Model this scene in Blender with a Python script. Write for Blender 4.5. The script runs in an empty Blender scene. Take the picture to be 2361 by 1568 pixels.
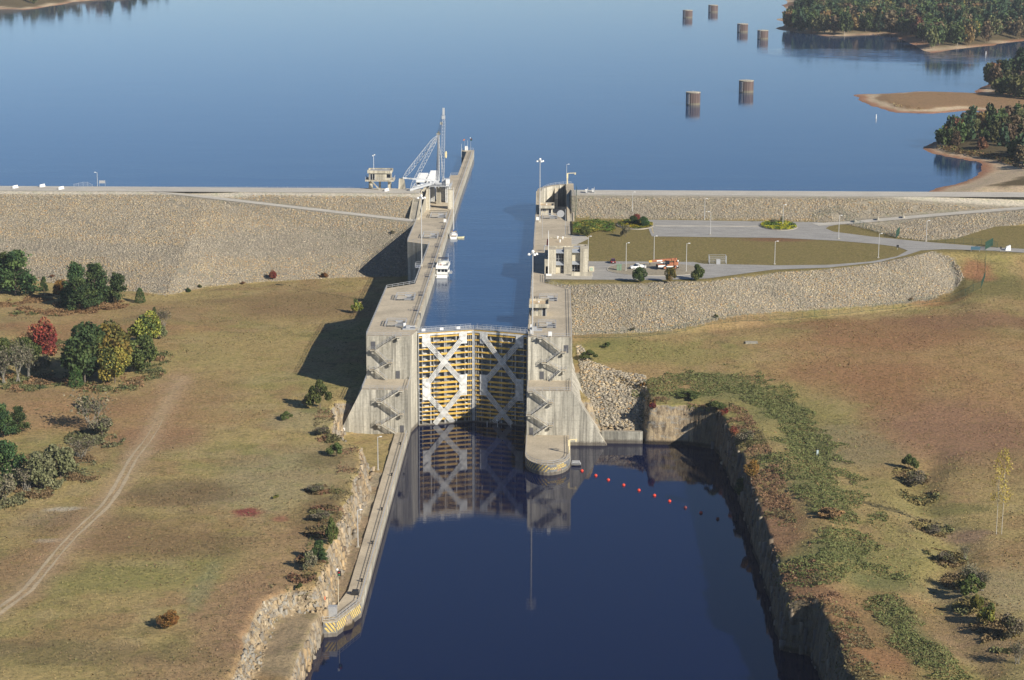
import bpy, math, random
import numpy as np
from mathutils import Vector, Matrix
R = math.radians
random.seed(7); rng = np.random.default_rng(7)
SC = bpy.context.scene; COL = SC.collection
# ------------------------------------------------------------------ camera
CAMP = Vector((24.37, -606.55, 159.88))
RX = Vector((0.99976435, 0.02150949, 0.00293006)); UP = Vector((-0.00747848, 0.21455535, 0.9766832)); FW = Vector((-0.0203793, 0.97647496, -0.21466565))
cd = bpy.data.cameras.new('camera'); cam = bpy.data.objects.new('camera', cd); COL.objects.link(cam)
cd.sensor_width = 36; cd.lens = 72.43; cd.clip_start = 1; cd.clip_end = 30000
M = Matrix((RX, UP, -FW)).transposed().to_4x4(); M.translation = CAMP; cam.matrix_world = M
SC.camera = cam
def at(px, py, z):
    """point of the ground plane at height z seen at (px,py) on the 2361 px wide photo"""
    r = RX*(px-1180.5)/4750 - UP*(py-784)/4750 + FW
    k = (z-CAMP.z)/r.z
    return CAMP.x+r.x*k, CAMP.y+r.y*k
# ------------------------------------------------------------------ sky and sun
SUN = Vector((1.4, -1.2, 1.0)).normalized()
w = bpy.data.worlds.new('World'); SC.world = w; w.use_nodes = True
nt = w.node_tree; bg = nt.nodes['Background']
sky = nt.nodes.new('ShaderNodeTexSky'); sky.sky_type = 'NISHITA'; sky.sun_disc = False
sky.sun_elevation = math.asin(SUN.z); sky.sun_rotation = math.atan2(SUN.x, SUN.y)
sky.altitude = 150; sky.air_density = 0.75; sky.dust_density = 0.0; sky.ozone_density = 5.0
nt.links.new(sky.outputs[0], bg.inputs[0]); bg.inputs[1].default_value = 0.07
sl = bpy.data.lights.new('sun', 'SUN'); sl.energy = 5.0; sl.angle = R(0.55); sl.color = (1, 0.92, 0.79)
so = bpy.data.objects.new('sun', sl); COL.objects.link(so); so.location = (300, -300, 400)
so.rotation_euler = SUN.to_track_quat('Z', 'Y').to_euler()
SC.view_settings.view_transform = 'Standard'; SC.view_settings.look = 'None'
SC.view_settings.exposure = 0.48; SC.view_settings.gamma = 1.0
# ------------------------------------------------------------------ helpers
def tag(o, label=None, cat=None, group=None, kind=None):
    if label: o['label'] = label
    if cat: o['category'] = cat
    if group: o['group'] = group
    if kind: o['kind'] = kind
    return o
def thing(name, label, cat, loc=(0, 0, 0), group=None, rz=0):
    o = bpy.data.objects.new(name, None); COL.objects.link(o); o.location = loc; o.rotation_euler = (0, 0, rz)
    o.empty_display_size = 0.5
    return tag(o, label, cat, group)
def worldloc(o):
    v = Vector((0, 0, 0))
    while o: v += Vector(o.location); o = o.parent
    return v
class MB:
    def __init__(s): s.v = []; s.f = []; s.mi = []; s.m = 0
    def add(s, vs, fs):
        n = len(s.v); s.v += [tuple(p) for p in vs]
        for f in fs: s.f.append([i+n for i in f]); s.mi.append(s.m)
        return s
    def hexa(s, b, t):
        return s.add(list(b)+list(t), [(3, 2, 1, 0), (4, 5, 6, 7), (0, 1, 5, 4), (1, 2, 6, 5), (2, 3, 7, 6), (3, 0, 4, 7)])
    def box(s, x0, x1, y0, y1, z0, z1):
        return s.hexa([(x0, y0, z0), (x1, y0, z0), (x1, y1, z0), (x0, y1, z0)], [(x0, y0, z1), (x1, y0, z1), (x1, y1, z1), (x0, y1, z1)])
    def cbox(s, c, d, rz=0, tilt=0):
        cs, sn = math.cos(rz), math.sin(rz); P = []
        for dz in (-.5, .5):
            for dx, dy in ((-.5, -.5), (.5, -.5), (.5, .5), (-.5, .5)):
                x, y = dx*d[0], dy*d[1]
                P.append((c[0]+x*cs-y*sn, c[1]+x*sn+y*cs, c[2]+dz*d[2]))
        return s.hexa(P[:4], P[4:])
    def prism(s, poly, z0, z1):
        a = sum(poly[i][0]*poly[(i+1) % len(poly)][1]-poly[(i+1) % len(poly)][0]*poly[i][1] for i in range(len(poly)))
        if a < 0: poly = poly[::-1]
        n = len(poly); t = z1 if isinstance(z1, (list, tuple)) else [z1]*n
        if a < 0 and isinstance(z1, (list, tuple)): t = t[::-1]
        vs = [(x, y, z0) for x, y in poly]+[(x, y, t[i]) for i, (x, y) in enumerate(poly)]
        return s.add(vs, [tuple(range(n))[::-1], tuple(range(n, 2*n))]+[(i, (i+1) % n, n+(i+1) % n, n+i) for i in range(n)])
    def bar(s, p, q, w=.1, h=None, up=(0, 0, 1)):
        p = Vector(p); q = Vector(q); h = h or w; d = (q-p)
        if d.length < 1e-6: return s
        d.normalize(); u = Vector(up)
        if abs(d.dot(u)) > .98: u = Vector((0, 1, 0))
        a = d.cross(u).normalized(); b = a.cross(d).normalized()
        o = [a*w/2*i+b*h/2*j for i, j in ((-1, -1), (1, -1), (1, 1), (-1, 1))]
        return s.hexa([p+x for x in o][::-1], [q+x for x in o][::-1])
    def tube(s, p, q, r, r2=None, n=8, caps=True):
        p = Vector(p); q = Vector(q); r2 = r if r2 is None else r2
        d = (q-p).normalized(); u = Vector((0, 0, 1)) if abs(d.z) < .9 else Vector((1, 0, 0))
        a = d.cross(u).normalized(); b = d.cross(a).normalized()
        vs = []
        for c, rr in ((p, r), (q, r2)):
            for i in range(n):
                t = 2*math.pi*i/n; vs.append(c+(a*math.cos(t)+b*math.sin(t))*rr)
        fs = [(i, (i+1) % n, n+(i+1) % n, n+i) for i in range(n)]
        if caps: fs += [tuple(range(n))[::-1], tuple(range(n, 2*n))]
        return s.add(vs, fs)
    def lathe(s, c, prof, n=16):
        vs = []; fs = []
        for r, z in prof:
            for i in range(n):
                t = 2*math.pi*i/n; vs.append((c[0]+r*math.cos(t), c[1]+r*math.sin(t), c[2]+z))
        for k in range(len(prof)-1):
            for i in range(n): fs.append((k*n+i, k*n+(i+1) % n, (k+1)*n+(i+1) % n, (k+1)*n+i))
        fs.append(tuple(range(n))[::-1]); fs.append(tuple(range((len(prof)-1)*n, len(prof)*n)))
        return s.add(vs, fs)
    def ball(s, c, r, n=8, sq=1.0):
        prof = [(max(r*math.sin(math.pi*k/n), .001), -r*sq*math.cos(math.pi*k/n)) for k in range(n+1)]
        return s.lathe(c, prof, n+2)
    def build(s, name, mats, parent=None, local=False, smooth=False, loc=None):
        if not isinstance(mats, (list, tuple)): mats = [mats]
        off = Vector((0, 0, 0)) if local else worldloc(parent) if parent else Vector(loc or (0, 0, 0))
        me = bpy.data.meshes.new(name); me.from_pydata([(x-off.x, y-off.y, z-off.z) for x, y, z in s.v], [], s.f)
        for m in mats: me.materials.append(m)
        if len(mats) > 1: me.polygons.foreach_set('material_index', s.mi)
        if smooth: me.polygons.foreach_set('use_smooth', [True]*len(me.polygons))
        me.update()
        o = bpy.data.objects.new(name, me); COL.objects.link(o)
        if parent: o.parent = parent
        elif not local: o.location = off
        return o
def npmesh(name, V, F, mats, smooth=False, cols=None, parent=None, nside=None):
    """fast mesh from numpy arrays (V n*3, F m*k)"""
    me = bpy.data.meshes.new(name); k = F.shape[1]
    me.vertices.add(len(V)); me.vertices.foreach_set('co', V.astype('f').ravel())
    me.loops.add(F.size); me.loops.foreach_set('vertex_index', F.astype('i').ravel())
    me.polygons.add(len(F)); me.polygons.foreach_set('loop_start', np.arange(0, F.size, k, dtype='i')); me.polygons.foreach_set('loop_total', np.full(len(F), k, dtype='i'))
    if smooth: me.polygons.foreach_set('use_smooth', np.ones(len(F), dtype=bool))
    for m in (mats if isinstance(mats, (list, tuple)) else [mats]): me.materials.append(m)
    me.update(calc_edges=True)
    if cols is not None:
        a = me.color_attributes.new('col', 'FLOAT_COLOR', 'POINT')
        c = np.ones((len(V), 4), 'f'); c[:, :3] = cols; a.data.foreach_set('color', c.ravel())
    o = bpy.data.objects.new(name, me); COL.objects.link(o)
    if parent: o.parent = parent
    return o
def kids(o): return [c for c in bpy.data.objects if c.parent == o]
def copy_thing(src, children, loc, rz=0, s=1.0, label=None, sz=None):
    """copy a thing, its parts and sub-parts; children = [(obj, [sub objs])]"""
    r = src.copy(); COL.objects.link(r); r.location = loc; r.rotation_euler = (0, 0, rz); r.scale = (s, s, sz or s)
    if label: r['label'] = label
    for c, subs in children:
        k = c.copy(); COL.objects.link(k); k.parent = r
        for g in subs:
            q = g.copy(); COL.objects.link(q); q.parent = k
    return r
# ------------------------------------------------------------------ materials
def newmat(name):
    m = bpy.data.materials.new(name); m.use_nodes = True; n = m.node_tree
    return m, n, n.nodes['Principled BSDF']
def plain(name, col, rough=.7, metal=0, var=.12, scale=3.0, bump=0):
    m, n, b = newmat(name); b.inputs['Roughness'].default_value = rough; b.inputs['Metallic'].default_value = metal
    g = n.nodes.new('ShaderNodeNewGeometry'); t = n.nodes.new('ShaderNodeTexNoise'); t.inputs['Scale'].default_value = scale; t.inputs['Detail'].default_value = 4
    n.links.new(g.outputs['Position'], t.inputs['Vector'])
    r = n.nodes.new('ShaderNodeValToRGB'); r.color_ramp.elements[0].position = .3; r.color_ramp.elements[1].position = .7
    r.color_ramp.elements[0].color = (*[c*(1-var) for c in col], 1); r.color_ramp.elements[1].color = (*[min(1, c*(1+var)) for c in col], 1)
    n.links.new(t.outputs[0], r.inputs[0]); n.links.new(r.outputs[0], b.inputs['Base Color'])
    return m
def mixc(n, fac, a, b, mode='MIX'):
    x = n.nodes.new('ShaderNodeMix'); x.data_type = 'RGBA'; x.blend_type = mode
    for i, v in ((0, fac), (6, a), (7, b)):
        if hasattr(v, 'is_output'): n.links.new(v, x.inputs[i])
        elif i == 0: x.inputs[0].default_value = v
        else: x.inputs[i].default_value = (*v, 1) if len(v) == 3 else v
    return x.outputs[2]
def noise(n, vec, scale, detail=5, rough=.55, dist=0):
    t = n.nodes.new('ShaderNodeTexNoise'); t.inputs['Scale'].default_value = scale; t.inputs['Detail'].default_value = detail
    t.inputs['Roughness'].default_value = rough; t.inputs['Distortion'].default_value = dist
    n.links.new(vec, t.inputs['Vector']); return t.outputs[0]
def ramp(n, v, stops):
    r = n.nodes.new('ShaderNodeValToRGB'); e = r.color_ramp.elements
    while len(e) < len(stops): e.new(.5)
    for i, (p, c) in enumerate(stops):
        e[i].position = p; e[i].color = (c, c, c, 1) if not hasattr(c, '__len__') else (*c, 1)
    n.links.new(v, r.inputs[0]); return r.outputs[0]
def mapping(n, vec, sc, rot=(0, 0, 0)):
    p = n.nodes.new('ShaderNodeMapping'); p.inputs['Scale'].default_value = sc; p.inputs['Rotation'].default_value = rot
    n.links.new(vec, p.inputs[0]); return p.outputs[0]
def math_(n, op, a, b=0.0):
    x = n.nodes.new('ShaderNodeMath'); x.operation = op
    for i, v in ((0, a), (1, b)):
        if hasattr(v, 'is_output'): n.links.new(v, x.inputs[i])
        else: x.inputs[i].default_value = v
    return x.outputs[0]
def bumpn(n, b, h, strength, dist=.1):
    x = n.nodes.new('ShaderNodeBump'); x.inputs['Strength'].default_value = strength; x.inputs['Distance'].default_value = dist
    n.links.new(h, x.inputs['Height']); n.links.new(x.outputs[0], b.inputs['Normal'])
def sepz(n, v):
    s = n.nodes.new('ShaderNodeSeparateXYZ'); n.links.new(v, s.inputs[0]); return s.outputs
def concrete(name='concrete', wall=(.34, .32, .265), deck=(.47, .40, .29), streak=1.0):
    m, n, b = newmat(name); b.inputs['Roughness'].default_value = .9
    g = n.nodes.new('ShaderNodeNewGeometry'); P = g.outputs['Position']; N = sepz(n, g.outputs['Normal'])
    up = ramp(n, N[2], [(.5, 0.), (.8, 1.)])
    big = noise(n, P, .12, 6, .6); fine = noise(n, P, 1.6, 5, .65)
    st = noise(n, mapping(n, P, (1.1, 1.1, .045)), 1.0, 6, .7)
    st2 = noise(n, mapping(n, P, (.35, .35, .03)), 1.0, 4, .6)
    pale = ramp(n, st2, [(.45, 0.), (.62, 1.)])
    dark = ramp(n, st, [(.38, 1.), (.54, 0.)])
    c = mixc(n, pale, wall, tuple(x*1.65 for x in wall))
    c = mixc(n, math_(n, 'MULTIPLY', dark, .78*streak), c, tuple(x*.42 for x in wall))
    # pour joints every 2.3 m of height and 4.6 m of width
    xyz = sepz(n, P)
    def line(v, per, wd):
        f = math_(n, 'FRACT', math_(n, 'DIVIDE', v, per)); return math_(n, 'LESS_THAN', f, wd/per)
    j = math_(n, 'MAXIMUM', line(xyz[2], 2.3, .09), line(xyz[0], 4.6, .07))
    c = mixc(n, math_(n, 'MULTIPLY', j, .3), c, tuple(x*.4 for x in wall))
    # wet dark band just above the waters
    wl = ramp(n, math_(n, 'MULTIPLY', math_(n, 'ADD', xyz[2], math_(n, 'MULTIPLY', fine, .9)), .1), [(.06, 1.), (.13, 0.)])
    c = mixc(n, math_(n, 'MULTIPLY', wl, .75), c, (.055, .042, .034))
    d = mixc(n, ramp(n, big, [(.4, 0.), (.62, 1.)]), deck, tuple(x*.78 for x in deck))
    jd = math_(n, 'MAXIMUM', line(xyz[1], 6.1, .1), line(xyz[0], 4.6, .08))
    d = mixc(n, math_(n, 'MULTIPLY', jd, .22), d, tuple(x*.45 for x in deck))
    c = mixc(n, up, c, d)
    c = mixc(n, .35, c, ramp(n, fine, [(.25, .25), (.75, .85)]), 'OVERLAY')
    n.links.new(c, b.inputs['Base Color']); bumpn(n, b, fine, .25, .04); return m
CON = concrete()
CON_DARK = concrete('concrete_weathered', (.25, .24, .20), (.32, .29, .23))
STEEL = plain('galvanised_steel', (.42, .43, .44), .45, .25)
STEEL_D = plain('dark_steel', (.10, .10, .11), .6, .2)
WHITE = plain('white_paint', (.78, .78, .76), .5)
GATE = plain('gate_grey_paint', (.58, .58, .56), .6, 0, .28, 1.0)
SKINP = plain('shadowed_grey_skin_paint', (.20, .21, .22), .7, 0, .3, .8)  # skin colour set dark to stand for the shade behind the girders
YEL = plain('yellow_paint', (.60, .38, .07), .6, 0, .18, 1.5)
GLASS = plain('dark_window_glass', (.015, .02, .03), .08)
LAMPW = plain('pale_grey_pole_paint', (.46, .46, .45), .5)
GATED = plain('shaded_gate_grey', (.36, .365, .365), .7, 0, .3, 1.0)  # darker copy of the gate grey, shade of the gaps put into the colour
GREEN = plain('green_chain_mesh', (.02, .07, .045), .6)
BLACK = plain('black_paint', (.02, .02, .02), .6)
RED = plain('red_paint', (.45, .03, .03), .4)
ORANGE = plain('orange_paint', (.62, .17, .045), .5, 0, .25, 1)
BARK = plain('tree_bark', (.12, .095, .075), .9, 0, .3, 6)
BARKP = plain('pale_tree_bark', (.45, .41, .34), .9, 0, .3, 6)
TAN = plain('tan_roof_membrane', (.55, .42, .26), .9, 0, .12, .8)
CREAM = plain('cream_wall_paint', (.55, .50, .38), .8)
ROOFM = plain('grey_blue_metal_roof', (.36, .39, .43), .45, .3)
# ------------------------------------------------------------------ terrain
def S(t): t = np.clip(t, 0, 1); return t*t*(3-2*t)
_perm = rng.permutation(512)
_g = rng.uniform(0, 1, (512, 512))
def vnoise(x, y, sc, oct=4, seed=0):
    r = np.zeros_like(x, dtype=float); a = 1; tot = 0
    for o in range(oct):
        X = x/sc*(2**o)+seed*17.3+o*31; Y = y/sc*(2**o)+seed*7.7+o*11
        xi = np.floor(X).astype(int); yi = np.floor(Y).astype(int); fx = S(X-xi); fy = S(Y-yi)
        A = _g[xi % 512, yi % 512]; B = _g[(xi+1) % 512, yi % 512]; C = _g[xi % 512, (yi+1) % 512]; D = _g[(xi+1) % 512, (yi+1) % 512]
        r += a*((A*(1-fx)+B*fx)*(1-fy)+(C*(1-fx)+D*fx)*fy); tot += a; a *= .5
    return r/tot*2-1
def sdf(x, y, poly):
    """signed distance to polygon, negative inside"""
    d = np.full(x.shape, 1e9); ins = np.zeros(x.shape, bool); n = len(poly)
    for i in range(n):
        ax, ay = poly[i]; bx, by = poly[(i+1) % n]
        ex, ey = bx-ax, by-ay; t = np.clip(((x-ax)*ex+(y-ay)*ey)/(ex*ex+ey*ey), 0, 1)
        d = np.minimum(d, np.hypot(x-ax-t*ex, y-ay-t*ey))
        c = ((ay > y) != (by > y)) & (x < (bx-ax)*(y-ay)/(by-ay+1e-12)+ax); ins ^= c
    return np.where(ins, -d, d)
PLATEAU = [(20, 82.5), (49.7, 81), (64, 82), (78.2, 87), (92.6, 98), (119.4, 109), (149.6, 126), (164, 147), (198, 145), (300, 126), (420, 108), (420, 206), (215, 207), (150, 206), (129, 215), (20, 218)]
POOL = [(-18, 6), (-18, -21), (-18.5, -36), (-18.5, -176), (-24.5, -181), (-25.2, -190), (-26, -215), (-27, -300), (82, -300), (77, -240), (79.3, -214), (78.7, -190), (72.9, -186), (74, -150), (73.4, -119), (74, -89), (72.5, -50), (71, -24), (64, -19.8), (51.0, -18.8), (50.6, -16.4), (38, -16.4), (31, -16.4), (31, -20.0), (16, -21), (16, 6)]
CUTR = [(38.5, -17), (50.8, -17), (51.4, -8), (51, 0), (38, 12), (30, 12)]           # rock-filled cut behind the low wall
LEDGE = [(-18, -19), (-37.5, -20), (-36.3, -36), (-34.5, -50), (-30.5, -56), (-25.4, -60), (-24.2, -88), (-24.8, -129), (-25, -178), (-18, -180)]   # quay strip and grass ledge, z about 2.4
BENCH = [(-25, -180), (-31, -181), (-35, -186), (-35.4, -200), (-34.8, -217), (-34, -300), (-24, -300)]
NOTCH = [(70, -186), (79, -188.5), (79.6, -214), (82, -300), (60, -300)]
CREST = 36.3
def toeL(x): return np.interp(x, [-260, -190, -119, -107, -88, -50, -20], [175, 168, 136, 153, 164, 174, 178])
def hgt(x, y):
    n1 = vnoise(x, y, 40, 4, 1); n2 = vnoise(x, y, 5, 3, 2); n3 = vnoise(x, y, 1.6, 2, 3)
    L = np.interp(y, [-250, -60, -25, 20, 100, 300], [9.6, 10.0, 11.0, 12.3, 12.6, 12.6])+n1*.55+n2*.12+n3*.05
    L = L+1.2*S((-60-x)/60)*vnoise(x, y, 30, 2, 5)
    N = np.interp(y, [-240, -30, -5, 20, 50, 100, 150, 230], [9.8, 10.2, 12, 14.6, 17.2, 18, 18.5, 18.5])
    N2 = np.interp(y, [50, 80, 128, 148, 170], [17.2, 18.5, 23, 28.7, 28.8])
    N = np.where(y > 50, N+(N2-N)*S((x-160)/12), N)+n1*.4*S((120-y)/60)+n2*.14+n3*.06
    # bumpy spoil ridge and gully on the right bank
    N = N+1.7*np.exp(-((x-86-4*np.sin(y/25))/7)**2)*S((-15-y)/40)-1.6*np.exp(-((x-118-.12*(y+120)-3*np.sin(y/13))/5)**2)*S((-40-y)/40)
    h = np.where(x < 0, L, N)
    # dam embankment
    tl = toeL(x); pl = 12.4+(CREST-12.4)*(y-tl)/(236-tl)
    sl = np.interp(x, [30, 130, 170], [2.0, 2.2, 3.2]); pr = CREST-(232-y)/sl
    dam = np.where(x < 0, pl, pr); dam = np.minimum(dam, CREST)
    dam = np.where(y > 249, np.minimum(CREST, CREST-(y-249)/2.2), dam)
    # fan slope round the car park
    sp = sdf(x, y, PLATEAU); fan = 28.95-np.maximum(sp, 0)/2.25
    h = np.where((x > 15), np.maximum(h, np.where(sp < 60, fan, -99)), h)
    h = np.maximum(h, np.where((y > 120) & (y < 300), dam, -99))
    # ramps cut on the slopes
    def rampf(h, a, b, hw):
        ex, ey = b[0]-a[0], b[1]-a[1]; t = ((x-a[0])*ex+(y-a[1])*ey)/(ex*ex+ey*ey); tc = np.clip(t, 0, 1)
        d = np.hypot(x-a[0]-tc*ex, y-a[1]-tc*ey); z = a[2]+(b[2]-a[2])*tc
        return np.where(d < hw, z, np.minimum(np.maximum(h, z-(d-hw)/1.7), np.maximum(z+(d-hw)/1.9, np.where(d > 14, h, -99))))
    hl = rampf(h, (-140, 237.5, 36.2), (-32, 209, 29.2), 3.6); h = np.where((x < -28) & (x > -150), hl, h)
    hr = rampf(h, (140, 213, 29.0), (230, 232, 33.6), 4.0); h = np.where((x > 130), hr, h)
    h = np.where(y > 252, np.minimum(h, CREST-(y-249)/2.2), h)
    # excavations
    wx = x+vnoise(x, y, 6, 3, 8)*1.3; wy = y+vnoise(x, y, 6, 3, 9)*1.3
    def cut(h, poly, z, wd, wob=True):
        d = sdf(wx if wob else x, wy if wob else y, poly)
        return np.where(d < wd, z+(h-z)*S(d/wd+.0), h)
    h = cut(h, LEDGE, 2.5+.35*n2, 3.2)
    d = sdf(wx, wy, BENCH); h = np.where(d < 4.5, np.minimum(h, 5.0+n2*.6+(h-5)*S(d/4.5)), h)
    d = sdf(x, y, CUTR); zc = np.interp(y, [-17, -5, 12, 20], [2.6, 8.5, 14, 16])+n3*.2; h = np.where(d < 2.2, zc+(h-zc)*S(d/2.2), h)
    d = sdf(wx, wy, NOTCH); h = np.where(d < 2.5, 2.5+n2+(h-2.5)*S(d/2.5), h)
    d = sdf(x+vnoise(x, y, 4, 3, 8)*.7*(x > 40)+vnoise(x, y, 4, 3, 8)*.5*(y < -183), y+vnoise(x, y, 4, 3, 9)*.7*(x > 40), POOL)
    h = np.where(d < 2.0, -5+(h+5)*S(d/2.0), h)
    # inside the lock
    h = np.where((x > -31.4) & (x < 29.6) & (y > -6) & (y < 68), np.minimum(h, 8), h)
    h = np.where((x > -22.4) & (x < 20.6) & (y > 60) & (y < 300), np.minimum(h, 8), h)
    h = np.where((x > -31.0) & (x < 29.8) & (y > 161) & (y < 300), np.minimum(h, 8), h)
    h = np.where(y > 285, np.minimum(h, 18), h)
    return h

def zg(x, y): return float(hgt(np.array([[x]], float), np.array([[y]], float))[0, 0])
def hit(px, py):
    """ground point under (px,py) of the photo, found by marching over the terrain"""
    r = RX*(px-1180.5)/4750 - UP*(py-784)/4750 + FW; k = np.arange(330, 1100, 1.0)
    X = CAMP.x+r.x*k; Y = CAMP.y+r.y*k; Zr = CAMP.z+r.z*k; H = hgt(X[None], Y[None])[0]; b = Zr < H
    i = int(np.argmax(b)) if b.any() else len(k)-1
    if i > 0: f = (Zr[i-1]-H[i-1])/max(1e-6, (Zr[i-1]-H[i-1])-(Zr[i]-H[i])); return float(X[i-1]+(X[i]-X[i-1])*f), float(Y[i-1]+(Y[i]-Y[i-1])*f), float(H[i])
    return float(X[i]), float(Y[i]), float(H[i])
def axis(segs):
    out = []
    for a, b, st in segs: out += list(np.arange(a, b, st))
    return np.array(out+[segs[-1][1]], float)
XA = axis([(-420, -240, 15), (-240, -60, 2.0), (-60, -15, .9), (-15, 28, 3), (28, 98, .9), (98, 260, 2.0), (260, 460, 15)])
YA = axis([(-420, -270, 12), (-270, -10, 1.0), (-10, 130, 1.6), (130, 300, 1.5)])
GX, GY = np.meshgrid(XA, YA); GZ = hgt(GX, GY)
DRY = (.33, .255, .112); OLIVE = (.24, .215, .08); BROWN = (.285, .185, .095); REDB = (.25, .135, .07); GRN = (.13, .145, .045); DIRT = (.40, .30, .19); STONE = (.30, .26, .20); PALE = (.30, .26, .15)
col = np.zeros(GX.shape+(3,)); col[:] = DRY
def blend(mask, c, k=1.0):
    global col
    m = np.clip(mask*k, 0, 1)[..., None]; col = col*(1-m)+np.array(c)*m
na = vnoise(GX, GY, 28, 5, 11); nb = vnoise(GX, GY, 12, 4, 12); nc = vnoise(GX*1.0, GY*1.0, 3.5, 4, 13)
blend(S((na+.1)*2.2), OLIVE, .8); blend(S((nb-.05)*3), BROWN, .6); blend(S((nc-.2)*3), (.15, .12, .06), .5); blend(S((vnoise(GX, GY, 7, 4, 19)-.1)*4), (.38, .30, .16), .35)
RT = (GX > 30)
blend(np.where(RT, S((vnoise(GX, GY, 35, 4, 15)+.25)*2), 0), BROWN, .55)
def patch(px, py, z, rx, ry, c, k=.9, soft=.6):
    """land-cover patch, centre found on the photo, radii in metres"""
    cx, cy = at(px, py, z); r = np.hypot((GX-cx)/rx, (GY-cy)/ry)+vnoise(GX, GY, min(rx, ry)*.8, 3, int(px) % 40)*.45
    blend(S((1+soft-r)/soft/1.6), c, k)
for a in [  # left meadow
    (400, 720, 12.5, 70, 16, BROWN, .45), (700, 700, 12.5, 26, 20, (.22, .15, .075), .8), (560, 820, 12, 20, 30, DRY, .7), (150, 760, 12.5, 40, 12, REDB, .6),
    (100, 920, 12, 34, 12, BROWN, .8), (430, 910, 12, 14, 22, BROWN, .55), (350, 1000, 11.5, 12, 14, (.26, .15, .09), .7), (640, 1100, 10.5, 16, 24, PALE, .6),
    (570, 1180, 10, 3.2, 3.0, (.22, .055, .05), .9), (645, 1195, 10, 1.8, 2, (.24, .08, .06), .7), (430, 1130, 10.5, 14, 10, (.14, .10, .055), .6), (380, 1250, 10, 22, 9, (.13, .10, .055), .65),
    (260, 1330, 10, 18, 8, OLIVE, .8), (530, 1420, 10, 9, 22, (.30, .20, .11), .9), (600, 1400, 10, 6, 26, (.27, .17, .10), .8), (500, 1540, 10, 14, 8, (.30, .20, .11), .8),
    (200, 1200, 10.5, 12, 8, (.13, .10, .055), .6), (470, 1350, 10, 2.0, 14, (.22, .22, .11), .7), (120, 1180, 11, 7, 7, (.30, .23, .15), .5), (170, 1500, 10, 24, 6, (.15, .105, .06), .5), (60, 1290, 11, 9, 14, (.26, .16, .09), .7),
    (730, 1190, 10, 5, 18, (.16, .11, .055), .8), (745, 1050, 10.5, 5, 9, (.16, .13, .06), .7), (700, 960, 12, 9, 10, PALE, .5),
    (150, 1166, 10.5, 3.6, 1.6, (.50, .45, .36), .8), (118, 1240, 10.5, 3.2, 1.2, (.48, .43, .35), .7), (318, 1040, 11, 3, 9, (.40, .31, .20), .7), (400, 880, 11.5, 5, 12, (.33, .22, .13), .6),
    (300, 1230, 10, 30, 16, (.285, .175, .09), .5), (620, 1330, 10, 10, 30, (.30, .20, .11), .6), (240, 960, 11.5, 30, 16, (.29, .17, .09), .55),
    # right bank
    (2150, 850, 14, 50, 36, (.27, .15, .075), .55), (2280, 960, 12, 26, 24, (.30, .17, .09), .5), (1760, 1280, 10.5, 10, 40, (.27, .155, .08), .7), (2000, 1440, 10, 16, 24, (.265, .15, .075), .6), (1700, 930, 12.5, 14, 8, (.27, .17, .085), .5),
    (1450, 810, 16, 26, 12, OLIVE, .9), (1520, 930, 13, 22, 10, OLIVE, .9), (1800, 960, 12, 20, 26, OLIVE, .7), (1400, 790, 16.5, 8, 5, GRN, .5),
    (2050, 780, 15, 30, 18, REDB, .75), (2250, 740, 18, 25, 10, (.23, .13, .075), .8), (2200, 980, 12, 20, 26, (.25, .145, .09), .8), (1980, 860, 14, 26, 9, REDB, .55),
    (2030, 900, 13, 10, 16, REDB, .6), (2150, 680, 19, 14, 12, (.28, .13, .07), .8), (2260, 620, 28, 16, 14, (.17, .15, .06), .9), (2250, 640, 22, 5, 8, (.30, .14, .08), .8),
    (1690, 1080, 10.5, 5, 16, REDB, .75), (1760, 1210, 10.5, 8, 18, (.24, .14, .08), .9), (1820, 1360, 10.5, 9, 14, (.25, .14, .08), .8), (2000, 1300, 10, 14, 12, OLIVE, .8),
    (1990, 1500, 10, 8, 18, REDB, .85), (2080, 1450, 10, 9, 16, (.2, .15, .07), .6), (2230, 1220, 11, 5, 4, (.30, .20, .13), .9), (2200, 1160, 11, 8, 4, GRN, .5), (2300, 1350, 11, 12, 12, PALE, .6),
    (1960, 1010, 12, 10, 20, (.24, .20, .11), .7), (2090, 1120, 11.5, 10, 14, OLIVE, .6), (2260, 1450, 11, 8, 14, (.26, .18, .11), .6)]: patch(*a)
GREENS = [(1700, 900, 12.5, 9, 7), (1800, 940, 12, 8, 10), (1860, 1020, 12, 7, 13), (1880, 1110, 12, 6, 13), (1910, 1170, 11.5, 6, 6), (1930, 1270, 11, 7, 8), (1830, 1300, 10.8, 6, 5), (2040, 1340, 10.5, 7, 5), (2070, 1420, 10.3, 4, 10), (2140, 1500, 10, 4, 8), (1560, 900, 13.5, 9, 4), (1640, 870, 13.5, 10, 4), (740, 1010, 3, 6, 3), (1680, 1070, 11, 3, 5), (1600, 960, 11, 8, 2.5)]
for g in GREENS: patch(*g, (.15, .16, .065), .7)
# park lawn, shoulders, berms
sp = sdf(GX, GY, PLATEAU)
blend(S((2-sp)/2)*(GX > 25), (.205, .165, .065), 1.0)
blend(S((1-sdf(GX, GY, [(170, 160), (200, 165), (300, 205), (300, 158), (200, 150)]))/3), (.20, .165, .07), .9)
cx, cy = at(1790, 552, 29); blend(S((1.3-np.hypot((GX-cx)/15, (GY-cy)/6)))*(GY < 176), (.20, .10, .06), .8)
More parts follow.
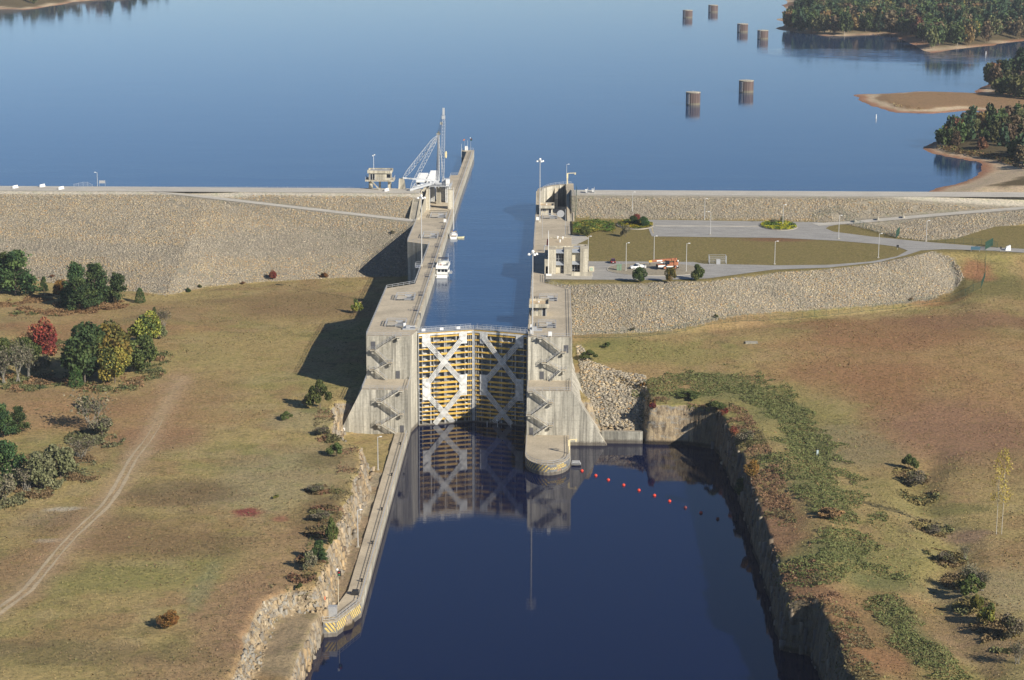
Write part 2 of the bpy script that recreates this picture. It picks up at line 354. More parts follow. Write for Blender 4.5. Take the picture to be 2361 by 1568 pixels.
# crest, ramps and the shingle under the rock facing
blend(S((GY-toeL(GX)-0)/1.5)*(GX < -20), (.25, .225, .18), 1)
RIPR = [hit(*p)[:2] for p in ((1262, 655), (1450, 657), (1640, 650), (1700, 640), (1800, 628), (1900, 622), (2000, 612), (2060, 600), (2110, 590), (2150, 580), (2190, 592), (2212, 615), (2222, 640), (2205, 665), (2150, 690), (2080, 700), (2000, 706), (1900, 712), (1800, 718), (1720, 724), (1650, 738), (1600, 752), (1540, 762), (1450, 768), (1325, 772))]
RIPR[0] = (21.4, 80.5); RIPR[-1] = (30, RIPR[-1][1])
blend((sdf(GX, GY, RIPR) < 0)*(GX > 21)*1.0, (.25, .225, .18), 1)
blend(((GX > 20)*(GY > 217)*(sp > 1))*1.0, (.27, .24, .19), 1)
blend((sdf(GX, GY, [(129, 216), (146, 205), (165, 171), (178, 176), (199, 206), (240, 220), (460, 240), (460, 260), (129, 232)]) < 0)*1.0, (.27, .24, .19), 1)
blend(S((GY-232)/1)*S((262-GY)/3), (.46, .42, .35), 1)
# dirt: low strip behind the quay, bench, cut
blend((sdf(GX, GY, LEDGE) < 1.0)*(GY < -62)*1.0, (.30, .25, .175), .95)
blend((sdf(GX, GY, LEDGE) < 0.5)*S((nb+.2)*3)*(GY < -75)*1.0, (.25, .17, .10), .6)
blend((sdf(GX, GY, BENCH) < 1.5)*1.0, (.27, .21, .135), .9); blend((sdf(GX, GY, BENCH) < 1.5)*S((nb+.1)*3), (.20, .13, .06), .7)
blend((sdf(GX, GY, CUTR) < 0)*1.0, (.25, .23, .19), 1)
# wheel tracks over the left meadow
trk = [at(*p, 10.5) for p in ((-60, 1440), (60, 1350), (160, 1245), (235, 1165), (300, 1070), (335, 1020), (375, 950), (420, 880))]
dmin = np.full(GX.shape, 1e9)
for a, b in zip(trk[:-1], trk[1:]):
    ex, ey = b[0]-a[0], b[1]-a[1]; t = np.clip(((GX-a[0])*ex+(GY-a[1])*ey)/(ex*ex+ey*ey), 0, 1); dmin = np.minimum(dmin, np.hypot(GX-a[0]-t*ex, GY-a[1]-t*ey))
blend(S((7-dmin)/6), (.36, .25, .15), .6); blend(S((2.6-dmin)/2), (.38, .28, .17), .7)
V = np.stack([GX, GY, GZ], -1).reshape(-1, 3); ny, nx = GX.shape
I = np.arange(ny*nx).reshape(ny, nx); F = np.stack([I[:-1, :-1], I[:-1, 1:], I[1:, 1:], I[1:, :-1]], -1).reshape(-1, 4)
def ground_material():
    m, n, b = newmat('ground_cover'); b.inputs['Roughness'].default_value = .95; b.inputs['Specular IOR Level'].default_value = .15
    a = n.nodes.new('ShaderNodeVertexColor'); a.layer_name = 'col'
    g = n.nodes.new('ShaderNodeNewGeometry'); P = g.outputs['Position']; N = sepz(n, g.outputs['Normal'])
    f1 = noise(n, P, 1.1, 6, .7); f2 = noise(n, P, .28, 5, .6); f3 = noise(n, mapping(n, P, (1, 1, 1)), 4.5, 3, .6)
    c = mixc(n, 1.0, a.outputs[0], ramp(n, f1, [(.28, (.50, .52, .50)), (.5, (1.0, 1.0, .98)), (.72, (1.45, 1.38, 1.28))]), 'MULTIPLY')
    c = mixc(n, ramp(n, f2, [(.5, 0.), (.68, .55)]), c, mixc(n, 1.0, c, (.72, .82, .62), 'MULTIPLY'))
    c = mixc(n, 1.0, c, ramp(n, f3, [(.3, .75), (.7, 1.22)]), 'MULTIPLY')
    # bare rock where the ground is steep
    st = noise(n, mapping(n, P, (.8, .8, .16)), 1.0, 6, .75); bl = noise(n, mapping(n, P, (.35, .35, .8)), 1.0, 5, .65)
    rk = mixc(n, ramp(n, st, [(.38, 0.), (.6, 1.)]), (.13, .10, .07), (.52, .41, .26)); rk = mixc(n, ramp(n, bl, [(.5, 0.), (.6, .6)]), rk, (.30, .30, .28))
    xyz = sepz(n, P); wl = ramp(n, math_(n, 'MULTIPLY', xyz[2], .1), [(.02, 1.), (.09, 0.)]); rk = mixc(n, wl, rk, (.05, .04, .03))
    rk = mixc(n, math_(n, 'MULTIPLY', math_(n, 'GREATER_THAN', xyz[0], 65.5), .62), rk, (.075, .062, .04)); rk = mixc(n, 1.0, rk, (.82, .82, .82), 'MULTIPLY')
    steep = ramp(n, math_(n, 'ADD', N[2], math_(n, 'MULTIPLY', math_(n, 'SUBTRACT', f2, .5), .35)), [(.70, 1.), (.80, 0.)])
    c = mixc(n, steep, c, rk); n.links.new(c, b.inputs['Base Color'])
    h = math_(n, 'ADD', f1, math_(n, 'MULTIPLY', f3, .4)); bumpn(n, b, h, .9, .35); return m
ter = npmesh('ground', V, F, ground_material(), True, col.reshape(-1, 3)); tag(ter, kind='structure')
# ------------------------------------------------------------------ waters
def water_material(name, base, sc, strength, rough, wake=False):
    m, n, b = newmat(name); b.inputs['Base Color'].default_value = (*base, 1); b.inputs['Roughness'].default_value = rough; b.inputs['IOR'].default_value = 1.333
    g = n.nodes.new('ShaderNodeNewGeometry'); P = g.outputs['Position']
    a = noise(n, mapping(n, P, (.28, 1.0, 1)), sc, 4, .6); w2 = noise(n, mapping(n, P, (.02, .05, 1)), 1, 3, .5)
    h = math_(n, 'MULTIPLY', a, ramp(n, w2, [(.35, .45), (.65, 1.)])); 
    if wake:   # boat wake spreading off the wooded point
        cx, cy = at(2040, 128, 25.6); mp = n.nodes.new('ShaderNodeMapping'); mp.vector_type = 'TEXTURE'; mp.inputs['Location'].default_value = (cx, cy, 25.6); mp.inputs['Rotation'].default_value = (0, 0, -.42); mp.inputs['Scale'].default_value = (115, 75, 75); n.links.new(P, mp.inputs[0])
        ln = n.nodes.new('ShaderNodeVectorMath'); ln.operation = 'LENGTH'; n.links.new(mp.outputs[0], ln.inputs[0]); mk = ramp(n, ln.outputs['Value'], [(.35, 1.), (1., 0.)])
        wv = noise(n, mapping(n, P, (.035, .21, 1), (0, 0, .42)), 1.0, 2, .4, .6); h = math_(n, 'ADD', h, math_(n, 'MULTIPLY', math_(n, 'MULTIPLY', wv, mk), 32.0))
    if wake:   # wind ripples fade away from the dam
        mr = n.nodes.new('ShaderNodeMapRange'); mr.inputs[1].default_value = 120; mr.inputs[2].default_value = 520; mr.inputs[3].default_value = 1.0; mr.inputs[4].default_value = .3; n.links.new(sepz(n, P)[1], mr.inputs[0]); h = math_(n, 'MULTIPLY', h, mr.outputs[0])
    bumpn(n, b, h, strength, .25); return m
WLO = water_material('pool_water', (.002, .005, .030), .9, .035, .02)
WUP = water_material('lake_water', (.015, .045, .11), .8, .34, .05, wake=True)
RUT = plain('bare_dirt', (.38, .30, .19), .95, 0, .2, 1.5)
for k, o_ in enumerate((-.95, .95)):
    P_ = []
    for a, b in zip(trk[:-1], trk[1:]):
        n_ = max(1, int(math.dist(a, b)/1.5)); P_ += [(a[0]+(b[0]-a[0])*i/n_, a[1]+(b[1]-a[1])*i/n_) for i in range(n_)]
    P_ = P_[:int(len(P_)*.80)]; m = MB(); V_ = []; F_ = []
    for i in range(1, len(P_)-1):
        d = (Vector(P_[i+1])-Vector(P_[i-1])).normalized(); q = Vector(P_[i])+Vector((math.sin(i*.13)*.5, 0)); hw = (.38+.14*math.sin(i*.11+k)+.08*math.sin(i*.7+k*2))*min(1, (len(P_)-i)/25)
        for s_ in (o_-hw, o_+hw): x_, y_ = q.x+d.y*s_, q.y-d.x*s_; V_.append((x_, y_, zg(x_, y_)+.06))
        if i > 1: j = len(V_)-4; F_.append((j, j+2, j+3, j+1))
    m.add(V_, F_); tag(m.build('dirt_track', RUT), kind='structure')
m = MB(); zw = -.6; m.add([(-60, -700, zw), (140, -700, zw), (140, 8, zw), (-60, 8, zw)], [(0, 1, 2, 3)]); o = m.build('pool_water', WLO); tag(o, kind='structure')
m = MB(); m.add([(-17.6, 2.4, 25.6), (-.15, 8.3, 25.6), (16.5, 2.4, 25.6), (16.5, 330, 25.6), (-17.6, 330, 25.6)], [(0, 1, 2, 3, 4)]); 
m.add([(-17.6, 255, 25.6), (-17.6, 330, 25.6), (16.5, 330, 25.6), (16.5, 255, 25.6), (4500, 255, 25.6), (4500, 12000, 25.6), (-4500, 12000, 25.6), (-4500, 255, 25.6)], [(0, 1, 6, 7), (3, 4, 5, 2), (1, 2, 5, 6)]); o = m.build('lake_water', WUP); tag(o, kind='structure')
# far shore land
def shore(name, pts, z, top, inset, mat, soil=(.11, .085, .045)):
    """low mound of land standing in the lake, outline pts, rising to top over inset metres"""
    xs = [p[0] for p in pts]; ys = [p[1] for p in pts]; st = max(3.0, (max(xs)-min(xs))/120)
    X, Y = np.meshgrid(np.arange(min(xs)-10, max(xs)+10, st), np.arange(min(ys)-10, max(ys)+10, st))
    d = -sdf(X+vnoise(X, Y, 30, 3, 21)*4, Y+vnoise(X, Y, 30, 3, 22)*6, pts)
    Z = z-1.5+1.8*S((d+4)/8)+top*S((d-4)/inset)+(vnoise(X, Y, 12, 3, 23)*.3)
    sand = np.array((.50, .39, .27)); red = np.array((.33, .17, .10)); gr = np.array(soil); fl = np.array((.12, .085, .045))
    k = S((d-5)/5)[..., None]; c = red+(sand-red)*k; k = S((d-12-(16*S((440-Y)/60) if name == 'shore' else 0)+vnoise(X, Y, 14, 3, 24)*6)/4)[..., None]; c = c+(gr-c)*k
    V = np.stack([X, Y, Z], -1).reshape(-1, 3); I = np.arange(X.size).reshape(X.shape); F = np.stack([I[:-1, :-1], I[:-1, 1:], I[1:, 1:], I[1:, :-1]], -1).reshape(-1, 4)
    dd = d.reshape(-1); keep = (dd[F] > -8).any(1); o = npmesh(name, V, F[keep], mat, True, c.reshape(-1, 3)); tag(o, kind='structure'); return o
GM = ter.data.materials[0]
def pl(z, *p): return [at(*q, z) for q in p]
ISLE = pl(25.6, (1958, 219), (2000, 245), (2060, 260), (2160, 262), (2240, 256), (2290, 262), (2420, 270), (2500, 200), (2330, 160), (2262, 196), (2240, 214), (2110, 211), (2020, 216))
NEARL = pl(25.6, (2112, 344), (2150, 358), (2210, 368), (2255, 376), (2268, 396), (2240, 408), (2190, 425), (2130, 438), (2120, 470))+[(700, 250), (700, 700), at(2361, 285, 25.6), at(2290, 268, 25.6), at(2280, 276, 25.6), at(2200, 300, 25.6), at(2150, 325, 25.6)]
FARR = pl(25.6, (1785, 68), (1830, 76), (1880, 82), (1950, 84), (2050, 80), (2080, 92), (2120, 120), (2160, 122), (2240, 112), (2361, 96), (2500, 80))+[(2200, 4200), at(1812, -120, 25.6), at(1806, -40, 25.6), at(1800, 10, 25.6), at(1802, 40, 25.6), at(1775, 44, 25.6), at(1803, 50, 25.6)]
FARL = pl(25.6, (-150, 18), (0, 21), (60, 23), (120, 16), (190, 3), (260, -2), (330, -3))+[(-500, 2600), (-1500, 2600)]
FARC = pl(25.6, (240, -60), (420, -62), (700, -64), (1000, -68))+[(-100, 4200), (-1500, 4200)]
for nm, P_, tp, ins in (('spit', ISLE, 1.6, 20), ('shore', NEARL, 4, 30), ('shore', FARR, 9, 60), ('shore', FARL, 9, 60), ('shore', FARC, 9, 60)): shore(nm, P_, 25.6, tp, ins, GM, (.27, .17, .09) if nm == 'spit' else (.11, .085, .045))
# ------------------------------------------------------------------ railings
def railing(name, pts, label, sp=2.4, h=1.1, mat=None, group=None, cat='railing', nr=2, tw=.08, parent=None, panel=False):
    mat = mat or STEEL
    r = thing(name, label, cat, pts[0], group) if parent is None else None
    P_ = r or parent
    m = MB()
    for a, b in zip(pts[:-1], pts[1:]):
        a = Vector(a); b = Vector(b)
        for k in range(nr):
            z = Vector((0, 0, h*(k+1)/nr)); m.bar(a+z, b+z, tw)
        if panel: m.bar(a+Vector((0, 0, .12)), b+Vector((0, 0, .12)), .04, .25)
    m.build('handrail', mat, P_)
    done = False; pm = None; org = worldloc(P_); cnt = 0
    for a, b in zip(pts[:-1], pts[1:]):
        a = Vector(a); b = Vector(b); n = max(1, round((b-a).length/sp))
        for i in range(n+(1 if (b-Vector(pts[-1])).length < 1e-6 else 0)):
            p = a.lerp(b, i/n)
            if pm is None: pm = MB().box(-tw/2, tw/2, -tw/2, tw/2, 0, h).build('post', mat, P_, local=True); o = pm
            else: o = pm.copy(); COL.objects.link(o)
            o.location = p-org; cnt += 1
            if cnt >= 98: return P_
    return P_
# ------------------------------------------------------------------ lock walls
LX, LO, RXX, RO = -17.5, -31.7, 16.4, 29.8
def lock_wall(side):
    nm = 'left' if side < 0 else 'right'
    t = thing('lock_wall', 'stepped tan concrete lock wall %s' % ('with the derrick crane and long guide wall, in full sun on the water side' if side < 0 else 'with the flat roofed control building on it, beside the car park'), 'lock wall', (-25 if side < 0 else 23, -7, 0), 'concrete walls of the lock chamber')
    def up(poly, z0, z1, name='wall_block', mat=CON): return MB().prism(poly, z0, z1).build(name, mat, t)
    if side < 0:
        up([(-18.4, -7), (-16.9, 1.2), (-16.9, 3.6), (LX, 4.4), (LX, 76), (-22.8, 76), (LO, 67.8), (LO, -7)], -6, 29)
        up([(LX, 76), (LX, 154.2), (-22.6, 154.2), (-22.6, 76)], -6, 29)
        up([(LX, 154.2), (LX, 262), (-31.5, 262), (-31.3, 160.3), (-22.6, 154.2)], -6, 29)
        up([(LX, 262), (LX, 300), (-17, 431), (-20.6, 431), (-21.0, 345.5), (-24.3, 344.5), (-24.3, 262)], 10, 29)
        up([(-17, 431), (-17, 438.5), (-23.2, 438.5), (-23.2, 433.5), (-20.6, 431)], 10, 29.05)
        # foot with a battered back
        b = MB(); ys = (-20.5, -6.9)
        b.hexa([(-42.5, ys[0], -5), (-18.4, ys[0], -5), (-18.4, 60, -5), (-42.5, 60, -5)], [(-32, ys[0], 15.8), (-18.4, ys[0], 15.8), (-18.4, 60, 15.8), (-32, 60, 15.8)]); b.build('wall_foot', CON, t)
        up([(-22.2, -20.6), (-18.5, -20.6), (-18.5, -168), (-22.8, -180.5), (-25.6, -181.2), (-26.6, -179.0), (-24.0, -172), (-22.2, -160)], -6, 2.9, 'guide_wall')
    else:
        up([(16.6, -7), (16.6, 3.6), (RXX, 4.4), (RXX, 80), (21.0, 80), (RO, 67.8), (RO, -7)], -6, 29)
        up([(RXX, 80), (RXX, 141.5), (20.9, 141.5), (20.9, 80)], -6, 29)
        up([(RXX, 141.5), (RXX, 244.5), (30.4, 244.5), (30.4, 141.5)], -6, 29)
        b = MB(); b.hexa([(16.55, -20.5, -5), (43, -20.5, -5), (43, 40, -5), (16.55, 40, -5)], [(16.55, -20.5, 15.8), (29.8, -20.5, 15.8), (29.8, 40, 15.8), (16.55, 40, 15.8)]); b.build('wall_foot', CON, t)
        n = 18; nose = [(29.3, -20.6), (29.3, -41.5)]
        for i in range(1, n): a = math.pi*i/n; nose.append((22.85+6.45*math.cos(a), -41.5-11.0*math.sin(a)))
        nose += [(16.4, -41.5), (16.4, -20.6)]; up(nose, -6, 2.5, 'rounded_pier')
        up([(38.6, -17.8), (50.8, -17.8), (50.8, -16.4), (38.6, -16.4)], -5, 3.0, 'low_wall', CON_DARK)
        # curved bulkhead enclosure, crest high
        arc_o = [(16.6, 246), (17.3, 254), (19.2, 260), (22.5, 264.6), (26.5, 267.8), (31.4, 269)]; arc_i = [(31.4, 266.8), (27.3, 265.6), (23.8, 262.6), (21.2, 258.6), (19.0, 252.5), (18.6, 246)]
        up(arc_o+arc_i, 10, 36, 'curved_wall'); up([(16.6, 244.5), (16.6, 246), (30.4, 246), (30.4, 244.5)], 5, 29.6, 'sill_wall')
        up([(16.5, 231), (18.4, 231), (18.4, 246), (16.5, 246)], 5, [29.4, 29.4, 36, 36], 'wing_wall')
        up([(24.2, 262.9), (25.6, 263.9), (25.6, 258), (24.2, 258)], 20, [35, 35, 31, 31], 'buttress')
        up([(29.2, 212), (30.3, 212), (30.3, 249), (29.2, 249)], 20, [29.6, 29.6, 36.4, 36.4], 'sloping_wall')
        up([(31.6, 212), (32.2, 212), (32.2, 249), (31.6, 249)], 20, [29.3, 29.3, 36.3, 36.3], 'sloping_wall')
        up([(30.3, 212), (31.6, 212), (31.6, 249), (30.3, 249)], 20, [29.0, 29.0, 35.9, 35.9], 'stair_ramp', CON_DARK)
        up([(28.9, 249), (32.2, 249), (32.2, 268), (28.9, 268)], 20, 36.3, 'wall_block')
    return t
WL = lock_wall(-1); WR = lock_wall(1)
# raised kerb beams and rubbing strip along the chamber faces, pale walkway strip
for t, x0, x1 in ((WL, LX-.75, LX-.02), (WR, RXX+.02, RXX+.5)):
    m = MB()
    for i in range(14): m.box(x0, x1, 7+i*10.6, 7+i*10.6+9.4, 29.003, 29.3)
    m.build('kerb', CON, t)
m = MB()
for y in range(20, 420, 22): m.box(LX-.35+.002*max(0, y-300), LX+.06, y, y+.35, 24, 29.05)
m.build('ladder_recess', CON_DARK, WL)
# doors in the faces
def door(t, x, y, z, wd=1.3, h=2.3, mat=None):
    m = MB(); m.box(x-wd/2-.1, x+wd/2+.1, y-.06, y+.05, z, z+h+.12); o = m.build('door_frame', CON_DARK, t)
    MB().box(x-wd/2, x+wd/2, y-.1, y-.07, z, z+h).build('door', mat or STEEL_D, o)
door(WL, -29.6, -7, 25.0); door(WL, -22.3, -7, 16.0, 1.2); door(WR, 28.0, -7, 24.3); door(WR, 20.8, -7, 16.2, 1.2)
door(WL, -20.2, -20.5, 2.95, 1.1, 2.1); door(WR, 17.9, -20.5, 2.55, 1.1, 2.2)
MB().box(-38.0, -37.0, -20.62, -20.56, 3.2, 4.2).build('notice_board', WHITE, WL)
# ------------------------------------------------------------------ stairways
def stairway(t_label, pts, y, group='zigzag steel stairways on the lock end faces'):
    """zigzag of flights hanging on the face at y; pts = (x,z) of landings, first at the top"""
    t = thing('stairway', t_label, 'stairway', (pts[-1][0], y, pts[-1][1]), group)
    y0, y1 = y-1.45, y-.15
    for k, (a, b) in enumerate(zip(pts[:-1], pts[1:])):
        yy0, yy1 = (y-1.5, y-.3)
        m = MB(); n = max(6, int((a[1]-b[1])/.24))
        for e in (yy0, yy1): m.bar((a[0], e, a[1]-.15), (b[0], e, b[1]-.15), .10, .34)
        for i in range(n):
            f = (i+.5)/n; x = a[0]+(b[0]-a[0])*f; z = a[1]+(b[1]-a[1])*f; m.box(x-.16, x+.16, yy0, yy1, z-.05, z)
        fl = m.build('flight', CON, t)
        r = MB()
        for e in (yy0,):
            for hh in (.55, 1.05): r.bar((a[0], e, a[1]+hh), (b[0], e, b[1]+hh), .075)
            for i in range(6): f = i/5; r.bar((a[0]+(b[0]-a[0])*f, e, a[1]+(b[1]-a[1])*f), (a[0]+(b[0]-a[0])*f, e, a[1]+(b[1]-a[1])*f+1.05), .075)
        r.build('handrail', STEEL, fl)
    for k, a in enumerate(pts[:-1]):
        if k == 0: d = 1 if pts[1][0] < a[0] else -1
        else: d = 1 if pts[k-1][0] < a[0] else -1
        x0, x1 = sorted((a[0]-.2*d, a[0]+1.5*d)); m = MB().box(x0, x1, y-1.6, y-.02, a[1]-.22, a[1]); m.box((x0+x1)/2-.35, (x0+x1)/2+.35, y-1.2, y-.02, a[1]-1.1, a[1]-.22); l = m.build('landing', CON, t)
        r = MB()
        for hh in (.55, 1.05):
            r.bar((x0, y-1.55, a[1]+hh), (x1, y-1.55, a[1]+hh), .075)
            if k: r.bar((x1 if d > 0 else x0, y-1.55, a[1]+hh), (x1 if d > 0 else x0, y-.1, a[1]+hh), .075)
        for x in (x0, x1): r.bar((x, y-1.55, a[1]), (x, y-1.55, a[1]+1.05), .075)
        r.build('handrail', STEEL, l)
    return t
stairway('zigzag stairway on the upper end face of the left lock wall', [(-22.7, 29.0), (-29.0, 24.9), (-25.2, 21.1), (-29.2, 18.9), (-25.4, 15.8)], -7)
stairway('zigzag stairway on the lower end face of the left lock wall, landing near the grass', [(-21.0, 15.8), (-26.1, 12.5), (-20.9, 8.7), (-26.2, 5.6), (-21.8, 3.0)], -20.5)
stairway('zigzag stairway on the upper end face of the right lock wall', [(21.0, 29.0), (26.6, 24.7), (22.2, 21.4), (26.7, 19.2), (23.2, 15.9)], -7)
stairway('zigzag stairway on the lower end face of the right lock wall, above the rounded pier', [(18.4, 15.8), (22.9, 12.6), (17.9, 8.8), (22.9, 5.6), (18.6, 2.6)], -20.5)
# ------------------------------------------------------------------ mitre gates
GZL = [26.9, 25.1, 23.2, 21.4, 19.5, 17.7, 16.0, 14.1, 12.4, 10.9, 9.4, 7.9, 6.5, 5.1, 3.7, 2.5, 1.1]
def gate_leaf(side, label):
    q = Vector((-16.7, .6, 0)) if side < 0 else Vector((16.4, .6, 0)); p = Vector((-.15, 6.4, 0))
    L = (p-q).length; U = (p-q)/L; N = Vector((U.y, -U.x, 0)) if side < 0 else Vector((-U.y, U.x, 0))
    if N.y > 0: N = -N
    t = thing('mitre_gate_leaf', label, 'lock gate', q, 'pair of mitre gate leaves')
    def W_(u, n, z): v = q+U*u+N*n; return (v.x, v.y, z)
    def slab(m, u0, u1, n0, n1, z0, z1): m.hexa([W_(u0, n0, z0), W_(u1, n0, z0), W_(u1, n1, z0), W_(u0, n1, z0)], [W_(u0, n0, z1), W_(u1, n0, z1), W_(u1, n1, z1), W_(u0, n1, z1)])
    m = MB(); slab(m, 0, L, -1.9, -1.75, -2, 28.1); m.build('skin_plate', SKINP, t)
    m = MB()
    for k, u in enumerate((.08, 1.3, 3.8, 4.9, 8.3, 8.9, 11.9, 14.8, 16.0, 16.6, L-.3)):
        slab(m, u, u+(.35 if k in (2, 4, 6) else .14), -1.75, -.12, -2, 27.6)
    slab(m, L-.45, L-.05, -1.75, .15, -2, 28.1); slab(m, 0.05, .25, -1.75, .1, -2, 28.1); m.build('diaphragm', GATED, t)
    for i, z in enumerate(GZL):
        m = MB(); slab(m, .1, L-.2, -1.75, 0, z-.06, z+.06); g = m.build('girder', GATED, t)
        m = MB(); a, b, c, d = .12, L*.30, L*.72, L-.18
        lo, hi = .17, (.24 if i < 2 else .32)
        if 8 <= i <= 11: a += .9*(i-7)/4; d -= .4
        if i >= 12: a += .9; d -= .8
        for u0, u1, h0, h1 in ((a, b, lo, lo), (b, b+1, lo, hi), (b+1, c, hi, hi), (c, c+1, hi, lo+.06), (c+1, d, lo+.06, lo+.06)):
            m.hexa([W_(u0, .0, z-h0), W_(u1, .0, z-h1), W_(u1, .05, z-h1), W_(u0, .05, z-h0)], [W_(u0, .0, z+h0), W_(u1, .0, z+h1), W_(u1, .05, z+h1), W_(u0, .05, z+h0)])
        m.build('flange', YEL, g)
        if i % 1 == 0:   # pale brackets and pipework on the girders
            for k in range(5):
                m = MB(); u = 1.0+k*3.2+random.uniform(0, 1.2); slab(m, u, u+random.uniform(.7, 1.6), -1.3, -.5, z+.07, z+random.uniform(.2, .38)); m.build('bracket', GATE, g)
    m = MB(); slab(m, 0, L, -1.75, .06, 27.35, 28.1); m.build('top_plate', GATE, t)
    m = MB(); slab(m, .1, L, .062, .11, 28.0, 28.22); m.build('top_flange', YEL, t)
    # gusset plates and diagonal tie bars
    for g_ in ((1.25, 3.7, .13, .19, 23.9, 27.5), (12.9, 15.4, .13, .19, 24.2, 27.5), (1.25, 3.75, .13, .19, 7.3, 14.1), (12.9, 15.4, .13, .19, 8.0, 14.5)):
        m = MB(); slab(m, *g_); m.build('gusset_plate', GATE, t)
    def diag(a, b, nm, n0):
        d = Vector((b[0]-a[0], b[1]-a[1])); l = d.length; d /= l; e = Vector((-d.y, d.x))
        m = MB()
        for k in (-1.5, -.5, .5, 1.5):
            o = e*k*.43; m.bar(W_(a[0]+o.x, n0, a[1]+o.y), W_(b[0]+o.x, n0, b[1]+o.y), .29, .10, up=N)
        tb = m.build(nm, GATE, t)
        for c, s_ in ((a, 1), (b, -1)):
            if c[1] < 1: continue
            c0 = Vector(c)-d*.4*s_; c1 = Vector(c)+d*.9*s_; m = MB()
            m.bar(W_(c0.x, n0+.05, c0.y), W_(c1.x, n0+.05, c1.y), 1.75, .07, up=N); m.build('end_clamp', GATE, tb)
    mir = lambda u: u
    diag((2.3, 25.8), (14.2, 11.8), 'tie_bars', .24); diag((13.9, 26.0), (2.4, 12.0), 'tie_bars', .36)
    diag((2.4, 9.3), (10.9, -.3), 'tie_bars', .24); diag((13.9, 9.9), (5.0, -.3), 'tie_bars', .36)
    # walkway with posts
    m = MB(); slab(m, -.5, L+.1, -2.6, -.2, 28.3, 28.45); wk = m.build('walkway', STEEL, t)
    railing('railing', [W_(.1, -.2, 28.45), W_(L, -.2, 28.45)], None, 1.1, 1.15, parent=wk, panel=False, nr=3)
    m = MB()
    for k in range(28): u = k*L/28; m.bar(W_(u, -.2, 28.45), W_(u, -.2, 29.5), .03)
    for hh in (.5, 1.1): m.bar(W_(.1, -2.6, 28.45+hh), W_(L, -2.6, 28.45+hh), .07)
    for k in range(12): u = .2+k*(L-.4)/11; m.bar(W_(u, -2.6, 28.45), W_(u, -2.6, 29.55), .07)
    m.build('mesh_panel', STEEL, wk)
    m = MB()   # ladder
    for u in (5.6 if side < 0 else 6.2,):
        for e in (0, .5): m.bar(W_(u+e, .45, 3), W_(u+e, .45, 28.2), .06)
        for k in range(60): m.bar(W_(u, .45, 3+k*.42), W_(u+.5, .45, 3+k*.42), .04)
    m.build('ladder', STEEL_D, t)
    m = MB(); slab(m, 0, L, -1.6, .3, -1.2, -.25); m.build('bottom_seal', CON_DARK, t)
    if side < 0:
        for u in (1.2, 6.9, 12.2):
            m = MB(); slab(m, u, u+1.1, -.1, -.04, 28.75, 29.5); m.build('notice_board', WHITE, wk)
    return t
gate_leaf(-1, 'left mitre gate leaf with yellow girder edges and pale crossed ties, in sunlight')
gate_leaf(1, 'right mitre gate leaf with yellow girder edges, mostly in the shadow of the wall')
# ------------------------------------------------------------------ railings round the decks
Z = 29.0
railing('railing', [(-31.6, 67.6, Z), (-31.6, -6.9, Z), (-18.6, -6.9, Z)], 'grey railing round the top of the left lower lock block', 2.6)
railing('railing', [(-31.5, 67.6, Z), (-22.8, 75.8, Z), (-22.6, 154.0, Z)], 'grey railing along the back of the narrow left chamber wall', 2.6)
railing('railing', [(-31.2, 212, Z), (-31.2, 160.4, Z), (-22.7, 154.4, Z)], 'grey railing round the left upper lock block over the shaded ground', 2.6)
railing('railing', [(-18.4, 8, Z), (-18.4, 240, Z)], 'grey railing along the chamber edge of the left lock wall', 2.6)
railing('railing', [(-18.2, 246, Z), (-17.6, 430, Z)], 'grey railing along the left upstream guide wall', 3.2)
railing('railing', [(-24.1, 300, Z), (-24.1, 343.8, Z), (-20.8, 345, Z)], 'grey railing round the deck behind the derrick crane', 2.6)
railing('railing', [(-23.1, 434, Z), (-23.1, 438.3, Z), (-17.3, 438.3, Z)], 'grey railing at the far tip of the upstream guide wall', 1.6)
railing('railing', [(16.8, -6.8, Z), (29.6, -6.8, Z), (29.6, 67.6, Z), (21.1, 79.8, Z), (21.0, 93, Z)], 'grey railing round the top of the right lower lock block', 2.6)
railing('railing', [(16.8, 10, Z), (16.8, 230, Z)], 'grey railing along the chamber edge of the right lock wall', 3.2)
railing('railing', [(30.2, 178, Z), (30.2, 198, Z), (28.5, 198.5, Z)], 'short grey railing beside the shrubs on the right lock wall', 2.4)
railing('railing', [(-31.8, -7.5, 15.8), (-31.8, -20.3, 15.8), (-18.6, -20.3, 15.8), (-18.6, -7.5, 15.8)], 'grey railing round the middle step of the left lock wall', 2.2)
railing('railing', [(29.6, -7.5, 15.8), (29.6, -20.3, 15.8), (16.8, -20.3, 15.8), (16.8, -7.5, 15.8)], 'grey railing round the middle step of the right lock wall', 2.2)
railing('railing', [(-18.8, -21.5, 2.9), (-18.8, -168, 2.9), (-22.9, -180.1, 2.9), (-25.8, -180.9, 2.9)], 'grey railing along the low downstream guide wall', 1.9)
ns = [(29.1, -22, 2.5), (29.1, -41.5, 2.5)]
for i in range(1, 12): a = math.pi*i/12; ns.append((22.85+6.25*math.cos(a), -41.5-10.8*math.sin(a), 2.5))
ns += [(16.6, -41.5, 2.5), (16.6, -22, 2.5)]
railing('railing', ns, 'grey railing round the rim of the rounded pier', 2.4)
railing('railing', [(18.9, 247, 36.2), (19.6, 254, 36), (21.5, 260, 36), (24.5, 264.5, 36), (28, 267, 36), (31.2, 268, 36)], 'pale railing on top of the curved wall by the lake', 1.8)
railing('railing', [(18.0, 231, 29.6), (18.0, 246, 35.9)], 'grey railing on the sloping wing wall below the curved wall', 2.4)
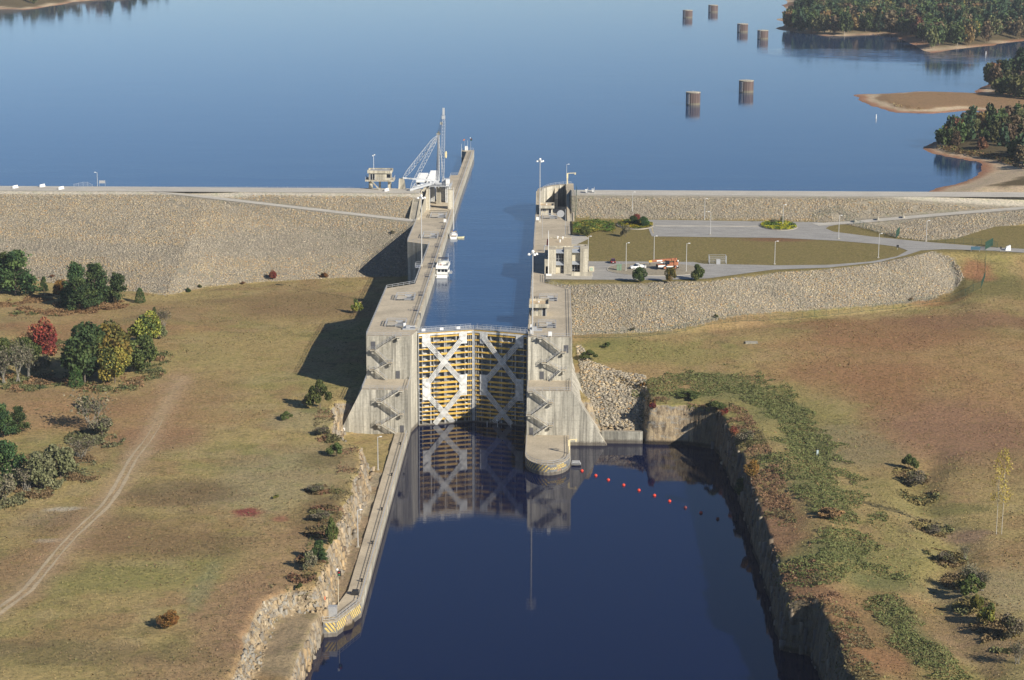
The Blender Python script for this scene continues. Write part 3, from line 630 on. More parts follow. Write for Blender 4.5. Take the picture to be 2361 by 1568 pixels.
def pit(x0, x1, y0, y1, z, label):
    """railed opening over a valve shaft with its cover plates"""
    t = thing('valve_pit', label, 'valve pit', ((x0+x1)/2, y0, z), 'railed valve pits on the lock decks')
    MB().box(x0, x1, y0, y1, z+.005, z+.05).build('pit_opening', STEEL_D, t)
    MB().box(x0+.3, x0+(x1-x0)*.55, y0+.5, y1-.6, z+.06, z+.32).build('cover_plate', CON, t)
    m = MB().box(x0+(x1-x0)*.5, x1-.9, y0+.2, y0+.9, z+.1, z+.6); m.box(x0+(x1-x0)*.45, x1-1.2, y1-1.4, y1-.7, z+.1, z+.7); m.build('hoist_beam', STEEL, t)
    r = railing('r', [(x0, y0, z), (x1, y0, z), (x1, y1, z), (x0, y1, z), (x0, y0, z)], None, (x1-x0)/2, 1.15, parent=t, tw=.14, nr=2)
for a in ((-27.0, -21.0, 6.4, 13.6, 'railed valve pit on the left deck nearest the mitre gate'), (-27.1, -21.1, 47.2, 54.6, 'railed valve pit at the upstream end of the left lower block'),
          (-26.1, -20.4, 168, 176.5, 'railed valve pit on the left upper deck beside the shaded corner'), (-26.1, -19.8, 217.6, 226, 'railed valve pit below the concrete piers of the derrick'),
          (19.5, 24.9, 6.2, 12.6, 'railed valve pit on the right deck nearest the mitre gate'), (19.5, 25.3, 47.8, 54, 'railed valve pit behind the lower control hut'), (19.4, 25.3, 217.4, 224, 'railed valve pit in front of the upper control hut')):
    pit(*a[:4], Z, a[4])
# gate machinery platforms
def machine(x, y, s, label):
    t = thing('gate_machinery', label, 'machinery', (x, y, Z), 'gate machinery platforms')
    MB().box(x-1.9, x+1.9, y-1.3, y+1.3, Z+.02, Z+.35).build('platform', STEEL, t)
    m = MB().box(x-.9, x+.3, y-.6, y+.4, Z+.35, Z+1.2); m.tube((x-.2, y, Z+.8), (x+s*1.9, y+.3, Z+.8), .22); m.build('motor', STEEL, t)
    MB().box(x-1.7, x-1.0, y+.4, y+1.1, Z+.35, Z+1.7).build('cabinet', WHITE, t)
machine(-19.6, 3.2, 1, 'grey machinery platform with cabinet at the left end of the gate walkway'); machine(18.9, 2.6, -1, 'grey machinery platform with cabinet at the right end of the gate walkway')
for i, (x, y, lb) in enumerate(((17.6, -4.2, 'white box at the corner of the right deck, by the lamp mast foot'), (23.2, -6.6, 'square white board on the railing above the right stairway'), (17.4, 212, 'white box on the right wall below the upper lamp mast'), (-19.4, 205, 'white box on the left upper deck by the chamber edge'))):
    m = MB().box(x-.55, x+.55, y-.3, y+.3, Z+.35, Z+1.6); m.box(x-.5, x-.4, y-.05, y+.05, Z, Z+.4); m.box(x+.4, x+.5, y-.05, y+.05, Z, Z+.4)
    tag(m.build('equipment_box', WHITE, loc=(x, y, Z)), lb, 'box', 'white boxes on the lock walls')
# mooring bitts, small lamps and benches along the edges
def bitt(x, y, z, lb):
    m = MB().lathe((x, y, z), [(.32, 0), (.22, .1), (.2, .5), (.34, .6), (.3, .75), (.05, .8)], 10); tag(m.build('mooring_bollard', BLACK, loc=(x, y, z)), lb, 'bollard', 'black mooring bollards along the guide walls')
for i, y in enumerate((-34, -66, -98, -126, -154)): bitt(-19.7, y, 2.9, 'black mooring bollard on the low downstream guide wall')
# small walkway brackets on the chamber edge
for i, y in enumerate((30, 55, 88, 106, 126, 148, 172, 190)):
    t = thing('ladder_gate', 'small dark ladder-head gate on the left chamber edge', 'ladder gate', (-19.4, y, Z), 'dark ladder-head gates along the chamber')
    r = MB()
    for hh in (.55, 1.1): r.bar((-20.3, y, Z+hh), (-18.5, y, Z+hh), .09); r.bar((-20.3, y+2.2, Z+hh), (-18.5, y+2.2, Z+hh), .09); r.bar((-20.3, y, Z+hh), (-20.3, y+2.2, Z+hh), .09)
    r.build('rail_frame', STEEL_D, t); MB().box(-20.2, -18.6, y+.1, y+2.1, Z+.01, Z+.04).build('grating', STEEL_D, t)
# ------------------------------------------------------------------ hazard stripes and lettering
def face_stripes(t, pts, z0, z1, mat, slope, n, name, wd):
    """slanted stripes laid on a vertical ribbon given by plan points"""
    d = [0]
    for a, b in zip(pts[:-1], pts[1:]): d.append(d[-1]+math.dist(a, b))
    def P(s):
        s = min(max(s, 0), d[-1]-1e-4)
        for i in range(len(pts)-1):
            if d[i+1] >= s: f = (s-d[i])/(d[i+1]-d[i]); return pts[i][0]+(pts[i+1][0]-pts[i][0])*f, pts[i][1]+(pts[i+1][1]-pts[i][1])*f
    m = MB()
    for k in range(n):
        s0 = (k+.25)*d[-1]/n
        for j in range(6):
            f0, f1 = j/6, (j+1)/6; q = []
            for f, w_ in ((f0, 0), (f0, wd), (f1, wd), (f1, 0)):
                s = s0+w_+slope*(f-.5); 
                if s < 0 or s > d[-1]: break
                x, y = P(s); q.append((x, y, z0+(z1-z0)*f))
            if len(q) == 4: m.add(q, [(0, 1, 2, 3)])
    m.build(name, mat, t)
def off(pts, o):
    out = []
    for i, p in enumerate(pts):
        a = Vector(pts[max(i-1, 0)]); b = Vector(pts[min(i+1, len(pts)-1)]); d = (b-a).normalized(); out.append((p[0]+d.y*o, p[1]-d.x*o))
    return out
low = [(-25.6, -181.2), (-22.8, -180.5), (-21.6, -177.2), (-20.5, -174), (-19.4, -170.7), (-18.5, -168)]
def ribbon(t, pts, z0, z1, mat, name):
    m = MB()
    for a, b in zip(pts[:-1], pts[1:]): m.add([(*a, z0), (*b, z0), (*b, z1), (*a, z1)], [(0, 1, 2, 3)])
    m.build(name, mat, t)
PAINTG = plain('weathered_dark_paint', (.15, .155, .16), .8, 0, .3, 1); YPAINT = plain('weathered_yellow_paint', (.60, .44, .13), .8, 0, .3, 2)
ribbon(WL, off(low, .02), .5, 2.75, PAINTG, 'painted_band'); face_stripes(WL, off(low, .035), .55, 2.7, YPAINT, -1.6, 19, 'hazard_stripes', .5)
EC = lambda a, r=0: (22.85+(6.45+r)*math.cos(a), -41.5-(11.0+r)*math.sin(a))
arc = [EC(math.pi*(1-i/24), .02) for i in range(0, 25)]
ribbon(WR, arc[1:23], .45, 2.35, PAINTG, 'painted_band'); face_stripes(WR, [EC(math.pi*(1-i/24), .04) for i in range(3, 14)], .5, 2.3, YPAINT, 1.7, 9, 'hazard_stripes', .5)
def lettering(txt, size, sc, zc, parent, mat):
    cu = bpy.data.curves.new('lettering', 'FONT'); cu.body = txt; cu.size = size; cu.align_x = 'CENTER'; cu.extrude = 0; cu.offset = .025
    o = bpy.data.objects.new('lettering', cu); COL.objects.link(o); dg = bpy.context.evaluated_depsgraph_get(); me = bpy.data.meshes.new_from_object(o.evaluated_get(dg)); bpy.data.objects.remove(o)
    # arc length table on the ellipse from the tip towards the right
    A = np.linspace(math.pi*.56, .02, 300); X = 22.85+6.5*np.cos(A); Y = -41.5-11.05*np.sin(A); Sx = np.concatenate([[0], np.cumsum(np.hypot(np.diff(X), np.diff(Y)))])
    for v in me.vertices:
        s = sc+v.co.x; v.co = (np.interp(s, Sx, X), np.interp(s, Sx, Y), zc+v.co.y)
    me.materials.append(mat); ob = bpy.data.objects.new('lettering', me); COL.objects.link(ob); ob.parent = parent; ob.location = -worldloc(parent); return ob
lettering('DANGER', .80, 5.6, 1.72, WR, YPAINT); lettering('LOCK DISCHARGE', .80, 5.2, 1.05, WR, YPAINT); lettering('AREA', .66, 5.0, .48, WR, plain('faded_orange_paint', (.36, .2, .12), .8))
# pale rust water line stains come from the concrete material itself
# ------------------------------------------------------------------ roads
def roadmat(name, c, var=.15):
    m, n, b = newmat(name); b.inputs['Roughness'].default_value = .9
    g = n.nodes.new('ShaderNodeNewGeometry'); P = g.outputs['Position']
    a = noise(n, mapping(n, P, (.12, .5, 1)), 1, 5, .6); f = noise(n, P, 2.5, 4, .6); cr = noise(n, P, .35, 6, .7, 1.5)
    k = mixc(n, ramp(n, a, [(.35, 0.), (.65, 1.)]), tuple(x*(1-var) for x in c), tuple(x*(1+var) for x in c))
    k = mixc(n, ramp(n, cr, [(.485, 0.), (.5, .5), (.515, 0.)]), k, tuple(x*.45 for x in c))
    k = mixc(n, .3, k, ramp(n, f, [(.3, .3), (.7, .75)]), 'OVERLAY'); n.links.new(k, b.inputs['Base Color']); return m
ASPH = roadmat('worn_grey_asphalt', (.30, .288, .265)); GRAV = roadmat('pale_gravel', (.46, .43, .37), .12); CONP = roadmat('pale_concrete_paving', (.42, .39, .33))
def sheet(name, poly, mat, z=29.03, kind='structure', st=None):
    m = MB(); m.add([(x, y, z) for x, y in poly], [tuple(range(len(poly)))]); o = m.build(name, mat); tag(o, kind=kind); return o
def strip(name, pts, w, mat, dz=.08, zs=None):
    """ribbon of road draped along pts (x,y[,z])"""
    P = []
    for a, b in zip(pts[:-1], pts[1:]):
        n = max(1, int(math.dist(a[:2], b[:2])/4)); P += [tuple(a[k]+(b[k]-a[k])*i/n for k in range(len(a))) for i in range(n)]
    P.append(pts[-1]); V = []; Fq = []
    for i, p in enumerate(P):
        a = Vector(P[max(0, i-1)][:2]); b = Vector(P[min(len(P)-1, i+1)][:2]); d = (b-a).normalized(); z = p[2] if len(p) > 2 else zg(p[0], p[1])
        ww = w(i/(len(P)-1)) if callable(w) else w
        for s in (-1, 1): V.append((p[0]+d.y*s*ww/2, p[1]-d.x*s*ww/2, z+dz))
        if i: k = 2*i; Fq.append((k-2, k, k+1, k-1))
    m = MB(); m.add(V, Fq); o = m.build(name, mat); tag(o, kind='structure'); return o
strip('crest_road', [(-420, 243.5, CREST), (-31.5, 243.0, CREST)], 13.5, GRAV); strip('crest_road', [(32.3, 241.5, CREST), (460, 243.5, CREST)], 14, GRAV)
strip('ramp_road', [(-140, 237.5, 36.2), (-86, 223.2, 32.7), (-32, 209, 29.2)], 5.0, GRAV, .06)
strip('ramp_road', [(128, 206.5, 29.02), (143, 212.2, 29.1), (184, 222.4, 31.3), (230, 232, 33.6), (300, 240, 36.2)], 6.0, GRAV, .07)
AZ = 29.035
lot = [(31, 120.6), (44, 121.3), (74, 121.2), (77.5, 117.6), (103, 115.5), (122, 117.2), (138, 124.5), (149, 135.5), (155, 148), (152.5, 156), (145, 162.3), (132, 168.6), (111, 174.2), (61.6, 176.0), (60.6, 217), (129, 213.4), (139, 209), (133, 203), (131, 198), (133, 190), (146, 179), (163, 168.5), (185, 157.5), (240, 140), (300, 125), (300, 119), (235, 133), (184, 149.2), (169, 151.5), (160, 148.5), (152, 137), (141, 123.5), (121, 111.6), (101, 107.0), (86, 96.0), (77, 89.5), (60, 86.0), (30, 85.6), (21.4, 86), (21.4, 93.5), (31, 93.8)]
sheet('car_park', lot, ASPH, AZ)
sheet('path', [(21.3, 85.8), (37, 85.8), (37.8, 94), (31, 99), (21.3, 95)], CONP, AZ+.02)
sheet('path', [(30.4, 150), (37.5, 170), (36, 177.5), (30.4, 177.5)], CONP, AZ+.01)
# painted bay lines
m = MB()
for i in range(13): x = 68+i*3.0; m.add([(x, 190, 0), (x+.12, 190, 0), (x-1.9, 196, 0), (x-2.02, 196, 0)], [(0, 1, 2, 3)])
for i in range(9): x = 39+i*4.2; m.add([(x, 116.5, 0), (x+.12, 116.5, 0), (x+.12, 120.9, 0), (x, 120.9, 0)], [(0, 1, 2, 3)])
m.v = [(x, y, AZ+.012) for x, y, z in m.v]; tag(m.build('bay_lines', plain('worn_white_lines', (.45, .44, .42), .8)), kind='structure')
m = MB().box(62.5, 62.7, 183, 203, AZ+.01, AZ+.016); tag(m.build('yellow_line', YPAINT), kind='structure')
# kerbed islands
def ellipse(cx, cy, rx, ry, n=28, sq=1.0): return [(cx+rx*math.copysign(abs(math.cos(2*math.pi*i/n))**sq, math.cos(2*math.pi*i/n)), cy+ry*math.copysign(abs(math.sin(2*math.pi*i/n))**sq, math.sin(2*math.pi*i/n))) for i in range(n)]
DG = plain('dry_grass_soil', (.27, .235, .17), .95, 0, .25, 1.2)
def island(poly, label, soil=DG):
    t = thing('traffic_island', label, 'traffic island', (poly[0][0], poly[0][1], 29)); MB().prism(poly, 28.9, 29.17).build('kerb', CONP, t)
    c = Vector((sum(p[0] for p in poly)/len(poly), sum(p[1] for p in poly)/len(poly))); q = [tuple(c+(Vector(p)-c)*.975) for p in poly]
    MB().prism(q, 29.0, 29.2).build('soil_bed', soil, t)
island(ellipse(59.5, 105.5, 16.8, 12.3, 32, .9), 'kerbed oval island of bare gravel in front of the control building')
island(ellipse(56.3, 203, 7.4, 10.8), 'kerbed oval planting island with two round dark trees')
island(ellipse(113, 203, 7.6, 11.2), 'kerbed oval planting island further right along the car park')
m = MB().box(64, 105, 200.6, 202.2, 28.9, 29.16); tag(m.build('kerb_strip', CONP), kind='structure')
# ------------------------------------------------------------------ control building
def building():
    t = thing('control_building', 'tan flat roofed lock control building with tall recessed window bays beside the chamber', 'building', (28, 96, 29))
    def b(nm, *a, mat=CON_B, par=None): return MB().box(*a).build(nm, mat, par or t)
    b('main_block', 22.9, 30.2, 99.4, 120, 29, 37.0); b('side_wing', 30.21, 35.7, 101.0, 108.5, 29, 36.2)
    # four frontal piers and parapets
    for x0, x1, y0 in ((22.2, 24.8, 95.6), (27.6, 30.4, 96.3), (33.2, 36.0, 97.4)): b('pier', x0, x1, y0, y0+6.2, 29, 37.6)
    b('roof', 22.4, 30.3, 101.9, 120.5, 37.0, 37.55, mat=TANR); b('parapet', 22.3, 30.4, 101.5, 101.88, 37.0, 37.9)
    b('parapet', 22.3, 30.4, 120.1, 120.5, 37.56, 37.9); b('parapet', 35.4, 35.9, 103.7, 108.6, 36.2, 37.3); b('parapet', 30.45, 35.38, 108.2, 108.6, 36.2, 37.3)
    m = MB().box(31, 35, 105.6, 107.2, 36.22, 37.0); m.tube((33.5, 104.8, 36.2), (33.5, 104.8, 37.2), .4); m.build('roof_unit', STEEL, t)
    b('side_roof', 30.5, 35.3, 103.7, 108.1, 36.21, 36.26, mat=ROOFM)
    for x0, x1, y in ((24.82, 27.58, 97.6), (30.42, 33.18, 98.9)):
        b('bay_wall', x0, x1, y+.06, y+2.5, 29, 37.4)
        k = 0 if x0 < 27 else 1
        for zt, nm in ((37.3, 'awning'), (33.1, 'awning')):
            m = MB(); m.hexa([(x0, y-1.3, zt-1.1), (x1, y-1.3, zt-1.1), (x1, y+.04, zt-.1), (x0, y+.04, zt-.1)], [(x0, y-1.3, zt-.95), (x1, y-1.3, zt-.95), (x1, y+.04, zt+.05), (x0, y+.04, zt+.05)]); m.build(nm, ROOFM, t)
        for z0, z1, ty in ((33.3, 36.0, 'wide' if k == 0 else 'panel'), (29.4, 31.8, 'split' if k == 0 else 'wide')):
            if ty == 'panel': b('blank_panel', x0+.05, x1-.05, y-.1, y+.1, z0-.2, z1, mat=CREAM); continue
            w_ = b('window', x0+.02, x1-.02, y-.06, y+.05, z0, z1, mat=GLASS)
            fr = MB()
            for i in range(4): x = x0+.05+(x1-x0-.1)*i/3; fr.box(x-.05, x+.05, y-.12, y-.065, z0, z1)
            fr.box(x0, x1, y-.13, y-.066, z0+.7, z0+.8); fr.build('frame', STEEL, w_)
            if ty == 'split': b('door', x0+.02, x0+1.7, y-.18, y-.135, z0-.4, z1, mat=CREAM)
    b('canopy_wall', 20.9, 22.19, 95.2, 101, 31.8, 34.2); b('canopy_pier', 20.9, 21.3, 95.2, 101, 29, 31.79); b('low_wall', 30.0, 37.4, 92.6, 93.2, 29, 30.3)
    b('shaded_link', 20.9, 22.89, 101.1, 112, 29, 34.6); b('door', 21.4, 22.1, 100.9, 101.05, 29.1, 31.2, mat=BLACK)
    # pipes and vents on the roof and terrace behind
    m = MB(); m.tube((20.6, 141, 31.2), (30.2, 141, 31.2), .25); m.tube((20.6, 141, 29), (20.6, 141, 31.2), .2); m.tube((30.2, 141, 29), (30.2, 141, 31.2), .2); m.build('roof_pipe', STEEL, t)
    for i, (x, y) in enumerate(((25.4, 118.5), (27.2, 117.6), (26.2, 111))): MB().lathe((x, y, 37.55), [(.2, 0), (.2, .7), (.35, .75), (.3, .95), (.05, 1.0)], 8).build('roof_vent', WHITE, t)
    MB().box(22.6, 30.2, 120.6, 133, 29.0, 33.6).build('rear_block', CON_B, t)
    MB().box(22.7, 30.1, 120.8, 132.8, 33.6, 33.66).build('rear_roof', TANR, t)
    m = MB().box(21.4, 23.4, 92.4, 93.8, 29.05, 29.5); m.build('front_step', WHITE, t)
CON_B = concrete('tan_building_concrete', (.36, .33, .26), (.44, .39, .29), .8); TANR = plain('tan_gravel_roof', (.47, .38, .25), .95, 0, .15, 1.5)
building()
def hut(x0, x1, y0, y1, z, h, label, door_x, win):
    t = thing('control_hut', label, 'control hut', ((x0+x1)/2, y0, z), 'small flat roofed control huts')
    MB().box(x0, x1, y0, y1, z, z+h).build('wall', CON_B, t)
    m = MB().box(x0-.7, x1+.7, y0-1.3, y1+.6, z+h, z+h+.35)
    for a in ((x0-.7, x1+.7, y0-1.3, y0-1.0), (x0-.7, x1+.7, y1+.3, y1+.6), (x0-.7, x0-.4, y0-1.0, y1+.3), (x1+.4, x1+.7, y0-1.0, y1+.3)): m.box(*a, z+h+.35, z+h+1.15)
    rf = m.build('roof', CON_B, t); MB().box(x0-.38, x1+.38, y0-.98, y1+.28, z+h+.36, z+h+.5).build('roof_gravel', TAN, rf); MB().ball((x0+2.3, y0+3, z+h+1.0), .28).build('dome_vent', WHITE, rf)
    d = MB().box(door_x-.55, door_x+.55, y0-.06, y0-.01, z+.05, z+2.5).build('door', GLASS, t); f = MB()
    for a in ((-.62, -.52), (.52, .62)): f.box(door_x+a[0], door_x+a[1], y0-.1, y0-.065, z, z+2.6)
    f.build('frame', WHITE, d)
    for i, (a, c) in enumerate(win):
        w_ = MB().box(a, c, y0-.05, y0-.01, z+1.5, z+2.6).build('window', GLASS, t); MB().box((a+c)/2-.06, (a+c)/2+.06, y0-.1, y0-.055, z+1.45, z+2.65).build('frame', WHITE, w_)
    for y in (y0+1, y0+3): MB().box(x0-.05, x0-.01, y, y+1.3, z+1.3, z+2.6).build('side_window', GLASS, t)
hut(17.2, 22.1, 24.0, 31.0, 29, 2.9, 'small control hut on the right wall close to the mitre gate', 21.2, [(17.6, 18.4), (18.6, 19.4)])
hut(18.6, 23.4, 227.5, 234.5, 29, 2.9, 'small control hut on the right wall in front of the curved enclosure', 22.3, [(18.9, 19.7), (19.9, 20.7)])
# ------------------------------------------------------------------ tower hut on the crest
def tower_hut():
    t = thing('crest_hut', 'small flat roofed hut raised on concrete legs on the dam crest, with wraparound balcony', 'hut', (-48.5, 249, CREST)); z = CREST
    for a in ((-53.6, -52.0, 247.5, 249), (-49.6, -48.8, 250, 251), (-45.6, -44.6, 248, 249.5), (-53.2, -52.4, 253, 254), (-45.4, -44.6, 253, 254)): MB().box(*a, z-.3, z+3.4).build('leg', CON_B, t)
    MB().box(-55.0, -43.0, 246.2, 255.8, z+3.4, z+3.9).build('balcony', CON_B, t); MB().box(-53.6, -44.4, 247.8, 254.4, z+3.9, z+6.7).build('wall', CON_B, t)
    m = MB().box(-54.1, -43.9, 247.2, 255, z+6.7, z+7.1)
    for a in ((-54.1, -43.9, 247.2, 247.5), (-54.1, -43.9, 254.7, 255), (-54.1, -53.8, 247.5, 254.7), (-44.2, -43.9, 247.5, 254.7)): m.box(*a, z+7.1, z+7.9)
    rf = m.build('roof', CON_B, t); MB().box(-53.3, -44.8, 248.2, 254, z+7.15, z+7.5).build('roof_deck', ROOFM, rf)
    d = MB().box(-52.9, -51.0, 247.72, 247.78, z+3.95, z+6.3).build('door', GLASS, t)
    f = MB()
    for x in (-52.95, -52.0, -51.0): f.box(x-.05, x+.05, 247.66, 247.71, z+3.9, z+6.4)
    f.build('frame', WHITE, d); MB().box(-46.0, -44.5, 247.72, 247.78, z+4.7, z+6.2).build('window', GLASS, t); MB().box(-44.38, -44.34, 248.2, 250.5, z+4.7, z+6.2).build('window', GLASS, t)
    railing('r', [(-51, 246.3, z+3.9), (-43.1, 246.3, z+3.9), (-43.1, 255, z+3.9)], None, 1.6, 1.1, parent=t); railing('r', [(-54.9, 246.3, z+3.9), (-54.9, 255, z+3.9)], None, 1.8, 1.1, parent=t)
    m = MB()
    for i in range(14): f_ = i/14; m.box(-52.2+f_*3.6-.2, -52.2+f_*3.6+.2, 244.9, 246.1, z+3.9-f_*3.9-.1, z+3.9-f_*3.9)
    m.bar((-52.2, 245, z+3.7), (-48.6, 245, z-.1), .15, .4); m.build('stair', CON_B, t)
    m = MB().tube((-52.0, 254, z+6.7), (-52.0, 254, z+13.6), .07); m.bar((-52.5, 254, z+13.4), (-51.5, 254, z+13.4), .08); m.ball((-51.6, 254, z+13.6), .28); m.ball((-52.4, 254, z+13.2), .22); m.build('weather_mast', WHITE, t)
tower_hut()
# ------------------------------------------------------------------ derrick crane and upstream piers
DER = plain('silver_crane_paint', (.47, .49, .51), .5, .2)
def lattice(m, p, q, w, n, r=.1, taper=0.15, rr=.055):
    p = Vector(p); q = Vector(q); d = (q-p).normalized(); a = d.cross(Vector((0, 1, 0))).normalized(); b = d.cross(a).normalized(); C_ = []
    for i in range(n+1):
        f = i/n; s = w/2*min(1, max(taper, min(f, 1-f)/.12)); c = p.lerp(q, f); C_.append([c+a*s*x+b*s*y for x, y in ((-1, -1), (1, -1), (1, 1), (-1, 1))])
    for i in range(n):
        for k in range(4):
            m.bar(C_[i][k], C_[i+1][k], r); m.bar(C_[i][k], C_[i+1][(k+1) % 4], rr); m.bar(C_[i+1][k], C_[i+1][(k+1) % 4], rr)
    return m
def derrick():
    t = thing('derrick_crane', 'silver stiff leg derrick crane with near vertical lattice boom over the left lock wall', 'crane', (-24.8, 256, 36.3))
    mt = (-24.8, 256.5, 58.3); MB().tube((-24.8, 256.5, 37.5), mt, .62, .5, 12).build('mast', DER, t)
    m = MB().box(-25.6, -24.0, 255.8, 257.2, 58.3, 58.9); m.tube((-24.8, 256.5, 58.9), (-24.8, 256.5, 59.6), .35); m.build('mast_head', CON_DARK, t)
    lattice(MB(), (-23.0, 255.5, 38.8), (-22.5, 255.4, 67.5), 1.2, 22, .11, .25, .055).build('boom', DER, t)
    m = MB().box(-23.0, -22.1, 255.0, 255.9, 66.6, 69.6); m.box(-23.3, -21.9, 254.9, 256, 65.0, 66.4); m.build('boom_head', DER, t)
    lattice(MB(), (-39.4, 249.5, 40.6), (-25.3, 256.3, 57.9), 1.7, 13, .13, .05, .07).build('stiff_leg', DER, t)
    lattice(MB(), (-36.0, 242.5, 36.7), (-25.2, 256.1, 57.8), 1.5, 16, .11, .05, .055).build('stiff_leg', DER, t)
    MB().bar((-39.6, 249.5, 40.9), (-25, 256.3, 38.6), .9, .6).build('sill_beam', DER, t); MB().bar((-36.3, 242.3, 36.8), (-25, 256, 38.4), 1.0, .9).build('sill_beam', DER, t)
    MB().tube((-26.0, 257.4, 38), (-24.9, 256.7, 57.0), .16).build('mast_brace', DER, t); MB().tube((-22.2, 254.9, 38), (-24.4, 256.3, 54), .14).build('mast_brace', DER, t)
    m = MB()
    for k in (-.35, 0, .35):
        m.bar((-24.8+k, 256.5, 59.3), (-22.6+k*.6, 255.4, 68.5), .05); m.bar((-24.3+k, 256.2, 58), (-23.4, 255.6, 62.5), .045)
    m.build('hoist_cable', STEEL_D, t); MB().box(-24.0, -23.0, 255.0, 256.2, 62.6, 63.6).build('block_sheave', CON_DARK, t)
    m = MB().cbox((-21.6, 255.2, 50.0), (.8, .5, 2.0)); m.tube((-21.6, 255.2, 48.6), (-21.6, 255.2, 51.4), .3); m.build('hook_block', plain('cream_hook_paint', (.72, .62, .36), .6), t)
    m = MB().box(-28.6, -19.2, 252.0, 261.0, 36.9, 37.2)
    for x in (-28.4, -24.6, -19.5): m.box(x-.2, x+.2, 252.2, 252.6, 36.3, 36.9); m.bar((x, 252.2, 37), (x, 260.8, 37), .3)
    pf = m.build('platform', DER, t); railing('r', [(-28.5, 252.1, 37.2), (-19.3, 252.1, 37.2), (-19.3, 260.9, 37.2)], None, 1.5, 1.1, parent=pf)
    m = MB().box(-23.4, -20.2, 254.6, 259.8, 37.2, 39.5); m.tube((-27.2, 254, 38.0), (-27.2, 258, 38.0), .75, n=12); m.tube((-26, 253.4, 37.9), (-23.4, 253.4, 37.9), .5, n=12); m.build('winch', DER, t)
    MB().box(-21.6, -20.0, 252.8, 254.4, 37.2, 39.8).build('cab', WHITE, t)
    m = MB()
    for k in range(7): m.cbox((-34+k*1.15, 246.9+k*1.3, 37.6+.15*k), (1.6, 1.0, .7+.2*(k % 3)), .4*k)
    m.build('walkway_gear', DER, t)
derrick()
m = MB(); m.hexa([(-41.3, 248.6, 36.2), (-38.4, 248.6, 36.2), (-38.4, 251.2, 36.2), (-41.3, 251.2, 36.2)], [(-41.0, 248.8, 40.5), (-38.9, 248.8, 40.5), (-38.9, 251, 40.5), (-41.0, 251, 40.5)])
tag(m.build('pedestal', CON_B, loc=(-40, 249, 36.3)), 'concrete pedestal under the foot of the outer derrick leg', 'pedestal')
# retaining wall and slotted piers
def mono(name, poly, z0, z1, lab, cat, grp=None, mat=CON_B): tag(MB().prism(poly, z0, z1).build(name, mat, loc=(poly[0][0], poly[0][1], 29)), lab, cat, grp)
mono('retaining_wall', [(-31.4, 212.5), (-30.3, 212.5), (-28.9, 239.5), (-28.9, 262), (-30.0, 262), (-31.2, 240)], 26, [29.9, 29.9, 36.8, 36.8, 36.8, 36.8], 'concrete retaining wall sloping up from the deck to the dam crest, left of the derrick', 'wall')
mono('drain_channel', [(-33.6, 212.5), (-31.5, 212.5), (-31.3, 240), (-33.4, 240)], 25, [29.4, 29.4, 36.4, 36.4], 'brown stepped drain channel between the rock slope and the retaining wall', 'channel', None, CON_DARK)
mono('channel_kerb', [(-34.2, 212.5), (-33.65, 212.5), (-33.5, 240), (-34.0, 240)], 25, [29.9, 29.9, 36.7, 36.7], 'pale kerb along the edge of the drain channel by the rocks', 'kerb')
def pier(x0, x1, y0, y1, z1, lab, slot=True):
    t = thing('slotted_pier', lab, 'pier', ((x0+x1)/2, y0, 29), 'tall concrete piers of the derrick deck'); MB().box(x0, x1, y0, y1, 28.9, z1).build('shaft', CON_B, t)
    if slot: MB().box(x1, x1+.25, y0+.1, y0+.5, 29.2, z1).build('guide_rail', STEEL, t)
pier(-29.0, -27.6, 238.6, 241.5, 37.6, 'tall slotted concrete pier against the retaining wall'); pier(-25.8, -23.9, 255.6, 258, 36.2, 'concrete pier under the mast of the derrick', False); pier(-20.2, -18.0, 241, 244, 37.0, 'tall slotted concrete pier next to the chamber edge')
m = MB()
for y0, y1 in ((246, 249.5), (236.5, 237.6), (231.8, 233.4)): m.box(-27.4, -20.3, y0, y1, 28.92, 29.012)
tag(m.build('slot', BLACK, loc=(-24, 240, 29)), 'dark bulkhead slots across the derrick deck', 'slot')
# stored white bulkheads
def bulkhead(x0, x1, y0, y1, z0, z1, lab):
    t = thing('bulkhead', lab, 'bulkhead', ((x0+x1)/2, y0, z0), 'white steel bulkheads stored by the derrick'); MB().box(x0, x1, y0+.5, y1, z0, z1).build('plate', WHITE, t)
    m = MB(); n = max(2, int((z1-z0)/1.6))
    for i in range(n+1): z = z0+(z1-z0)*i/n; m.box(x0, x1, y0, y0+.48, z-.08, z+.08)
    m.build('girder', DER, t); m = MB()
    for i in range(4): x = x0+(x1-x0)*i/3; m.box(x-.08, x+.08, y0+.02, y0+.46, z0, z1)
    m.build('stiffener', WHITE, t)
bulkhead(-29.0, -27.0, 262.4, 265, 29, 36.2, 'white steel bulkhead standing at the left of the three behind the piers'); bulkhead(-24.3, -22.4, 263, 266, 29, 36.0, 'white steel bulkhead standing right of the mast pier')
bulkhead(-22.0, -19.8, 259.5, 262.6, 29, 36.6, 'white steel bulkhead standing beside the chamber edge under the cab')
def slabs(x0, x1, y0, y1, z, lab):
    t = thing('stored_bulkhead', lab, 'bulkhead', ((x0+x1)/2, y0, z), 'ribbed white bulkheads laid flat'); MB().box(x0, x1, y0, y1, z, z+.6).build('plate', WHITE, t)
    for i in range(9): y = y0+(y1-y0)*(i+.2)/9; MB().box(x0, x1, y, y+(y1-y0)*.045, z+.61, z+1.3).build('rib', WHITE, t)
    for x in (x0, x1-.4): MB().box(x, x+.4, y0+.5, y1-.5, 29, z-.01).build('support', DER, t)
slabs(-35.3, -31.2, 269, 291, 36.2, 'ribbed white bulkhead laid flat over the water left of the derrick'); slabs(-30.6, -26.7, 268, 298, 36.4, 'ribbed white bulkhead laid flat just behind the derrick mast')
for x, y in ((-35.0, 270), (-31.5, 270), (-35, 290), (-31.5, 290)): pass
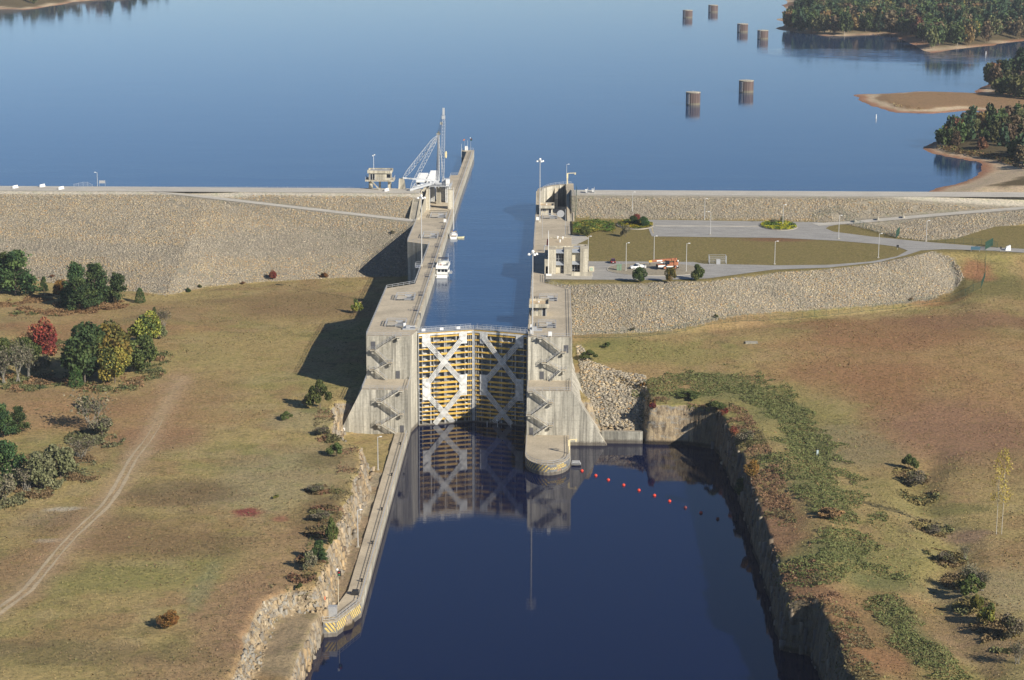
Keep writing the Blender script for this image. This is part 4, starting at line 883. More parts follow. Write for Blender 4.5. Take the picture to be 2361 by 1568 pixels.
m = MB().box(-36, -26.2, 267.5, 299, 24, 29); tag(m.build('storage_platform', CON_DARK, loc=(-31, 268, 25.6)), 'weathered concrete platform in the water carrying the stored bulkheads', 'platform')
# signal masts at the tip of the guide wall
def pole_thing(name, x, y, z, h, lab, cat, grp=None, r=.09, mat=None, head=None):
    t = thing(name, lab, cat, (x, y, z), grp); MB().tube((x, y, z), (x, y, z+h), r, r*.7, 8).build('pole', mat or WHITE, t)
    if head: head(t, x, y, z+h)
    return t
def windsock(t, x, y, z):
    MB().tube((x, y, z), (x-.9, y-.3, z-.5), .35, .12, 10).build('sock', ORANGE, t)
pole_thing('windsock', -21.6, 434, 29, 6.0, 'orange windsock on a thin pole at the far end of the guide wall', 'windsock', None, .05, STEEL, windsock)
def siglight(t, x, y, z):
    m = MB().box(x-.1, x+.7, y-.3, y-.0, z-1.1, z+.1); m.build('signal_head', BLACK, t); 
    for k, c in ((0, RED), (1, plain('green_lens', (.03, .25, .12), .3))): MB().tube((x+.3, y-.3, z-.25-k*.5), (x+.3, y-.42, z-.25-k*.5), .17).build('lens', c, t)
    MB().ball((x-.2, y, z+.3), .28).build('lamp', WHITE, t)
pole_thing('signal_light', -18.7, 436, 29, 6.2, 'traffic signal with white lamp at the far end of the guide wall', 'signal', None, .08, STEEL, siglight)
pole_thing('antenna_mast', -20.2, 436, 29, 5.4, 'thin bare white mast next to the cabinet at the wall tip', 'mast', None, .05)
tag(MB().box(-21.6, -20.3, 436.6, 437.8, 29.05, 31.2).build('cabinet', WHITE, loc=(-21, 437, 29)), 'grey cabinet at the far tip of the guide wall', 'cabinet')
pole_thing('depth_pole', -22.6, 420, 24.5, 10, 'thin white pole rising from the water beside the guide wall', 'pole', None, .07)
pole_thing('signal_light', -23.4, -170, 2.9, 8.0, 'traffic signal on a tan pole at the lower end of the low guide wall', 'signal', None, .08, CREAM, siglight)
t = thing('life_ring_stand', 'bright orange sign board standing at the foot of the rock face', 'sign', (-26.8, -171, 2.9)); MB().box(-27.3, -26.2, -171.1, -171.0, 4.4, 5.3).build('board', plain('bright_orange', (.85, .13, .02), .5), t); MB().box(-27.1, -26.9, -171.05, -170.95, 2.9, 4.4).build('post', plain('bright_orange', (.85, .13, .02), .5), t)
tag(MB().box(-24.9, -23.0, -177.6, -176.2, 2.95, 5.2).build('cabinet', STEEL, loc=(-24, -177, 2.9)), 'pale grey equipment cabinet at the lower end of the low guide wall', 'cabinet')
tag(MB().box(-21.0, -19.6, -163.5, -162.0, 2.95, 3.9).build('crate', BLACK, loc=(-20, -163, 2.9)), 'black tarpaulin covered box on the low guide wall', 'box')
def yellow_arm(x, y, z, h, l, lab):
    t = thing('jib_hoist', lab, 'jib hoist', (x, y, z), 'cream coloured jib hoists'); ym = CREAMP
    MB().tube((x, y, z), (x, y, z+h), .2, .2).build('post', ym, t); MB().box(x-.3, x+.3, y-.3, y+.3, z+h*.55, z+h).build('slewing_box', ym, t); MB().bar((x, y, z+h+.05), (x+l, y, z+h+.2), .22).build('arm', ym, t); MB().box(x+l-.6, x+l-.1, y-.2, y+.2, z+h-.45, z+h-.02).build('trolley', ym, t)
CREAMP = plain('cream_hoist_paint', (.78, .66, .38), .6)
yellow_arm(28.9, -40.5, 2.5, 4.0, 2.3, 'cream jib hoist on the edge of the rounded pier, arm out over the water'); yellow_arm(29.6, 266, 36.3, 4.6, 3.6, 'cream jib hoist on the corner of the curved wall by the lake')
m = MB(); m.hexa([(29.6, -42.6, -.2), (32.3, -42.6, -.2), (32.3, -40.9, -.2), (29.6, -40.9, -.2)], [(29.5, -42.9, .35), (31.9, -42.9, .5), (31.9, -40.6, .5), (29.5, -40.6, .35)]); m.box(29.8, 31.8, -42.6, -40.9, .36, .6)
tag(m.build('work_float', STEEL, loc=(30, -42, 0)), 'small grey work float tied to the side of the rounded pier', 'float')
m = MB(); m.hexa([(29.6, -56, -.45), (31.6, -56, -.45), (32.2, -51, -.45), (30.2, -51, -.45)], [(29.6, -56, -.3), (31.6, -56, -.3), (32.2, -51, -.3), (30.2, -51, -.3)])
# ------------------------------------------------------------------ lamp masts and poles
def high_mast(x, y, z, h, lab):
    t = thing('high_mast_light', lab, 'lamp mast', (x, y, z), 'tall lamp masts with four heads'); MB().tube((x, y, z), (x, y, z+h), .24, .12, 10).build('mast', LAMPW, t); MB().cbox((x, y, z+.25), (.9, .9, .5)).build('base', CON, t)
    MB().tube((x, y, z+h-.5), (x, y, z+h-.2), .75, .75, 10).build('lamp_ring', STEEL, t)
    for k in range(4):
        a = k*math.pi/2+.4; cx, cy = x+1.25*math.cos(a), y+1.25*math.sin(a); l = MB().bar((x, y, z+h-.35), (cx, cy, z+h-.35), .1); l.build('arm', STEEL, t); MB().lathe((cx, cy, z+h-.75), [(.42, 0), (.46, .15), (.28, .5), (.1, .62)], 10).build('lamp_head', WHITE, t)
    MB().ball((x, y, z+h+.25), .5).build('top_dome', WHITE, t)
high_mast(17.9, -5.3, 29, 25.3, 'tall lamp mast on the right lock block in front of the mitre gate'); high_mast(18.3, 209, 29, 25, 'tall lamp mast on the right wall below the upper control hut'); high_mast(-22.6, 109.5, 29, 24.8, 'tall lamp mast on the narrow left chamber wall')
MB_ = thing('mast_balcony', 'small railed bracket on the back of the left wall at the lamp mast', 'balcony', (-23.4, 109, 28)); MB().box(-24.8, -22.85, 108, 112.5, 28.6, 28.85).build('deck', STEEL, MB_); railing('r', [(-22.9, 108, 28.85), (-24.8, 108, 28.85), (-24.8, 112.5, 28.85), (-22.9, 112.5, 28.85)], None, 2, 1.1, parent=MB_)
def lamp_post(x, y, z, h, lab, side=1, grp='white lamp posts round the car park and lawn'):
    t = thing('street_lamp', lab, 'lamp post', (x, y, z), grp); MB().tube((x, y, z), (x, y, z+h), .13, .08, 8).build('post', LAMPW, t); MB().cbox((x, y, z+.15), (.7, .7, .3)).build('base', CON, t)
    MB().bar((x, y, z+h-.1), (x+.9*side, y, z+h+.05), .08).build('arm', WHITE, t); MB().box(min(x+.5*side, x+1.2*side), max(x+.5*side, x+1.2*side), y-.2, y+.2, z+h, z+h+.18).build('lamp_head', WHITE, t)
for x, y, h, s, lb in ((49.3, 102, 10, 1, 'lamp post on the gravel island between the green box and the white pickup'), (60, 122.7, 9.0, 1, 'lamp post on the near edge of the lawn behind the pickup'), (70.3, 101.8, 10, 1, 'lamp post on the gravel island right of the crane truck'),
                       (84.4, 180.4, 9.0, -1, 'lamp post on the far edge of the lawn by the bay lines'), (102.7, 117.6, 8.3, 1, 'lamp post on the lawn edge by the curving road'), (36.4, 122.5, 8.8, 1, 'lamp post right beside the control building'),
                       (132.8, 173.3, 9.0, 1, 'lamp post where the access road leaves the car park'), (141.7, 132, 8.9, 1, 'lamp post at the tip of the lawn where the roads meet'), (165.2, 168, 8.0, 1, 'lamp post at the foot of the rock slope next to the green fence'),
                       (114.7, 203, 8.5, 1, 'lamp post standing in the far planting island'), (84.7, 217, 8.5, 1, 'lamp post at the foot of the rock slope behind the car park'), (55.8, 222, 8, 1, 'lamp post behind the island with two dark trees')):
    lamp_post(x, y, 29 if y < 215 else zg(x, y), h, lb, s)
lamp_post(-169.9, 258, zg(-169.9, 258), 9, 'lamp post on the far left of the dam crest', -1, 'lamp posts of the dam'); lamp_post(29.2, 262, 36.3, 9, 'lamp post on top of the curved wall', 1, 'lamp posts of the dam')
for x, y, h, lb in ((-23.9, -60, 9.5, 'lamp post on the strip behind the low guide wall, upper one'), (-23.0, -128, 9.5, 'lamp post on the strip behind the low guide wall, lower one')): lamp_post(x, y, 2.7, h, lb, 1, 'lamp posts of the low guide wall')
for x, y, z, h, lb in ((22.2, 95.4, 33.9, 14, 'flagpole with a red flag at the corner of the control building'),):
    t = pole_thing('flagpole', x, y, 29, 15.3, lb, 'flagpole', None, .12); m = MB(); m.hexa([(x-.1, y+.1, 39), (x-.1, y+.14, 39), (x-.7, y+.9, 39), (x-.7, y+.86, 39)], [(x-.1, y+.1, 41.5), (x-.1, y+.14, 41.5), (x-.5, y+.7, 41.2), (x-.5, y+.66, 41.2)]); m.build('flag', RED, t)
pole_thing('radio_mast', 28.4, 176, 29, 10.5, 'thin grey radio mast on the right lock wall by the shrubs', 'mast', None, .09, STEEL); pole_thing('antenna_mast', 19.6, 172, 29, 9.5, 'thin mast with small lamps on the chamber side of the right wall', 'mast', None, .07, STEEL)
t = thing('radar_dish', 'round mesh antenna dish on the right deck beside the upper valve pit', 'antenna', (26.7, 219.2, 29)); MB().tube((26.7, 219.2, 29), (26.7, 219.2, 30.4), .12).build('post', STEEL, t)
m = MB(); n = 20
m.lathe((0, 0, 0), [(.05, .0), (.7, .08), (1.2, .25), (1.5, .45)], n); m.v = [(26.7+x, 219.2-z*.9-.1, 30.9+y) for x, y, z in m.v]; m.build('dish', STEEL, t)
# ------------------------------------------------------------------ fences
def fence(name, pts, lab, mat=GREEN, sp=3.2, h=2.3, grp=None, cat='fence', opaque=.5):
    t = thing(name, lab, cat, (pts[0][0], pts[0][1], zg(*pts[0])), grp); P = []
    for a, b in zip(pts[:-1], pts[1:]):
        n = max(1, round(math.dist(a, b)/sp)); P += [(a[0]+(b[0]-a[0])*i/n, a[1]+(b[1]-a[1])*i/n) for i in range(n)]
    P.append(pts[-1]); P = [Vector((x, y, zg(x, y))) for x, y in P]; m = MB(); pm = None; org = worldloc(t)
    for a, b in zip(P[:-1], P[1:]):
        for hh in (.15, h): m.bar(a+Vector((0, 0, hh)), b+Vector((0, 0, hh)), .05)
        d = (b-a); k = int(d.length/.4)
        for i in range(k): q = a+d*(i/k); m.bar(q+Vector((0, 0, .1)), q+Vector((0, 0, h)), .028)
    m.build('mesh_panel', mat, t)
    for p in P[:98]:
        if pm is None: pm = MB().tube((0, 0, 0), (0, 0, h+.15), .055, n=6).build('post', mat, t, local=True); o = pm
        else: o = pm.copy(); COL.objects.link(o)
        o.location = p-org
    return t
fence('chain_link_fence', [hit(*p)[:2] for p in ((1326, 780), (1420, 779), (1500, 774), (1580, 762), (1640, 748), (1750, 740), (1850, 733), (1960, 723), (2060, 712), (2160, 696), (2225, 682), (2262, 664), (2271, 640), (2272, 610), (2273, 592))], 'green chain link fence curving below the rock slope of the right bank', sp=4.2)
fence('chain_link_fence', [(166, 169), (187.8, 159.8)], 'green chain link fence along the far side of the access road', grp='short green fences by the access road'); fence('chain_link_fence', [(187.8, 159.8), (189.5, 155), ], 'green fence panel beside the access road gate', grp='short green fences by the access road')
fence('chain_link_fence', [(128.5, 218.5), (139, 222), (141.0, 220.1), (142.7, 214.7)], 'green chain link fence at the foot of the ramp', grp='short green fences by the access road'); fence('chain_link_fence', [(143.4, 208.5), (147, 197), (151, 188), (155.1, 176.5)], 'green chain link fence between the lawn wedge and the rock slope', grp='short green fences by the access road')
fence('chain_link_fence', [(32.6, 215), (33.0, 225), (33.2, 233), (33.2, 247)], 'green fence climbing beside the stair ramp of the right lock wall', grp='short green fences by the access road')
fence('chain_link_fence', [(-176, 241), (-171, 253)], 'grey gate fence across the far left of the dam crest', STEEL); fence('chain_link_fence', [(-171, 253.6), (-110, 253), (-58, 252.4)], 'thin grey fence along the lake side of the dam crest', STEEL, 4.5, 1.7)
def gate(x0, y0, x1, y1, lab):
    t = thing('road_gate', lab, 'gate', (x0, y0, 29), 'open green road gates'); a = Vector((x0, y0, 29)); b = Vector((x1, y1, 29)); m = MB()
    for f in (0, .5, 1): p = a.lerp(b, f); m.bar(p, p+Vector((0, 0, 3.0)), .12)
    for hh in (.3, 1.6, 3.0): m.bar(a+Vector((0, 0, hh)), b+Vector((0, 0, hh)), .1)
    m.build('frame', GREEN, t); m = MB(); n = int((b-a).length/.14)
    for i in range(n): p = a.lerp(b, i/n); m.bar(p+Vector((0, 0, .3)), p+Vector((0, 0, 3)), .035)
    m.build('mesh_panel', GREEN, t)
gate(183.9, 150, 188.6, 159.4, 'open green gate across the access road at the right edge'); gate(155.1, 175.5, 157.8, 184.6, 'open green gate leaf at the end of the lawn wedge fence')
t = thing('fence_cage', 'pale chain link enclosure on the near edge of the lawn', 'enclosure', (79.5, 117.1, 29)); m = MB()
cg = [(79.5, 117.0), (85.5, 116.8), (85.5, 121.0), (79.5, 121.1), (79.5, 117.0)]
for a, b in zip(cg[:-1], cg[1:]):
    for hh in (.1, 1.4, 2.8): m.bar((*a, 29+hh), (*b, 29+hh), .06)
    n = int(math.dist(a, b)/.3)
    for i in range(n): x = a[0]+(b[0]-a[0])*i/n; y = a[1]+(b[1]-a[1])*i/n; m.bar((x, y, 29), (x, y, 31.8), .03)
m.build('mesh_panel', STEEL, t); m = MB()
for p in cg[:-1]: m.tube((*p, 29), (*p, 31.9), .08)
m.build('corner_posts', STEEL, t); MB().box(81.9, 83.3, 116.6, 116.7, 29.05, 30.9).build('gate', STEEL, t)
# ------------------------------------------------------------------ small objects
def jersey(x, y, rz, lab, grp, z=None):
    z = zg(x, y) if z is None else z; m = MB(); p = [(-.38, 0), (.38, 0), (.33, .12), (.12, .38), (.09, .95), (-.09, .95), (-.12, .38), (-.33, .12)]; v = [(-1.7, a, b) for a, b in p]+[(1.7, a, b) for a, b in p]; n = 8
    m.add(v, [tuple(range(n)), tuple(range(n, 2*n))[::-1]]+[(i, n+i, n+(i+1) % n, (i+1) % n) for i in range(n)]); o = m.build('concrete_barrier', WHITE if 'white' in lab else CON, local=True); o.location = (x, y, z+.05); o.rotation_euler = (0, 0, rz); o.scale = (1.0, 1.2, 1.15); tag(o, lab, 'barrier', grp)
for x, y, lb in ((-201.5, 244.4, 'white road barrier on the dam crest, outermost at the left edge'), (-191.1, 248.4, 'white road barrier on the dam crest nearest the water'), (-181.6, 241.8, 'white road barrier on the dam crest nearest the grey gate fence'), (-45.7, 242.2, 'white road barrier on the dam crest below the hut')): jersey(x, y, 1.2, lb, 'white barriers on the dam crest')
for x, y, lb in ((144.8, 213, 'grey concrete block on the ramp road nearest the gate'), (154.2, 215.6, 'grey concrete block midway along the ramp road'), (164.8, 218, 'grey concrete block furthest up the ramp road')): jersey(x, y, 1.35, lb, 'grey blocks on the ramp road')
for x, y, lb in ((37.1, 240, 'striped road barrier stack on the crest next to the right lock wall'), (39.8, 241.4, 'striped road barrier stack on the crest, second from the right lock wall')): 
    t = thing('barricade', lb, 'barricade', (x, y, CREST), 'barricades on the dam crest'); 
    for k in range(3): MB().box(x-.1-k*.12, x+.9-k*.12, y-1.2, y-1.0, CREST+.4+k*.55, CREST+.65+k*.55).build('board', WHITE, t)
    MB().box(x+.7, x+.9, y-1.3, y+1.2, CREST, CREST+2.2).build('frame', STEEL, t)
def sign(x, y, z, w_, h_, hz, lab, mat, rz=0):
    t = thing('road_sign', lab, 'sign', (x, y, z)); m = MB()
    for s in ((-w_/2+.1, w_/2-.1) if w_ > 1 else (0,)): MB().box(x+s-.05, x+s+.05, y-.03, y+.03, z, z+hz+h_).build('post', STEEL, t)
    MB().box(x-w_/2, x+w_/2, y-.12, y-.04, z+hz, z+hz+h_).build('board', mat, t)
sign(179.7, 147.2, 28.6, 3.4, 1.2, 1.0, 'dark blue two post sign before the green road gate', plain('blue_sign', (.05, .12, .17), .5)); sign(151.5, 149.9, 29, .9, 1.0, .8, 'small dark sign on the tip of the lawn', BLACK); sign(189.1, 147.6, 28.8, .6, .8, 1.2, 'small dark sign right of the green road gate', BLACK)
sign(-166.3, 251, 36.3, 2.6, 1.2, 1.3, 'blue grey notice board on the dam crest beside the gate fence', STEEL)
t = thing('utility_box', 'green two door utility cabinet on the gravel island', 'utility box', (46.9, 103, 29.2)); MB().box(46.1, 46.9, 102.6, 103.5, 29.2, 31.1).build('cabinet', plain('utility_green', (.16, .25, .17), .6), t); MB().box(47.05, 47.8, 102.6, 103.5, 29.2, 31.1).build('cabinet', plain('utility_green', (.16, .25, .17), .6), t); MB().box(46.0, 47.9, 102.5, 103.6, 31.1, 31.3).build('lid', plain('utility_green', (.20, .30, .20), .6), t)
t = thing('air_unit', 'tan machine in a yellow frame beside the control building wall', 'machine', (37, 101, 29)); MB().box(36.4, 38.2, 100.4, 101.6, 29.1, 30.8).build('casing', CREAM, t); MB().box(36.7, 37.7, 100.33, 100.39, 29.4, 30.5).build('grille', plain('pale_green', (.35, .45, .35), .6), t)
m = MB().box(90.2, 94, 98.5, 101.6, 27.2, 28.9); m.box(90.5, 93.7, 98.42, 98.49, 27.6, 28.5); tag(m.build('culvert', CON, loc=(92, 100, 28)), 'concrete culvert head set in the top of the rock slope', 'culvert')
tag(MB().box(86, 90, 42, 44.4, zg(88, 43)-.3, zg(88, 43)+.35).build('concrete_slab', CON_DARK, loc=(88, 43, 16)), 'flat pale slab lying in the grass below the green fence', 'slab')
t = thing('rain_gauge', 'white ball topped gauge posts in the left meadow', 'gauge', (-63, 128, zg(-63, 128)))
gx, gy = at(771, 696, 12.5); g0 = zg(gx, gy); MB().ball((gx, gy, g0+2.2), .45).build('globe', WHITE, t)
for dx in (-3.2, 0, 4.0): MB().box(gx+dx-.07, gx+dx+.07, gy-.07, gy+.07, g0, g0+1.9).build('post', WHITE, t)
t.location = (0, 0, 0)
gx, gy = at(1885, 1038, 11.5); tag(MB().box(gx-.25, gx+.25, gy-.25, gy+.25, zg(gx, gy)-.1, zg(gx, gy)+1.3).build('marker_post', plain('pale_blue', (.45, .55, .55), .6), loc=(gx, gy, zg(gx, gy))), 'pale blue marker box standing in the right meadow', 'marker')
gx, gy = at(2323, 577, 29); tag(MB().hexa([(gx-1, gy-1, 29), (gx+1, gy-1, 29), (gx+1, gy+.6, 29), (gx-1, gy+.6, 29)], [(gx-.5, gy-.5, 30.2), (gx+1, gy-.2, 31), (gx+.9, gy+.3, 31), (gx-.6, gy+.1, 30.4)]).build('boulder', WHITE, loc=(gx, gy, 29)), 'white painted boulder on the access road verge', 'boulder')
# ------------------------------------------------------------------ buoys and mooring cells
BUOY = plain('red_orange_buoy', (.70, .06, .03), .4)
for i, (x, y) in enumerate(((32.0, -49.3), (35.8, -54.0), (39.2, -58.2), (43.3, -63.1), (47.3, -68.0), (51.3, -72.8), (55.1, -77.9), (59.0, -83.7), (62.8, -88.2), (66.8, -93.4))):
    s = .9; x = x*1.0+.5; y += 1.5
    o = MB().ball((0, 0, 0), .46, 8).build('buoy', BUOY if i not in (7, 9) else plain('dull_red_buoy', (.16, .03, .03), .6), local=True); o.location = (x, y, -.5)
    ob = MB().tube((0, 0, .4), (0, 0, .62), .09).build('eye', STEEL_D, o, local=True)
    tag(o, ('red buoy nearest the rounded pier, first of the line' if i == 0 else 'dull dark red buoy, last of the line near the rock wall' if i == 9 else 'dull dark red buoy, third from the far end of the line' if i == 7 else 'bright red buoy, number %s from the pier in the floating line' % ('zero one two three four five six seven eight nine ten'.split()[i+1])), 'buoy', 'line of round buoys across the lower pool')
CELLM = None
def cellmat():
    m, n, b = newmat('rusty_sheet_piling'); b.inputs['Roughness'].default_value = .8; g = n.nodes.new('ShaderNodeNewGeometry'); P = g.outputs['Position']
    s = noise(n, mapping(n, P, (2.2, 2.2, .05)), 1, 4, .7); c = mixc(n, ramp(n, s, [(.35, 0.), (.65, 1.)]), (.055, .038, .035), (.16, .11, .095)); z = sepz(n, P)[2]
    c = mixc(n, ramp(n, math_(n, 'MULTIPLY', math_(n, 'SUBTRACT', z, 25), .1), [(.18, 1.), (.22, 0.)]), c, (.16, .14, .10)); n.links.new(c, b.inputs['Base Color']); return m
CELLM = cellmat()
def cell(x, y, r, z1, lab):
    t = thing('mooring_cell', lab, 'mooring cell', (x, y, 25.6), 'round sheet pile mooring cells in the lake'); n = 36; m = MB(); ring = [(x+(r+(.12 if i % 2 else -.05))*math.cos(2*math.pi*i/n), y+(r+(.12 if i % 2 else -.05))*math.sin(2*math.pi*i/n)) for i in range(n)]
    m.prism(ring, 20, z1-.4); m.build('sheet_pile_wall', CELLM, t); MB().lathe((x, y, z1-.4), [(r+.25, 0), (r+.25, .45), (.1, .5)], 32).build('cap', CON_B, t)
    m = MB()
    for k in range(5):   # pale checker board painted on the left side
        for j in range(12):
            a = R(208+k*7.0); z = z1-1.0-j*.55
            if (j+k) % 2: continue
            cx, cy = x+(r+.2)*math.cos(a), y+(r+.2)*math.sin(a); m.cbox((cx, cy, z), (.5, .12, .42), a+math.pi/2)
    m.build('checker_pattern', WHITE, t)
    m = MB(); m.box(x-.3, x+.1, y-.3, y+.1, z1+.05, z1+.9); m.tube((x+1.5, y, z1), (x+1.5, y, z1+.6), .2); m.build('mooring_post', STEEL, t)
for x, y, r, lb in ((111.3, 703, 4.45, 'rusty round mooring cell nearest the dam, left of the front pair'), (152.3, 786, 4.8, 'rusty round mooring cell nearest the dam, right of the front pair'), (212.1, 1287, 4.8, 'rusty round mooring cell closest to the wooded point'), (201.7, 1378, 5.0, 'rusty round mooring cell second from the wooded point'), (163.0, 1598, 5.1, 'rusty round mooring cell of the far pair, left one'), (197.3, 1698, 5.2, 'rusty round mooring cell furthest out, upper right of the far pair')): cell(x, y, r, 33.6, lb)
for px, py, lb in ((2020, 273, 'small white marker buoy off the sand spit'), (2273, 125, 'small white marker buoy off the wooded far shore')):
    x, y = at(px, py, 25.6); m = MB().tube((x, y, 25.3), (x, y, 27.6), .35, .25); m.ball((x, y, 27.7), .3); tag(m.build('marker_buoy', WHITE, loc=(x, y, 25.6)), lb, 'buoy')
a = at(2268, 272, 26.2); b_ = at(2361, 262, 26.2); t = thing('jetty', 'thin white jetty between the two wooded banks at the right edge', 'jetty', (*a, 26)); MB().bar((*a, 26.3), (*b_, 26.3), 2.0, .35).build('deck', WHITE, t)
for f in (.1, .35, .6, .85): MB().box(a[0]+(b_[0]-a[0])*f-.15, a[0]+(b_[0]-a[0])*f+.15, a[1]+(b_[1]-a[1])*f-.15, a[1]+(b_[1]-a[1])*f+.15, 24, 28).build('pile', STEEL_D, t)
# ------------------------------------------------------------------ rock facing of the slopes
def rockmat():
    m, n, b = newmat('quarried_rock'); b.inputs['Roughness'].default_value = .95; a = n.nodes.new('ShaderNodeVertexColor'); a.layer_name = 'col'
    n.links.new(a.outputs[0], b.inputs['Base Color']); return m
ROCKM = rockmat()
def in_poly(X, Y, poly): return sdf(X, Y, poly) < 0
def rocks(name, poly, dens, lab_kind, smin=.3, smax=.8, bands=None, seed=1):
    g = np.random.default_rng(seed); xs = [p[0] for p in poly]; ys = [p[1] for p in poly]; A = (max(xs)-min(xs))*(max(ys)-min(ys)); n = int(A*dens)
    X = g.uniform(min(xs), max(xs), n); Y = g.uniform(min(ys), max(ys), n); k = in_poly(X, Y, poly)&(vnoise(X, Y, 7, 3, 31+seed) > -.62); X = X[k]; Y = Y[k]; n = len(X); Zr = hgt(X, Y)
    size = smin+(smax-smin)*g.power(.55, n); B = np.array([(-1, -1, -1), (1, -1, -1), (1, 1, -1), (-1, 1, -1), (-1, -1, 1), (1, -1, 1), (1, 1, 1), (-1, 1, 1)], float)*.5
    P = B[None]*(1+g.uniform(-.35, .35, (n, 8, 3))); P = P*np.stack([g.uniform(.8, 1.7, n), g.uniform(.8, 1.3, n), g.uniform(.45, .8, n)], -1)[:, None]*size[:, None, None]
    a = g.uniform(0, 6.28, n); b_ = g.normal(0, .45, n); ca, sa, cb, sb = np.cos(a), np.sin(a), np.cos(b_), np.sin(b_)
    x, y, z = P[..., 0].copy(), P[..., 1].copy(), P[..., 2].copy(); y, z = y*cb[:, None]-z*sb[:, None], y*sb[:, None]+z*cb[:, None]; x, y = x*ca[:, None]-y*sa[:, None], x*sa[:, None]+y*ca[:, None]
    V = np.stack([x+X[:, None], y+Y[:, None], z+(Zr+size*.08)[:, None]], -1).reshape(-1, 3)
    Fb = np.array([(3, 2, 1, 0), (4, 5, 6, 7), (0, 1, 5, 4), (1, 2, 6, 5), (2, 3, 7, 6), (3, 0, 4, 7)]); F = (Fb[None]+8*np.arange(n)[:, None, None]).reshape(-1, 4)
    pal = np.array([(.275, .26, .22), (.30, .28, .235), (.235, .22, .19), (.34, .285, .195), (.39, .325, .21), (.37, .24, .115), (.19, .175, .15), (.43, .39, .31)])
    tan = vnoise(X*.35, Y, 9, 4, 41+seed)*.7+.42
    if bands is not None: tan = tan+bands(X, Y, Zr)
    tan = np.clip(tan, .03, .97); u = g.uniform(0, 1, n); v = g.uniform(0, 1, n)
    idx = np.where(u < tan*.55, np.where(v < .5, 3, np.where(v < .78, 4, np.where(v < .88, 5, 7))), np.where(v < .33, 0, np.where(v < .62, 1, np.where(v < .88, 2, np.where(v < .95, 6, 7)))))
    c = pal[idx]*g.uniform(.86, 1.14, (n, 1))*(1+.16*vnoise(X, Y, 5, 3, 77))[:, None]*np.array((1.07, 1.0, .90)); o = npmesh(name, V, F, ROCKM, False, np.repeat(c, 8, 0)); tag(o, kind='stuff', label=lab_kind); return o
def bandsL(X, Y, Zz):
    f = (Zz-12.5)/23.5; b = .8*np.exp(-((f-.66)/.05)**2)*(X > -130)+1.1*np.exp(-((f-.50+.0004*(X+190))/.035)**2)*(X < -120)+.5*np.exp(-((f-.22)/.05)**2)*(X < -70)+.25*(f > .72)-.55*np.exp(-((f-.42)/.1)**2)*(X > -130)-.5*np.exp(-((f-.36)/.08)**2)*(X < -120)
    return b+.5*np.exp(-((X+122+(.55-f)*25)/2.5)**2)
SL = [(-232, 172)]+[(x, float(toeL(x))) for x in (-190, -160, -140, -119, -107, -98, -88, -70, -50, -34)]+[(-33.6, 178), (-34.4, 205.4), (-86, 219.2), (-140, 233.2), (-232, 233.6)]
rocks('rock_facing', SL, 8, 'grey and tan rock facing of the left dam slope below the ramp road', .17, .44, bandsL, 1)
rocks('rock_facing', [(-34.6, 213.2), (-34.4, 233.6), (-118, 233.9), (-112, 233.5), (-86, 226.9)], 6.5, 'tan rock facing of the left dam slope above the ramp road', .17, .47, lambda X, Y, Z_: .45+0*X, 2)
rocks('rock_facing', RIPR, 8, 'pale rock facing of the curved slope below the car park', .17, .47, lambda X, Y, Z_: .05+.0*X, 3)
rocks('rock_facing', [(32.6, 217.8), (128, 215.6), (134, 213), (146, 219.5), (184, 228), (215, 231), (33.5, 230.6)], 6.5, 'rock facing of the right dam slope above the car park', .17, .47, lambda X, Y, Z_: .2*(Y-220)/10, 4)
rocks('rock_facing', [(141, 208), (147, 197), (156, 177), (165, 170.5), (178, 177), (199, 206), (240, 218), (240, 226), (184, 216.5), (146, 206.5)], 6.5, 'rock facing between the ramp road and the lawn wedge', .17, .47, lambda X, Y, Z_: .1+0*X, 5)
rocks('rock_facing', [(31.5, 40), (33, 40), (36, 22), (41, 17), (46, 12), (52.5, 9), (52.5, -2), (50.5, -10), (50.3, -16.2), (39.2, -16.2), (33, 2)], 6.0, 'rock fill between the lock foot and the rock cutting', .24, .72, lambda X, Y, Z_: .1+0*X, 6)
# ------------------------------------------------------------------ foliage
def leafmat(name, sat=1.0):
    m, n, b = newmat(name); b.inputs['Roughness'].default_value = .75; b.inputs['Specular IOR Level'].default_value = .2; a = n.nodes.new('ShaderNodeVertexColor'); a.layer_name = 'col'
    oi = n.nodes.new('ShaderNodeObjectInfo'); h = n.nodes.new('ShaderNodeHueSaturation'); h.inputs['Saturation'].default_value = sat
    n.links.new(math_(n, 'ADD', math_(n, 'MULTIPLY', oi.outputs['Random'], .035), .482), h.inputs['Hue']); n.links.new(math_(n, 'ADD', math_(n, 'MULTIPLY', oi.outputs['Random'], .5), .78), h.inputs['Value'])
    n.links.new(a.outputs[0], h.inputs['Color']); n.links.new(h.outputs[0], b.inputs['Base Color']); return m
LEAF = leafmat('foliage')
def cards(C_, size, g, flat=0.0):
    """leaf cards (bent quads) at centres C_"""
    n = len(C_); d = g.normal(0, 1, (n, 3)); d[:, 2] = np.abs(d[:, 2])+flat; d /= np.linalg.norm(d, axis=1)[:, None]; t = g.normal(0, 1, (n, 3)); a = np.cross(d, t); a /= np.linalg.norm(a, axis=1)[:, None]; b = np.cross(d, a)
    s = (size*g.uniform(.6, 1.3, n))[:, None]; V = np.stack([C_-a*s*.5, C_-b*s*.42+d*s*.12, C_+a*s*.5, C_+b*s*.42+d*s*.12], 1).reshape(-1, 3); return V, np.arange(4*n).reshape(n, 4)
